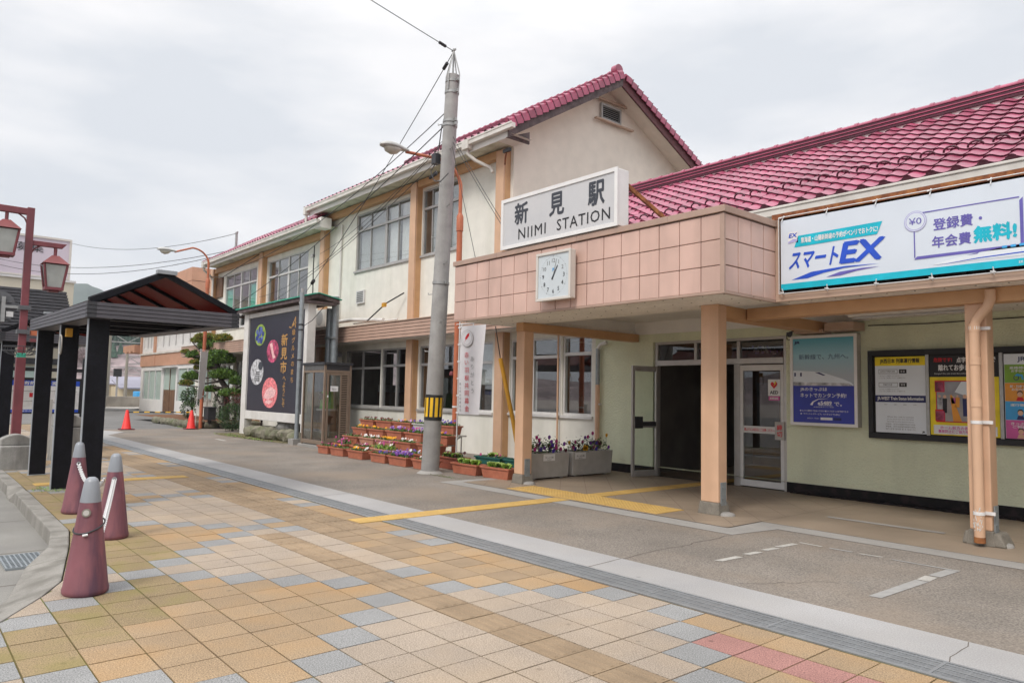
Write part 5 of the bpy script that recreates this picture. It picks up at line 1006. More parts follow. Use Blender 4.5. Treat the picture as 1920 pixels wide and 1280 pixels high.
for z in (2.35, 3.35, 3.2): q.tube([(-19.48, 8.75, z), (-19.48, 8.75, z+.04)], .075, 12, 'dark_metal')
q.box(-19.65, -19.31, 8.58, 8.92, -.004, .16, 'band_concrete'); q.tube([(-19.55, 8.8, 3.3), (-19.3, 9.0, 3.5), (-18.95, 9.2, 3.9)], .01, 5, 'wire'); tag(q.build('steel_post', loc=(-19.48, 8.75, 0)), 'slim grey steel post standing between the billboard and phone booth', 'post')
q = MB('galv'); q.tube([(-20.65, 10.2, 0), (-20.65, 10.2, 4.05)], .1, 14); q.tube([(-20.38, 10.25, 0), (-20.38, 10.25, 4.4)], .11, 14); q.box(-20.75, -20.25, 10.1, 10.3, 3.1, 3.16); tag(q.build('service_riser', loc=(-20.5, 10.2, 0)), 'pair of thick grey steel pipes rising behind the phone booth roof', 'pipe')
# phone booth
bx0, bx1, by0, by1, bz0 = -19.02, -17.72, 8.67, 9.46, .07
t = thing('phone_booth', (-18.4, 9.05, 0), 'brown glazed phone booth with green telephone beside the billboard', 'phone booth')
q = MB('band_concrete'); q.box(bx0-.06, bx1+.06, by0-.06, by1+.06, -.01, bz0); q.build('base', t, bevel=.01)
q = MB('bronze')
for x in (bx0, bx1-.06):
    for y in (by0, by1-.06): q.box(x, x+.06, y, y+.06, bz0, 2.2)
for y in (by0, by1-.05): q.box(bx0+.06, bx1-.06, y, y+.05, bz0+.03, bz0+.13); q.box(bx0+.06, bx1-.06, y, y+.05, 2.0, 2.06)
for x in (bx0, bx1-.05): q.box(x, x+.05, by0+.06, by1-.06, bz0+.03, bz0+.13); q.box(x, x+.05, by0+.06, by1-.06, 2.0, 2.06)
q.box(-18.42, -18.38, by0+.005, by0+.04, bz0+.13, 2.0); q.build('frame', t, bevel=.004, seg=1)
q = MB('dark_metal'); q.box(bx0-.03, bx1+.03, by0-.03, by1+.03, 2.2, 2.27); q.box(bx0+.005, bx1-.005, by0+.005, by1-.005, 2.06, 2.2)
for k in range(5): q.box(bx0+.08, bx1-.08, by0-.004, by0+.004, 2.075+k*.025, 2.085+k*.025, 'steel')
q.build('roof', t, bevel=.01)
q = MB('glass_dark'); q.rect(bx0+.06, bx1-.06, bz0+.13, 2.0, (0, by0+.025, 0)); q.poly([(by0+.06, bz0+.13), (by1-.06, bz0+.13), (by1-.06, 2.0), (by0+.06, 2.0)], (bx0+.025, 0, 0), (0, 1, 0)); q.rect(bx0+.06, bx1-.06, bz0+.13, 2.0, (0, by1-.025, 0)); q.build('pane', t)
d = MB('bronze'); X = bx1-.02
d.box(X, X+.035, by0+.08, by0+.13, bz0+.1, 1.99); d.box(X, X+.035, by0+.46, by0+.5, bz0+.1, 1.99); d.box(X, X+.035, by1-.12, by1-.07, bz0+.1, 1.99); d.box(X, X+.035, by0+.13, by0+.46, 1.93, 1.99); d.box(X, X+.035, by0+.13, by0+.46, bz0+.1, bz0+.2); d.box(X, X+.035, by0+.5, by1-.12, 1.94, 1.99); d.box(X, X+.035, by0+.5, by1-.12, bz0+.1, bz0+.16)
for k in range(38): z = bz0+.18+k*.0465; d.box(X+.005, X+.03, by0+.5, by1-.12, z, z+.026)
d.box(X+.002, X+.008, by0+.5, by1-.12, bz0+.16, 1.94, 'black_gap'); dd = d.build('door', t, bevel=.003, seg=1)
d = MB('glass_dark'); d.poly([(by0+.13, bz0+.2), (by0+.46, bz0+.2), (by0+.46, 1.93), (by0+.13, 1.93)], (X+.018, 0, 0), (0, 1, 0)); d.build('pane', dd)
d = MB('print_white'); d.poly([(by0+.18, 1.5), (by0+.4, 1.5), (by0+.4, 1.64), (by0+.18, 1.64)], (X+.021, 0, 0), (0, 1, 0)); d.text('電話', by0+.29, 1.56, (X+.023, 0, 0), (0, 1, 0), w=.14, h=.06, m='ink_grey'); d.poly([(by0+.085, 1.34), (by0+.125, 1.34), (by0+.125, 1.4), (by0+.085, 1.4)], (X+.037, 0, 0), (0, 1, 0)); d.build('sticker', dd)
d = MB('phone_green'); d.hexa([(-18.86, 9.1, 1.02), (-18.5, 9.1, 1.02), (-18.5, 9.36, 1.02), (-18.86, 9.36, 1.02), (-18.82, 9.14, 1.5), (-18.54, 9.14, 1.5), (-18.54, 9.36, 1.5), (-18.82, 9.36, 1.5)]); d.box(-18.8, -18.62, 9.05, 9.1, 1.28, 1.44, 'ink_slate'); d.tube([(-18.84, 9.08, 1.1), (-18.84, 9.06, 1.45)], .025, 8, 'leaf_dark'); d.build('telephone', t, bevel=.02)
d = MB('planter_stone'); d.box(-18.95, -18.3, 9.05, 9.4, .97, 1.02); d.box(-18.9, -18.4, 9.15, 9.4, .4, .97, 'brown_wood'); d.build('shelf', t)

# ================================================================== SHELTERS
t = thing('rain_shelter', (-12.4, 2.7, 0), 'black rain shelter with red panelled gable roof, nearest to the camera', 'shelter', 'black rain shelters along the kerb'); sh1 = t
XN, XF, YL, YR = -10.1, -14.95, 1.78, 3.63
def zz(x): return .02*(XN-x)
def shx(mb):      # gentle fall of the roof towards the near end
    mb.v = [(a, b, c+zz(a)) if c > 2 else (a, b, c) for a, b, c in mb.v]
for k, (x, hw) in enumerate(((-10.42, .13), (-12.4, .13), (-14.6, .13))):
    q = MB('shelter_black'); q.box(x-.055, x+.055, 1.86, 2.09, .0, 2.42); q.box(x-.045, x+.045, 1.85, 1.86, 0, 2.42, 'shelter_edge'); q.box(x-.065, x+.065, 1.84, 2.1, 0, .012, 'shelter_edge'); shx(q); q.build('post', t, bevel=.004, seg=1)
q = MB('shelter_fascia'); q.box(XF, XN, YL+.02, YL+.05, 2.35, 2.545, 'shelter_black'); q.box(XF, XN, YR-.05, YR-.02, 2.35, 2.545, 'shelter_black'); q.box(XN-.05, XN-.02, YL+.05, YR-.05, 2.35, 2.545, 'shelter_black'); q.box(XF, XF+.03, YL+.05, YR-.05, 2.35, 2.545, 'shelter_black')
for k in range(4):
    z = 2.352+k*.05; q.box(XF, XN-.1, YL, YL+.02, z, z+.042); q.box(XF, XN-.1, YR-.02, YR, z, z+.042); q.box(XN-.02, XN, YL+.1, YR-.1, z, z+.042); q.box(XF-.02, XF, YL, YR, z, z+.042)
    for y0, y1 in ((YL-.004, YL+.1), (YR-.1, YR+.004)): q.box(XN-.1, XN+.004, y0, y1, z, z+.044, 'dark_metal')
shx(q); q.build('fascia', t)
q = MB('shelter_black')
for x in (-10.7, -11.9, -13.1, -14.3): q.box(x-.05, x+.05, 2.0, YR-.06, 2.36, 2.47)
for y in (2.3, 2.95): q.box(XF+.05, XN-.06, y-.03, y+.03, 2.43, 2.5)
q.box(XF+.03, XN-.05, YL+.05, YL+.3, 2.35, 2.37, 'shelter_fascia'); q.box(XF+.03, XN-.05, YR-.3, YR-.05, 2.35, 2.37, 'shelter_fascia'); shx(q); q.build('beam', t)
q = MB('red_panel'); YM, ZM, ZE = 2.67, 3.0, 2.545
for s, ye in ((-1, YL+.05), (1, YR-.05)): q.hexa([(XF+.05, ye, ZE), (XN-.06, ye, ZE), (XN-.06, YM, ZM-.03), (XF+.05, YM, ZM-.03), (XF+.05, ye, ZE+.015), (XN-.06, ye, ZE+.015), (XN-.06, YM, ZM-.015), (XF+.05, YM, ZM-.015)])
shx(q); q.build('roof_panel', t)
q = MB('shelter_black')
for k in range(5):
    x = XN-.06-k*.98
    for s, ye in ((-1, YL+.03), (1, YR-.03)):
        dz = -.045 if k else -.01; q.bar((x, ye, ZE+dz+.02), (x, YM, ZM+dz), .05 if k else .07, .06 if k else .07)
q.bar((XF, YM, ZM+.0), (XN, YM, ZM+.0), .08, .05); q.box(XN-.09, XN+.01, YM-.12, YM+.12, ZM-.015, ZM+.035, 'shelter_edge'); shx(q); q.build('rafter', t)
q = MB('pole_yellow'); q.box(-12.3, -12.2, 1.9, 1.98, 2.22, 2.34); q.tube([(-12.3+.1*math.cos(a), 1.85, 2.1+.14*math.sin(a)) for a in [.5*k for k in range(14)]], .012, 5, 'planter_stone'); q.build('cable_coil', t)
copy_tree(sh1, (-12.4-8.6, 2.62, .09), 'black rain shelter with red gable, the farther one behind the maroon lamp')
# map sign
t = thing('map_board', (-24, 3.2, 0), 'white and blue museum map board seen between the black shelter posts', 'sign')
q = MB('ink_black'); q.box(-24.06, -24.0, 2.2, 4.2, .72, 1.72); q.box(-24.08, -23.98, 2.12, 2.2, 0, 2.3); q.box(-24.08, -23.98, 4.2, 4.32, 0, 2.3); q.box(-24.06, -24, 2.2, 4.2, 1.9, 2.0); q.build('frame', t)
q = MB('print_white'); U3 = (0, 1, 0); O = (-23.996, 0, 0); O2 = (-23.993, 0, 0)
q.poly([(2.4, .76), (4.15, .76), (4.15, 1.64), (2.4, 1.64)], O, U3); q.poly([(2.4, 1.50), (4.15, 1.50), (4.15, 1.64), (2.4, 1.64)], O2, U3, m='print_blue'); q.poly([(2.4, .76), (4.15, .76), (4.15, .84), (2.4, .84)], O2, U3, m='print_blue'); q.text('美術館への案内', 3.2, 1.57, (-23.99, 0, 0), U3, w=1.2, h=.1, off=.02, m='print_white'); q.text('月曜休み、むさし通り', 3.1, .8, (-23.99, 0, 0), U3, w=.8, h=.05, m='print_white')
q.poly([(2.95, 1.18), (3.15, 1.18), (3.15, 1.3), (2.95, 1.3)], O2, U3, m='print_red'); q.poly([(3.1, 1.14), (3.25, 1.14), (3.25, 1.28), (3.1, 1.28)], O2, U3, m='photo_rose'); q.poly([(2.5, 1.345), (4.1, 1.345), (4.1, 1.355), (2.5, 1.355)], O2, U3, m='ink_grey'); q.poly([(3.05, 1.36), (3.06, 1.36), (3.06, 1.5), (3.05, 1.5)], O2, U3, m='ink_grey'); q.poly([(2.6, 1.05), (3.3, 1.07), (3.7, 1.0), (3.7, 1.01), (3.3, 1.08), (2.6, 1.06)], O2, U3, m='ink_grey'); q.build('map_sheet', t)
# maroon lantern post
LX, LY = -16.3, 1.83
t = thing('lantern_post', (LX, LY, 0), 'maroon square post carrying two hanging lanterns and a round traffic sign', 'street lamp')
q = MB('maroon'); q.box(LX-.075, LX+.075, LY-.075, LY+.075, 0, 2.02); q.box(LX-.06, LX+.06, LY-.06, LY+.06, 2.1, 4.86); q.box(LX-.07, LX+.07, LY-.07, LY+.07, 2.0, 2.1, 'sign_green')
q.bar((LX, LY-.0, 4.78), (LX, LY-.85, 4.78), .1, .12); q.bar((LX, LY, 4.20), (LX, LY+.55, 4.20), .09, .09); q.prism([(.55, -.045), (.62, .045), (.55, .045)], (LX-.045, LY, 4.2), U3, UZ, (.09, 0, 0))
for s, z in ((-1, 4.62), (1, 4.06)): q.tube([(LX, LY+s*.05, z-.06), (LX, LY+s*.09, z+.03), (LX, LY+s*.17, z+.09), (LX, LY+s*.22, z+.12)], .016, 6)
q.build('post', t, bevel=.006, seg=1)
def lantern(y, ztop):
    q = MB('maroon'); q.tube([(LX, y, ztop), (LX, y, ztop-.18)], .03, 8)
    z1 = ztop-.18
    hr, hb, hw_ = .222, .135, .19
    q.mesh([(LX-hr, y-hr, z1-.17), (LX+hr, y-hr, z1-.17), (LX+hr, y+hr, z1-.17), (LX-hr, y+hr, z1-.17), (LX-.06, y-.06, z1), (LX+.06, y-.06, z1), (LX+.06, y+.06, z1), (LX-.06, y+.06, z1)], [(0, 1, 5, 4), (1, 2, 6, 5), (2, 3, 7, 6), (3, 0, 4, 7), (4, 5, 6, 7), (3, 2, 1, 0)], 'maroon_top')
    zt, zb = z1-.19, z1-.62
    for sx in (-1, 1):
        for sy in (-1, 1): q.bar((LX+sx*hw_, y+sy*hw_, zt), (LX+sx*hb, y+sy*hb, zb), .03, .03)
    q.box(LX-hb-.02, LX+hb+.02, y-hb-.02, y+hb+.02, zb-.05, zb); q.box(LX-hb+.05, LX+hb-.05, y-hb+.05, y+hb-.05, zb-.08, zb-.05)
    ln = q.build('lantern', t)
    q = MB('frost_glass'); a, b = hw_-.012, hb-.012; V = [(LX-b, y-b, zb), (LX+b, y-b, zb), (LX+b, y+b, zb), (LX-b, y+b, zb), (LX-a, y-a, zt), (LX+a, y-a, zt), (LX+a, y+a, zt), (LX-a, y+a, zt)]; q.mesh(V, [(0, 1, 5, 4), (1, 2, 6, 5), (2, 3, 7, 6), (3, 0, 4, 7)])
    q.build('lantern_glass', ln)
lantern(LY+.44, 4.18); lantern(LY-.37, 4.75)
q = MB('sign_back'); c = Vector((LX, LY-.37, 2.93)); 
V0 = [c+Vector((.02, .24*math.cos(6.28318*k/32), .30*math.sin(6.28318*k/32))) for k in range(32)]; V1 = [p+Vector((-.02, 0, 0)) for p in V0]; q.mesh(V0+V1, [tuple(range(32))]+[(k, (k+1) % 32, 32+(k+1) % 32, 32+k) for k in range(32)]+[tuple(range(32, 64))[::-1]])
q.box(LX+.02, LX+.05, LY-.6, LY-.2, 3.03, 3.06); q.box(LX+.02, LX+.05, LY-.62, LY-.2, 2.72, 2.75); q.box(LX+.03, LX+.08, LY-.36, LY-.30, 2.66, 3.13, 'steel'); q.bar((LX+.05, LY-.35, 2.95), (LX+.05, LY-.08, 2.95), .05, .05, 'steel'); q.box(LX+.05, LX+.06, LY-.28, LY-.17, 2.76, 2.86, 'frame_white'); q.box(LX+.0, LX+.02, LY-.44, LY-.37, 2.2, 2.58, 'print_azure')
for z in (2.95, 2.5): q.box(LX-.1, LX+.1, LY-.1, LY+.1, z-.04, z+.04)
q.build('traffic_sign', t)
q = MB('lamp_orange'); q.box(LX-.08, LX+.08, LY+.12, LY+.26, 2.44, 2.54); q.box(LX-.08, LX+.08, LY+.12, LY+.22, 2.32, 2.38, 'maroon'); q.tube([(LX, LY+.16, 2.3), (LX, LY+.17, 2.2), (LX, LY+.1, 2.16)], .02, 6, 'dark_metal'); q.build('loudspeaker', t)
q = MB('dark_metal')
for r, z in ((.3, 2.14), (.28, 2.22)): q.tube([(LX+r*math.cos(a), LY+r*math.sin(a), z) for a in [6.28318*k/20 for k in range(21)]], .008, 5)
for k in range(14): a = 6.28318*k/14; q.tube([(LX+.3*math.cos(a), LY+.3*math.sin(a), 2.22), (LX+.3*math.cos(a), LY+.3*math.sin(a), 2.14), (LX+.2*math.cos(a), LY+.2*math.sin(a), 2.08), (LX+.1*math.cos(a), LY+.1*math.sin(a), 2.06)], .006, 4)
q.build('flower_basket', t)
# stone blocks
def sblock(name, x0, x1, y0, y1, h, crown, label, sl=0):
    q = MB('stone'); q.hexa([(x0, y0, -.02), (x1, y0, -.02), (x1, y1, -.02), (x0, y1, -.02), (x0+.03, y0+.03, h), (x1-.03, y0+.03, h), (x1-.03, y1-.03, h), (x0+.03, y1-.03, h)])
    if crown: n = 8; P = [(y0+.04+(y1-y0-.08)*k/n, crown*math.sin(math.pi*(.2+.6*k/n))) for k in range(n+1)]; q.prism([(P[0][0], 0)]+P+[(P[-1][0], 0)], (x0+.03, 0, h), U3, UZ, (x1-x0-.2, 0, 0))
    if sl: q.prism([(y0+.03, 0), (y1-.03, 0), (y1-.03, sl*.2), (y0+.1, sl)], (x0+.03, 0, h+.012), U3, UZ, (x1-x0-.06, 0, 0))
    tag(q.build(name, bevel=.02, loc=((x0+x1)/2, (y0+y1)/2, 0)), label, 'stone block')
sblock('stone_bollard', -16.1, -15.6, 1.52, 2.06, .42, .2, 'rounded granite block at the foot of the maroon lantern post'); sblock('stone_bollard', -17.9, -17.3, 1.2, 1.62, .55, .1, 'granite block at the left picture edge behind the rounded one')
sblock('stone_monument', -17.7, -17.2, 2.55, 3.36, .66, 0, 'tall granite stone with sloping top behind the black shelter posts', .36)
q = MB('planter_stone'); q.box(-19.3, -19.1, 2.62, 2.8, 0, 1.2); tag(q.build('marker_post', bevel=.01, loc=(-19.2, 2.7, 0)), 'pale square marker post between the shelter posts', 'post')

# ================================================================== BOLLARD CONES, CHAINS, RED CONES
def conebollard(x, y, rz, label, badge):
    t = thing('cone_bollard', (x, y, 0), label, 'bollard', 'maroon resin cone bollards beside the kerb')
    q = MB('cone_resin'); q.lathe([(.128, 0), (.138, .012), (.139, .035), (.132, .06), (.062, .66)], (x, y, .0), 32, sx=1.25, sy=1.1); q.build('body', t)
    q = MB('cone_cap'); q.lathe([(.066, .655), (.064, .67), (.046, .80), (.036, .822), (.02, .834), (.0, .836)], (x, y, 0), 24, sx=1.2, sy=1.06); q.build('cap', t)
    q = MB('planter_stone' if badge else 'steel'); a = rz; r = .083; c = Vector((x+r*math.cos(a), y+r*math.sin(a), .585)); d = Vector((math.cos(a), math.sin(a), .12)).normalized()
    q.tube([c-d*.01, c+d*.012], .03 if badge else .022, 16, 'post_base' if badge else 'steel'); q.tube([c+d*.012, c+d*.014], .02 if badge else .013, 14, 'planter_stone' if badge else 'black_gap'); q.build('badge' if badge else 'eyelet', t)
    return Vector((x+r*1.15*math.cos(a), y+r*1.15*math.sin(a), .585))
e1 = conebollard(-6.14, 1.18, R(-25), 'maroon cone bollard with grey cap and round badge, nearest the camera', True)
e2 = conebollard(-8.2, 1.78, R(-15), 'maroon cone bollard with grey cap standing on the right of the three', False)
e3 = conebollard(-10.05, 1.78, R(-10), 'maroon cone bollard with grey cap in front of the shelter posts', False)
q = MB('dark_metal'); q.tube([(-6.14+.112*math.cos(a), 1.18+.1*math.sin(a), .48-.03*math.cos(a+.19)+.03*math.sin(a+.19)) for a in [6.28318*k/28 for k in range(29)]], .006, 6); q.tube([(-6.14+.124*math.cos(-.5), 1.18+.113*math.sin(-.5)-.005, .43), (-6.14+.124*math.cos(-.25), 1.18+.113*math.sin(-.25), .435)], .009, 6, 'chain'); tag(q.build('cord', loc=(-6.14, 1.18, .47)), 'black elastic cord looped round the nearest cone bollard', 'cord')
def chain(A, B, sag, label):
    A, B = Vector(A), Vector(B); L = (B-A).length*1.08; n = int(L/.036); q = MB('chain'); P = [A+(B-A)*i/n-Vector((0, 0, sag*4*(i/n)*(1-i/n))) for i in range(n+1)]
    for i in range(n):
        c = (P[i]+P[i+1])/2; d = (P[i+1]-P[i]).normalized(); s = d.cross(Vector((0, 0, 1))).normalized(); 
        if i % 2: s = s.cross(d).normalized()
        q.tube([c+d*.026*math.cos(a)+s*.019*math.sin(a) for a in [6.28318*k/8 for k in range(9)]], .005, 5, caps=False)
    tag(q.build('chain', loc=A), label, 'chain')
chain(e3, (-8.28, 1.70, .57), .16, 'white plastic chain sagging between the two farther cone bollards'); chain(e2, (-6.22, 1.27, .37), .03, 'white plastic chain from the right bollard down behind the nearest one')
t0 = thing('traffic_cone', (-28.7, 6.5, 0), 'bright red traffic cone at the left end of the striped bar', 'traffic cone', 'red traffic cones holding a striped bar')
q = MB('cone_red'); q.lathe([(.17, .03), (.15, .06), (.045, .68), (.03, .7), (.0, .7)], (-28.7, 6.5, 0), 20); q.build('body', t0)
q = MB('cone_base'); q.box(-28.93, -28.47, 6.27, 6.73, 0, .035); q.build('base', t0, bevel=.01)
copy_tree(t0, (-28.42, 8.62, 0), 'bright red traffic cone at the foot of the far orange lamp')
t = thing('striped_bar', (-28.7, 6.5, .62), 'yellow and black striped bar laid between the two red traffic cones', 'barrier bar'); A, B = Vector((-28.69, 6.52, .62)), Vector((-28.43, 8.6, .62))
q = MB('bar_black')
for k in range(12): q.tube([A+(B-A)*k/12, A+(B-A)*(k+1)/12], .02, 8, 'bar_yellow' if k % 2 else 'bar_black', caps=False)
q.build('bar', t)

# ================================================================== FLAGS
def nobori(base, h, fw_, ang, label, lean=0, full=True):
    B = Vector(base); t = thing('banner_flag', base, label, 'flag'); u = Vector((math.cos(ang), math.sin(ang), 0)); n = Vector((u.y, -u.x, 0)); ln = Vector((lean, 0, 0))
    q = MB('chain'); q.tube([B, B+ln*.5+Vector((0, 0, h*.5)), B+ln+Vector((0, 0, h))], .013, 8); q.tube([B+ln+Vector((0, 0, h-.05))-u*.1, B+ln+Vector((0, 0, h-.05))+u*(fw_+.06)], .009, 6); q.build('pole', t)
    z1, z0 = h-.09, h-.09-1.8; q = MB('flag'); nx, nz_ = 8, 20
    def P(i, j): a, b = i/nx, j/nz_; z = z0+(z1-z0)*b; return B+ln*(z/h)+u*(.03+fw_*a*(.80+.20*b))+Vector((0, 0, z))+n*(.012*math.sin(a*5+b*4)*(1-b*.6))
    V = [P(i, j) for j in range(nz_+1) for i in range(nx+1)]; q.mesh(V, [(j*(nx+1)+i, j*(nx+1)+i+1, (j+1)*(nx+1)+i+1, (j+1)*(nx+1)+i) for j in range(nz_) for i in range(nx)], None, True); cl = q
    q = MB('chain')
    for k in range(6): z = z0+.03+(z1-z0-.06)*k/5; q.bar(B+ln*(z/h)+Vector((0, 0, z))-u*.03, B+ln*(z/h)+Vector((0, 0, z))+u*.05, .03, .03)
    for k in range(3): q.bar(B+ln+u*(.06+k*(fw_-.06)/2)+Vector((0, 0, z1-.01)), B+ln+u*(.06+k*(fw_-.06)/2)+Vector((0, 0, z1+.05)), .03, .005)
    q.build('loop', t)
    if full:
        p = cl; O = B+n*.017; k = lean/h
        v = Vector((k*.9-.045*u.x, -.045*u.y, 1))
        p.vtext('赤い羽根共同募金', .34, z1-.52, .125, .155, O, u, v, m='print_red', off=-.0, sx=1.05); p.vtext('ありがとう', .50, z1-.6, .115, .16, O, u, v, m='ink_grey', off=-.005); p.vtext('岡山県共同募金会', .15, z1-1.15, .055, .075, O, u, v, m='ink_grey'); p = MB('print_red')
        for r, m in ((.17, 'post_base'), (.163, 'flag'), (.132, 'post_base'), (.127, 'flag')): p.disc(.36, z1-.26, r, O+n*(.18-r)*.03, u, v, m=m)
        p.poly([(.27, z1-.36), (.31, z1-.29), (.31, z1-.24), (.37, z1-.17), (.43, z1-.15), (.42, z1-.21), (.36, z1-.27), (.32, z1-.29)][::-1], O+n*.004, u, v, m='print_red'); p.build('emblem', t)
    cl.build('cloth', t)
nobori((-12.05, 8.85, 0), 2.98, .72, R(8), 'white fundraising flag with red lettering and red feather beside the pole', 0.02)
nobori((-28.6, 8.82, 0), 3.0, .42, R(128), 'narrow white flag tied to the far orange lamp', .25, False)

# ================================================================== PLANTERS
def leafquad(mb, c, d, l, wd, m, r):
    d = d.normalized(); s = d.cross(Vector((r.uniform(-1, 1), r.uniform(-1, 1), r.uniform(-1, 1)))).normalized()
    mb.face([c, c+d*l*.5+s*wd/2, c+d*l, c+d*l*.5-s*wd/2], m)
def planter(x, y, zb, L, rz, label, body, flowers, nf, leaf=60, lh=.07, kale=0, W=.24, H=.19, group='terracotta planters of pansies on the stepped stand', leafm='leaf', fsz=.024):
    r = random.Random(int(abs(x*1000)+abs(y*777)+zb*99)); x += r.uniform(-.02, .02); y += r.uniform(-.015, .015); rz += r.uniform(-.05, .05); t = thing('flower_planter', (x, y, zb), label, 'planter', group); t.rotation_euler.z = rz; O = Vector((x, y, zb))
    q = MB(body); a, b = L/2, W/2
    def ring(k, z, e=0): return [O+Vector((sx*(a*k+e), sy*(b*k+e), z)) for sx, sy in ((-1, -1), (1, -1), (1, 1), (-1, 1))]
    R0, R1, R2, R3, R4, R5 = ring(.84, .0), ring(.95, H-.03), ring(.95, H-.03, .02), ring(.95, H, .022), ring(.95, H, -.005), ring(.93, H-.04, -.005)
    V = R0+R1+R2+R3+R4+R5; F = [(3, 2, 1, 0)]
    for k in range(5):
        for i in range(4): F.append((4*k+i, 4*k+(i+1) % 4, 4*k+4+(i+1) % 4, 4*k+4+i))
    q.mesh(V, F)
    q.box(O.x-a*.88, O.x+a*.88, O.y-b*.93, O.y-b*.905, O.z+H*.52, O.z+H*.55)
    q.build('planter_box', t, bevel=.006)
    q = MB('soil'); q.face(ring(.93, H-.025, -.004)); q.build('soil', t)
    q = MB(leafm)
    for k in range(leaf):
        c = O+Vector((r.uniform(-a, a)*.88, r.uniform(-b, b)*.8, H-.025)); d = Vector((r.uniform(-.8, .8), r.uniform(-.8, .8), r.uniform(.5, 1.2))); hgt = r.uniform(0, lh)
        leafquad(q, c+Vector((0, 0, hgt*.4)), d, r.uniform(.03, .06)+hgt*.4, .024, leafm if r.random() < .7 else 'leaf', r)
    for k in range(kale):
        c = O+Vector((-a*.75+1.5*a*(k+.5)/kale, r.uniform(-.02, .02), H-.02))
        for i in range(26):
            an = i*2.4; el = .25+.9*(1-i/26); dd = Vector((math.cos(an)*math.cos(1.5-el), math.sin(an)*math.cos(1.5-el), .35+math.sin(1.5-el)*.6))
            leafquad(q, c+Vector((0, 0, .02)), Vector((math.cos(an)*el, math.sin(an)*el, .75-.3*el)), .14*(.6+.4*el), .1, 'kale' if i > 11 else ('leaf_lime' if r.random() < .8 else 'leaf'), r)
    q.build('foliage', t)
    if nf:
        q = MB(flowers[0])
        for k in range(nf):
            c = O+Vector((r.uniform(-a, a)*.85, r.uniform(-b, b)*.8, H+r.uniform(.01, lh)+.02)); m = r.choice(flowers); nrm = Vector((r.uniform(-.5, .5), -.9, r.uniform(.1, .9))).normalized(); s1 = nrm.cross(Vector((0, 0, 1))).normalized(); s2 = s1.cross(nrm); sz = fsz*r.uniform(.8, 1.25)
            for p in range(5):
                an = 6.28318*p/5+.3; cc = c+(s1*math.cos(an)+s2*math.sin(an))*sz*.6; dd = nrm*.25
                q.face([cc+(s1*math.cos(b_)+s2*math.sin(b_))*sz*.62+nrm*.004*math.sin(b_*2) for b_ in [6.28318*i/6 for i in range(6)]], m)
            q.face([c+nrm*.006+(s1*math.cos(b_)+s2*math.sin(b_))*sz*.25 for b_ in [6.28318*i/5 for i in range(5)]], 'fl_maroon' if m in ('fl_white', 'fl_yellow') and r.random() < .6 else 'fl_yellow')
        q.build('blossoms', t)
    return t
TC = 'terracotta'
rows = [
 (9.32, .62, [(-16.36, .74, TC, ['fl_maroon'], 26, 'dark maroon pansies, leftmost on the top step'), (-15.55, .76, TC, ['fl_maroon'], 24, 'dark maroon pansies, second from left on the top step'), (-14.7, .76, TC, ['fl_lilac', 'fl_lilac', 'fl_pink', 'fl_yellow'], 22, 'lilac and yellow pansies in the middle of the top step'), (-13.95, .55, 'pot_grey', ['fl_violet'], 18, 'violet pansies in a pale grey box just left of the leaning pole'), (-13.0, .7, TC, ['fl_violet'], 34, 'violet pansies on the top step right of the leaning pole')]),
 (9.0, .43, [(-16.2, .72, TC, ['fl_yellow'], 12, 'a few yellow pansies at the left of the second step'), (-15.38, .74, TC, ['fl_yellow'], 9, 'sparse small yellow pansies second on the second step'), (-14.55, .74, TC, ['fl_purple', 'fl_lilac'], 36, 'purple and lilac pansies on the second step'), (-13.75, .74, TC, ['fl_purple', 'fl_magenta', 'fl_lilac'], 46, 'dense purple pansies on the second step beside the pole'), (-12.72, .6, TC, ['fl_yellow', 'fl_purple', 'fl_yellow'], 14, 'mixed yellow and purple pansies on the second step right of the pole')]),
 (8.72, .24, [(-16.1, .74, TC, ['fl_maroon'], 12, 'maroon pansies in a bright red box at the left of the third step'), (-15.3, .74, 'terracotta_pale', ['fl_white'], 30, 'white pansies in a faded box on the third step'), (-14.45, .76, 'terracotta_pale', ['fl_yellow'], 30, 'deep yellow pansies in a faded box on the third step'), (-13.68, .72, TC, ['fl_white'], 16, 'white pansies on the third step left of the pole'), (-12.75, .8, TC, ['fl_yellow'], 12, 'orange yellow pansies on the third step right of the pole')]),
 (8.45, .06, [(-16.15, .7, TC, ['fl_magenta', 'fl_magenta', 'fl_pink'], 40, 'tall magenta flowers near the phone booth'), (-15.2, .74, TC, ['fl_magenta', 'fl_white', 'fl_maroon'], 28, 'mixed red and white blossoms behind the front row'), (-14.15, .95, 'terracotta_pale', ['fl_pink', 'fl_white', 'fl_magenta'], 36, 'bright green leaves under pink blossoms in the widest box'), (-12.95, .8, TC, ['fl_violet', 'fl_white'], 16, 'violet and white pansies low beside the pole base')]),
 (8.15, 0, [(-16.42, .52, TC, ['fl_maroon', 'fl_magenta'], 14, 'dark red pansies, leftmost in the front row'), (-15.70, .66, TC, ['fl_violet', 'fl_yellow'], 12, 'sparse violet pansies second in the front row'), (-14.78, .72, TC, ['fl_yellow', 'fl_yellow', 'fl_white'], 14, 'yellow pansies third in the front row'), (-13.82, .66, TC, ['fl_violet'], 14, 'one clump of blue violet pansies fourth in the front row'), (-12.98, .74, TC, ['fl_purple', 'fl_purple', 'fl_violet', 'fl_lilac'], 95, 'dense purple pansies at the right of the front row'), (-12.1, .72, TC, ['fl_violet', 'fl_white'], 10, 'few pansies half hidden by the leaning pole')])]
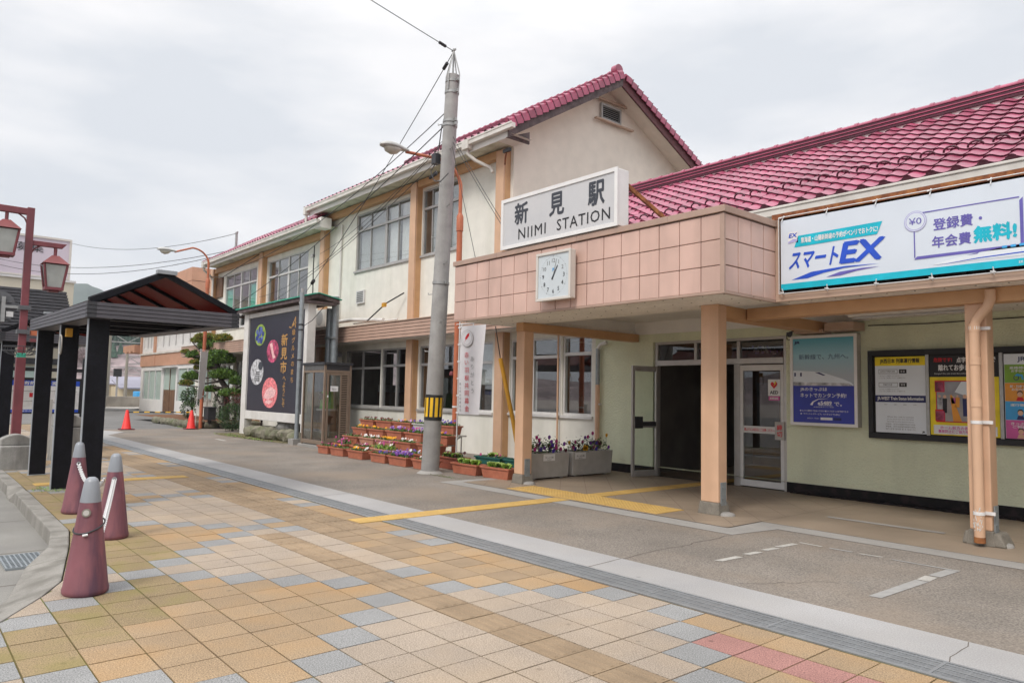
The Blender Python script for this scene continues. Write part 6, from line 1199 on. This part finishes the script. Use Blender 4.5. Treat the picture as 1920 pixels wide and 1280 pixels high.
for Y, zb, lst in rows:
    for (x, L, b, fl, n, lb) in lst:
        big = 'widest' in lb; tall = 'tall magenta' in lb
        pt = 'pot' if 'box' in lb else 'terracotta planter'
        planter(x, Y, zb, L, 0, (('planter of ' if 'box' in lb else 'terracotta planter of ')+lb), b, fl, max(3, int(n*.72)), 260 if big else (180 if n > 30 else 110), .14 if (big or tall) else (.09 if n > 30 else .045), leafm='leaf_lime' if big else 'leaf', fsz=.022)
planter(-11.95, 8.72, 0, .8, 0, 'brown planter of dark purple kale and lime leaves behind the flag pole', 'pot_brown', ['fl_maroon'], 20, 40, .07, 2, H=.24, W=.3, group='kale planters by the canopy post')
planter(-11.2, 9.15, 0, .8, 0, 'dark green planter with reddish leaves behind the kale planters', 'pot_green', ['fl_magenta'], 4, 30, .05, 1, H=.28, W=.32, group='kale planters by the canopy post')
planter(-10.35, 9.15, 0, .7, 0, 'dark green planter half hidden by the left canopy post', 'pot_green', ['fl_magenta'], 2, 20, .05, 0, H=.28, W=.32, group='kale planters by the canopy post')
planter(-11.0, 8.4, 0, .8, 0, 'terracotta planter of three pale kale heads left of its twin', TC, [], 0, 20, .05, 3, H=.2, group='kale planters by the canopy post')
planter(-10.16, 8.45, 0, .78, 0, 'terracotta planter of lime kale next to the canopy post', TC, [], 0, 20, .05, 3, H=.2, group='kale planters by the canopy post', leafm='leaf_lime')
t = thing('flower_stand', (-14.6, 9, 0), 'stepped flower stand of pale boards on tube legs under the planters', 'plant stand')
q = MB('planter_stone')
for Y, z in ((9.32, .615), (9.0, .425), (8.72, .235)): q.box(-16.8, -12.5, Y-.13, Y+.13, z-.03, z)
q.build('boards', t)
q = MB('chain')
for x in (-16.75, -15.3, -13.9, -12.62):
    q.tube([(x, 8.62, 0), (x, 8.62, .2), (x, 9.4, .59), (x, 9.4, 0)], .018, 8)
    q.tube([(x, 8.9, .0), (x, 8.9, .4)], .018, 8)
q.build('legs', t)
# concrete flower boxes
for k, (y0, y1, lb) in enumerate(((8.66, 9.63, 'pale concrete flower box with purple flowers next to the left canopy post'), (9.72, 10.82, 'pale concrete flower box with yellow and purple flowers near the wall'))):
    t = thing('concrete_planter', (-9.78, (y0+y1)/2, 0), lb, 'planter', 'pale concrete flower boxes under the canopy'); X1, X0_ = -9.57, -10.0
    q = MB('planter_stone'); H = .47; e = .035
    V = []
    for z, i in ((.03, .02), (H, 0), (H, e+.0), (H-.06, e+.005)): V += [(X0_+i, y0+i, z), (X1-i, y0+i, z), (X1-i, y1-i, z), (X0_+i, y1-i, z)]
    q.mesh(V, [(3, 2, 1, 0)]+[(4*a+b, 4*a+(b+1) % 4, 4*a+4+(b+1) % 4, 4*a+4+b) for a in range(3) for b in range(4)]); q.box(X0_+.06, X1-.06, y0+.1, y0+.18, 0, .03); q.box(X0_+.06, X1-.06, y1-.18, y1-.1, 0, .03); q.build('planter_box', t, bevel=.008)
    q = MB('soil'); q.face([(X0_+.03, y0+.03, H-.05), (X1-.03, y0+.03, H-.05), (X1-.03, y1-.03, H-.05), (X0_+.03, y1-.03, H-.05)]); q.build('soil', t)
    r = random.Random(5+k); q = MB('leaf_dark'); f = MB('fl_purple')
    for i in range(560):
        c = Vector((r.uniform(X0_+.05, X1-.02), r.uniform(y0+.06, y1-.06), H-.04)); hh = max(0, r.gauss(.12, .07)); leafquad(q, c+Vector((r.uniform(-.03, .03), r.uniform(-.03, .03), hh)), Vector((r.uniform(-1, 1), r.uniform(-1, 1), r.uniform(-.2, 1))), .045, .022, 'leaf_dark' if r.random() < .6 else 'leaf', r)
    for i in range(30):
        c = Vector((r.uniform(X0_+.1, X1), r.uniform(y0+.08, y1-.08), H+r.uniform(.02, .16))); tall = r.random() < .18
        if tall: c.z += r.uniform(.08, .2)
        q.tube([(c.x, c.y, H-.03), (c.x+.01, c.y, c.z)], .003, 4)
        m = r.choice(['fl_purple', 'fl_maroon', 'fl_magenta', 'fl_violet']) if k == 0 or r.random() < .85 else 'fl_yellow'
        for p in range(5):
            an = 6.28*p/5; cc = c+Vector((.016, .02*math.cos(an), .02*math.sin(an))); f.face([cc+Vector((.003*math.sin(b_*2), .021*math.cos(b_), .021*math.sin(b_))) for b_ in [6.28318*i_/6 for i_ in range(6)]], m)
    if k:
        for dy in (0, .06): 
            for p in range(5): an = 6.28*p/5; cc = Vector((-9.55, 10.0+dy+.024*math.cos(an), H+.06+.024*math.sin(an))); f.face([cc+Vector((0, .026*math.cos(b_), .026*math.sin(b_))) for b_ in [6.28318*i_/6 for i_ in range(6)]], 'fl_yellow')
    q.build('foliage', t); f.build('blossoms', t)
    q = MB('sign_frame'); yp = y0+.2 if k else y0+.45; q.box(X1-.008, X1+.004, yp-.14, yp+.14, .33, .45); q.text('花いっぱい運動', yp, .39, (X1+.006, 0, 0), U3, w=.2, h=.03, m='ink_black'); q.text('新見市', yp, .35, (X1+.006, 0, 0), U3, w=.1, h=.02, m='ink_black'); q.build('name_plate', t)

# ================================================================== PINE, SHRUBS, GARDEN
BZ = .26
q = MB('mulch'); q.poly([(-38, 8.9), (-29.15, 8.9), (-28.2, 9.6), (-27.9, 11.2), (-38, 11.2)], (0, 0, BZ-.04), (1, 0, 0), (0, 1, 0)); kind(q.build('garden_bed'), 'structure')
x = -29.0; pts = [(-29.1, 8.85), (-28.85, 9.25), (-28.6, 9.7), (-28.4, 10.2), (-28.2, 10.7), (-28.1, 11.1)]
t = thing('stone_edging', (-28.7, 9.9, 0), 'grey brown stone edging of the raised garden under the pine', 'stone edging')
q = MB('rock')
for i in range(9): blob(q, (-29.2-i*.6, 8.83+rnd.uniform(-.04, .04), .12), .32, .14, .17, seed=60+i, rough=.1)
for (a, b), (c, d) in zip(pts, pts[1:]): blob(q, ((a+c)/2, (b+d)/2, .13), .16, .3, .18, seed=int(b*100), rough=.1)
q.build('stones', t)
pt = thing('pine_tree', (-30.5, 10.6, BZ), 'cloud pruned garden pine with flat green needle pads beside the orange lamp', 'tree')
TR = [(-30.54, 10.6, .2), (-30.5, 10.6, .6), (-30.46, 10.6, .95), (-30.6, 10.6, 1.56), (-31.1, 10.55, 1.85), (-31.44, 10.6, 2.05), (-31.66, 10.6, 2.41), (-32.1, 10.6, 2.7), (-32.5, 10.65, 2.94), (-32.91, 10.6, 3.32), (-33.1, 10.6, 3.7)]
q = MB('bark'); q.tube(TR, [.17, .15, .14, .12, .11, .10, .09, .08, .065, .05, .03], 10)
PADS = [(-33.1, 3.77, .77, .23), (-34.74, 3.70, .58, .23), (-31.22, 3.64, .62, .25), (-33.05, 3.42, 1.15, .38), (-34.76, 3.02, .8, .33), (-36.01, 3.21, .45, .15), (-34.58, 2.7, .66, .17), (-34.41, 2.45, .66, .23), (-31.21, 2.75, 1.15, .45), (-30.9, 2.95, .65, .25), (-30.89, 2.09, .95, .4), (-34.73, 2.04, .75, .35), (-36.04, 1.74, .5, .23), (-32.16, 1.47, .5, .23), (-30.14, 1.33, .85, .28), (-32.43, 2.5, .35, .25), (-32.37, 2.1, .4, .3), (-29.38, 1.82, .35, .31), (-32.2, 3.05, .6, .25), (-33.9, 3.35, .5, .2)]
for (x, z, w_, h) in PADS:
    b = min(TR, key=lambda p: abs(p[2]-(z-.25))+.15*abs(p[0]-x)); y = 10.6+rnd.uniform(-.3, .3); mid = ((b[0]+x)/2+rnd.uniform(-.1, .1), (b[1]+y)/2, min(b[2], z)+.0*z-.05+rnd.uniform(-.08, .08))
    q.tube([b, mid, (x, y, z-h*.35)], [.055, .04, .025], 6)
q.build('trunk', pt)
q = MB('pine'); rr = random.Random(3)
for (x, z, w_, h) in PADS:
    y = 10.6+rr.uniform(-.25, .25); gold = (z > 3.5) or x < -35.5 or (2.3 < z < 2.8 and x < -34)
    w_ *= 1.12; h *= 1.3; n = int(2100*w_*.7)
    for k in range(n):
        a = rr.uniform(0, 6.28); rad = math.sqrt(rr.random()); px = x+w_*.64*rad*math.cos(a); py = y+w_*.5*rad*math.sin(a); pz = z+h*.65*(math.sqrt(max(0, 1-rad*rad*.9)))*rr.uniform(-.35, 1)-h*.12; c = Vector((px, py, pz))
        m = 'pine_gold' if gold and rr.random() < .62 else ('leaf_dark' if rr.random() < .12 else 'pine')
        for i in range(2): leafquad(q, c, Vector((rr.uniform(-1, 1), rr.uniform(-1, 1), rr.uniform(-.1, 1.3))), rr.uniform(.08, .14), .035, m, rr)
q.build('crown', pt)
def shrub(name, c, rx, ry, rz, n, mats, label, stem=None, ls=.06, hollow=.5):
    t = thing(name, (c[0], c[1], 0), label, 'shrub'); rr = random.Random(int(abs(c[0]*100))); q = MB(mats[0])
    for k in range(n):
        d = Vector((rr.gauss(0, 1), rr.gauss(0, 1), rr.gauss(0, 1))).normalized(); rad = hollow+(1-hollow)*rr.random()**.6; lump = 1+.12*math.sin(d.x*5+d.z*4)*math.cos(d.y*6); p = Vector((c[0]+d.x*rx*rad*lump, c[1]+d.y*ry*rad*lump, c[2]+d.z*rz*rad*lump))
        if p.z < .05: continue
        leafquad(q, p, d+Vector((rr.uniform(-.8, .8), rr.uniform(-.8, .8), rr.uniform(-.4, .9))), ls*rr.uniform(.7, 1.4), ls*.5, rr.choice(mats), rr)
    q.build('foliage', t)
    q = MB('bark')
    for k in range(4): q.tube([(c[0]+rr.uniform(-.06, .06), c[1], .0), (c[0]+rr.uniform(-.3, .3)*rx, c[1], c[2])], .03, 6)
    q.build('stem', t)
shrub('round_bush', (-26.6, 9.5, .5), .62, .5, .5, 3800, ['leaf_dark', 'leaf_dark', 'leaf'], 'clipped round dark green bush next to the billboard post', ls=.05)
shrub('red_shrub', (-28.3, 10.2, .98), .6, .4, .42, 900, ['bush_red', 'bush_red', 'leaf_dark'], 'bronze red leaved shrub between pine and billboard', ls=.06, hollow=.1)
shrub('ivy_shrub', (-32.1, 10.9, .8), .35, .3, .65, 1500, ['leaf_dark', 'leaf'], 'narrow ivy covered shrub behind the pine trunk', ls=.06)
shrub('leafy_shrub', (-33.6, 10.2, 1.12), .6, .5, .42, 1800, ['leaf_dark', 'leaf', 'leaf_dark'], 'small round headed dark tree left of the far orange lamp', ls=.07, hollow=.3)
shrub('low_shrub', (-33.2, 9.9, .6), .35, .3, .35, 900, ['leaf', 'leaf_dark'], 'low bright shrub below the round headed tree', ls=.06)
shrub('clipped_shrub', (-28.75, 10.6, 1.86), .24, .24, .26, 800, ['leaf_dark', 'leaf_dark', 'leaf'], 'ball clipped dark shrub head touching the billboard post', ls=.05)
shrub('corner_shrub', (-26.2, 10.4, 1.0), .3, .3, .5, 700, ['leaf_dark', 'leaf'], 'dark shrub against the wall just behind the billboard edge', ls=.06)
t = thing('dark_bin', (-28.65, 9.35, 0), 'small dark grey box on a short stand below the pine', 'box')
q = MB('dark_metal'); q.box(-28.9, -28.4, 9.2, 9.5, .32, .78); q.box(-28.95, -28.35, 9.17, 9.53, .78, .82); q.tube([(-28.65, 9.35, .1), (-28.65, 9.35, .32)], .06, 8); q.build('case', t, bevel=.015)
q = MB('leaf'); rr = random.Random(11)
for k in range(260):
    x = rr.uniform(-12.75, -12.1); c = Vector((x, rr.gauss(1.9, .12), 0)); leafquad(q, c, Vector((rr.uniform(-1, 1), rr.uniform(-1, 1), rr.uniform(.3, 1))), rr.uniform(.02, .05), .008, rr.choice(['leaf', 'leaf_lime']), rr)
for k in range(500):
    a = rr.choice([(-29.6, 8.7), (-24, 8.55), (-22, 8.5)]); c = Vector((a[0]+rr.gauss(0, .6), a[1]+rr.gauss(0, .1), 0)); leafquad(q, c, Vector((rr.uniform(-1, 1), rr.uniform(-1, 1), rr.uniform(.3, 1))), rr.uniform(.03, .08), .012, rr.choice(['leaf', 'moss', 'leaf_lime']), rr)
for k in range(120):
    c = Vector((-8.0+rr.gauss(0, .12), 1.18+rr.gauss(0, .03), -.128)); leafquad(q, c, Vector((rr.uniform(-1, 1), rr.uniform(-1, 1), rr.uniform(.3, 1))), rr.uniform(.01, .03), .008, rr.choice(['leaf', 'moss']), rr)
for k in range(200):
    c = Vector((-10.9+rr.gauss(0, .25), 7.72+rr.gauss(0, .04), 0)); leafquad(q, c, Vector((rr.uniform(-1, 1), rr.uniform(-1, 1), rr.uniform(.3, 1))), rr.uniform(.01, .03), .008, rr.choice(['leaf', 'moss']), rr)
kind(q.build('weeds'), 'stuff')

# ================================================================== FAR SETTING
sh = thing('shop_building', (-52, 4, 0), 'low shop with ridged dark tile roof behind the lantern post', 'building')
q = MB('shop_cream'); q.box(-60, -50.5, -6, 7.8, -.1, 4.3); q.build('wall', sh)
q = MB('shop_roof'); q.hexa([(-49.9, -7, 4.1), (-49.9, 8.3, 4.1), (-54.5, 8.3, 7.4), (-54.5, -7, 7.4), (-49.9, -7, 4.3), (-49.9, 8.3, 4.3), (-54.5, 8.3, 7.6), (-54.5, -7, 7.6)])
for k in range(15): a = k/15; q.box(-49.95-4.6*a, -49.75-4.6*a, -7, 8.3, 4.32+3.3*a, 4.46+3.3*a, 'frame_grey' if 0 else 'shop_roof')
for k in range(15): a = k/15; q.box(-50.0-4.6*a, -49.86-4.6*a, -7.0, 8.3, 4.30+3.3*a, 4.33+3.3*a, 'black_gap')
q.hexa([(-54.5, -7, 7.4), (-54.5, 8.3, 7.4), (-60, 8.3, 4), (-60, -7, 4), (-54.5, -7, 7.6), (-54.5, 8.3, 7.6), (-60, 8.3, 4.2), (-60, -7, 4.2)]); q.build('roof', sh)
q = MB('annex_glass'); 
for y in (-4, -1, 2, 5): q.box(-50.49, -50.44, y, y+2.2, .9, 2.6)
q.build('window', sh); q = MB('ink_black'); q.box(-50.45, -50.2, -6, 7.8, 2.75, 3.1); q.build('shop_awning', sh)
cr = thing('cream_block', (-66, 4, 0), 'plain cream building behind the dark roof with a billboard on top', 'building'); q = MB('shop_cream'); q.box(-74, -62, -8, 9.95, 0, 9.15); q.box(-74, -61.9, -8, 10.05, 9.15, 9.3, 'frame_white'); q.build('wall', cr)
t = thing('rooftop_billboard', (-63, 5, 9.3), 'pale lilac rooftop billboard above the cream building', 'billboard')
q = MB('billboard'); q.box(-62.3, -62, -3, 9.5, 9.45, 12.2); q.build('panel', t); q = MB('clock_white')
for a in ((-3.1, 9.65, 12.2, 12.35), (-3.1, 9.65, 9.33, 9.45)): q.box(-62.35, -61.93, a[0], a[1], a[2], a[3])
q.box(-62.35, -61.93, 9.5, 9.65, 9.45, 12.2); q.box(-62.3, -62.1, 8, 8.2, 9.2, 9.4); q.build('frame', t); q = MB('ink_black'); q.text('掲載募集', 6.2, 11.45, (-61.97, 0, 0), U3, w=3.4, h=.65); q.build('lettering', t)
# masonry wall, fence, houses, masts beyond the side road
q = MB('stone_wall'); q.box(-64, -62, 10.6, 17, -.15, .78)
tag(q.build('retaining_wall', loc=(-63, 13, 0)), 'grey stone retaining wall across the end of the side road', 'wall')
q = MB('band_concrete'); q.box(-58.5, -58.2, 9.6, 11.6, -.1, 1.0); q.box(-58.2, -58.1, 9.6, 11.6, .3, .98, 'annex_wall'); q.box(-58.5, -58.1, 11.55, 11.75, -.1, 1.1)
tag(q.build('low_panel_fence', loc=(-58.3, 10.5, 0)), 'low white panelled fence beside the black shelter post', 'fence')
q = MB('line_white'); q.face([(-62, 9, -.003), (-58, 9, -.003), (-56.2, 13.2, -.003), (-62, 16, -.003)]); kind(q.build('far_path'), 'structure')
for nm, (x0, x1, y0, y1, z0, h, rz_), lb in (('house', (-150, -130, 26, 37, .1, 1.9, 2.6), 'pale yellow house with long grey roof beyond the stone wall'), ('shed', (-118, -110, 24.4, 26.4, .1, 1.3, 1.8), 'small blue and brown shed in front of the far yellow house')):
    t = thing(nm, (x0, y0, 0), lb, 'house'); q = MB('far_wall'); q.box(x0, x1, y0, y1, 0, h+.3)
    q.box(x1, x1+.2, y0+3, y0+4.2, .8, 1.6, 'ink_grey'); q.build('wall', t); q = MB('far_roof'); q.hexa([(x1+.8, y0-.8, h), (x1+.8, y1+.8, h), ((x0+x1)/2, y1+.8, rz_+.6), ((x0+x1)/2, y0-.8, rz_+.6), (x1+.8, y0-.8, h+.2), (x1+.8, y1+.8, h+.2), ((x0+x1)/2, y1+.8, rz_+.8), ((x0+x1)/2, y0-.8, rz_+.8)]); q.build('roof', t)
def mast(x, y, h, r, label, arm):
    t = thing('catenary_mast', (x, y, 0), label, 'mast', 'railway masts beyond the side road'); q = MB('mast'); q.tube([(x, y, 0), (x, y, h)], [r, r*.75], 8); q.build('pole', t); q = MB('steel')
    q.bar((x, y, arm), (x, y+9, arm), .12, .1); q.bar((x, y, arm-.9), (x, y+9, arm-.9), .1, .1)
    for k in range(6): q.bar((x, y+1.5*k, arm-.9*(k % 2)), (x, y+1.5*k+1.5, arm-.9*((k+1) % 2)), .07, .07)
    q.build('arm', t)
mast(-75, 15.2, 9.2, .17, 'tall pale railway mast nearest the black shelter post', 6.6); mast(-96, 21.4, 6.2, .2, 'shorter railway mast right of the tall one', 5.2); mast(-110, 22.2, 5.6, .17, 'thin distant railway mast between the two larger ones', 4.2)
t = thing('railway_signal', (-92, 19.6, 0), 'black railway signal head on a thin pole near the masts', 'signal'); q = MB('steel'); q.tube([(-92, 19.6, 0), (-92, 19.6, 3.4)], .1, 8); q.build('pole', t); q = MB('ink_black'); q.box(-92.2, -91.8, 19.2, 20.0, 2.7, 3.6); q.build('head', t)
q = MB('print_azure'); q.box(-108, -106, 25.0, 27.0, .2, 1.0); tag(q.build('tarp_stack', bevel=.1, loc=(-107, 26, 0)), 'blue tarpaulin covered stack by the far house', 'tarpaulin')
# hills
from mathutils import noise as mn
def hill(name, m, P, depth, seed, rough):
    """ridge line P [(x, y, z)] seen from the plaza; the slope falls towards it over `depth` metres"""
    g = MB(m); n = 90; rows_ = 14; V = []
    for j in range(rows_+1):
        for i in range(n+1):
            s = i/n*(len(P)-1); k = min(int(s), len(P)-2); f = s-k; a = Vector(P[k]); b = Vector(P[k+1]); p = a+(b-a)*f; d = Vector((p.x, p.y, 0)).normalized()
            q = p-d*depth*(1-j/rows_); z = p.z*(j/rows_)**.8+rough*mn.noise(Vector((q.x*.03, q.y*.03, seed)))*(j/rows_); V.append((q.x, q.y, z-2))
    g.mesh(V, [(j*(n+1)+i, j*(n+1)+i+1, (j+1)*(n+1)+i+1, (j+1)*(n+1)+i) for j in range(rows_) for i in range(n)], None, True); kind(g.build(name), 'structure'); return V, n, rows_
V1, n1, r1_ = hill('wooded_hill', 'hill_near', [(-400, 20, 14), (-400, 45, 20), (-400, 66, 34), (-400, 80, 44), (-400, 100, 51), (-400, 130, 60), (-390, 180, 75), (-370, 240, 85), (-300, 330, 90)], 190, 1, 5)
hill('far_hill', 'hill_far', [(-1500, -300, 130), (-1500, 100, 150), (-1500, 220, 185), (-1500, 262, 190), (-1500, 290, 175), (-1500, 400, 190), (-1300, 800, 230)], 500, 2, 10)
g = MB('wood_bare'); rr = random.Random(21)
for k in range(2600):
    i = rr.randrange(n1); j = rr.randrange(3, r1_+1) if rr.random() < .75 else r1_; p = Vector(V1[j*(n1+1)+i])+Vector((rr.uniform(-5, 5), rr.uniform(-3, 3), 0)); con = mn.noise(Vector((p.y*.03, p.z*.06, 5)))+(.25 if p.z < 25 else -.25) > .12
    m = 'wood_conifer' if con else 'wood_bare'; h = rr.uniform(3, 6.5)
    if con: g.lathe([(h*.27, 0), (h*.16, h*.45), (.05, h)], p, 6, m)
    else:
        for q_ in range(14): d = Vector((rr.uniform(-.5, .5), rr.uniform(-.6, .6), rr.uniform(.3, 1))); leafquad(g, p+Vector((0, 0, h*.15)), d, h*rr.uniform(.5, .9), h*.07, m, rr)
kind(g.build('hillside_woods'), 'stuff')
# town hills closing the view behind the plaza (seen in the window panes)
hill('south_hill', 'hill_near', [(-330, -240, 13), (-250, -300, 9), (-200, -330, 17), (-120, -345, 10), (-60, -360, 15), (80, -350, 22), (240, -300, 18), (340, -160, 20)], 150, 7, 8)

# ------------------------------------------------------------------ air between the plaza and the far hills
hz_ = bpy.data.materials.new('haze'); hz_.use_nodes = True; t_ = hz_.node_tree; t_.nodes.clear(); ho = t_.nodes.new('ShaderNodeOutputMaterial'); pv = t_.nodes.new('ShaderNodeVolumePrincipled')
pv.inputs['Density'].default_value = .00032; pv.inputs['Color'].default_value = (.80, .86, .95, 1); t_.links.new(pv.outputs[0], ho.inputs['Volume']); M['haze'] = hz_
g = MB('haze'); g.box(-2600, 2600, -2600, 2600, -3.2, 260); kind(g.build('haze'), 'stuff')
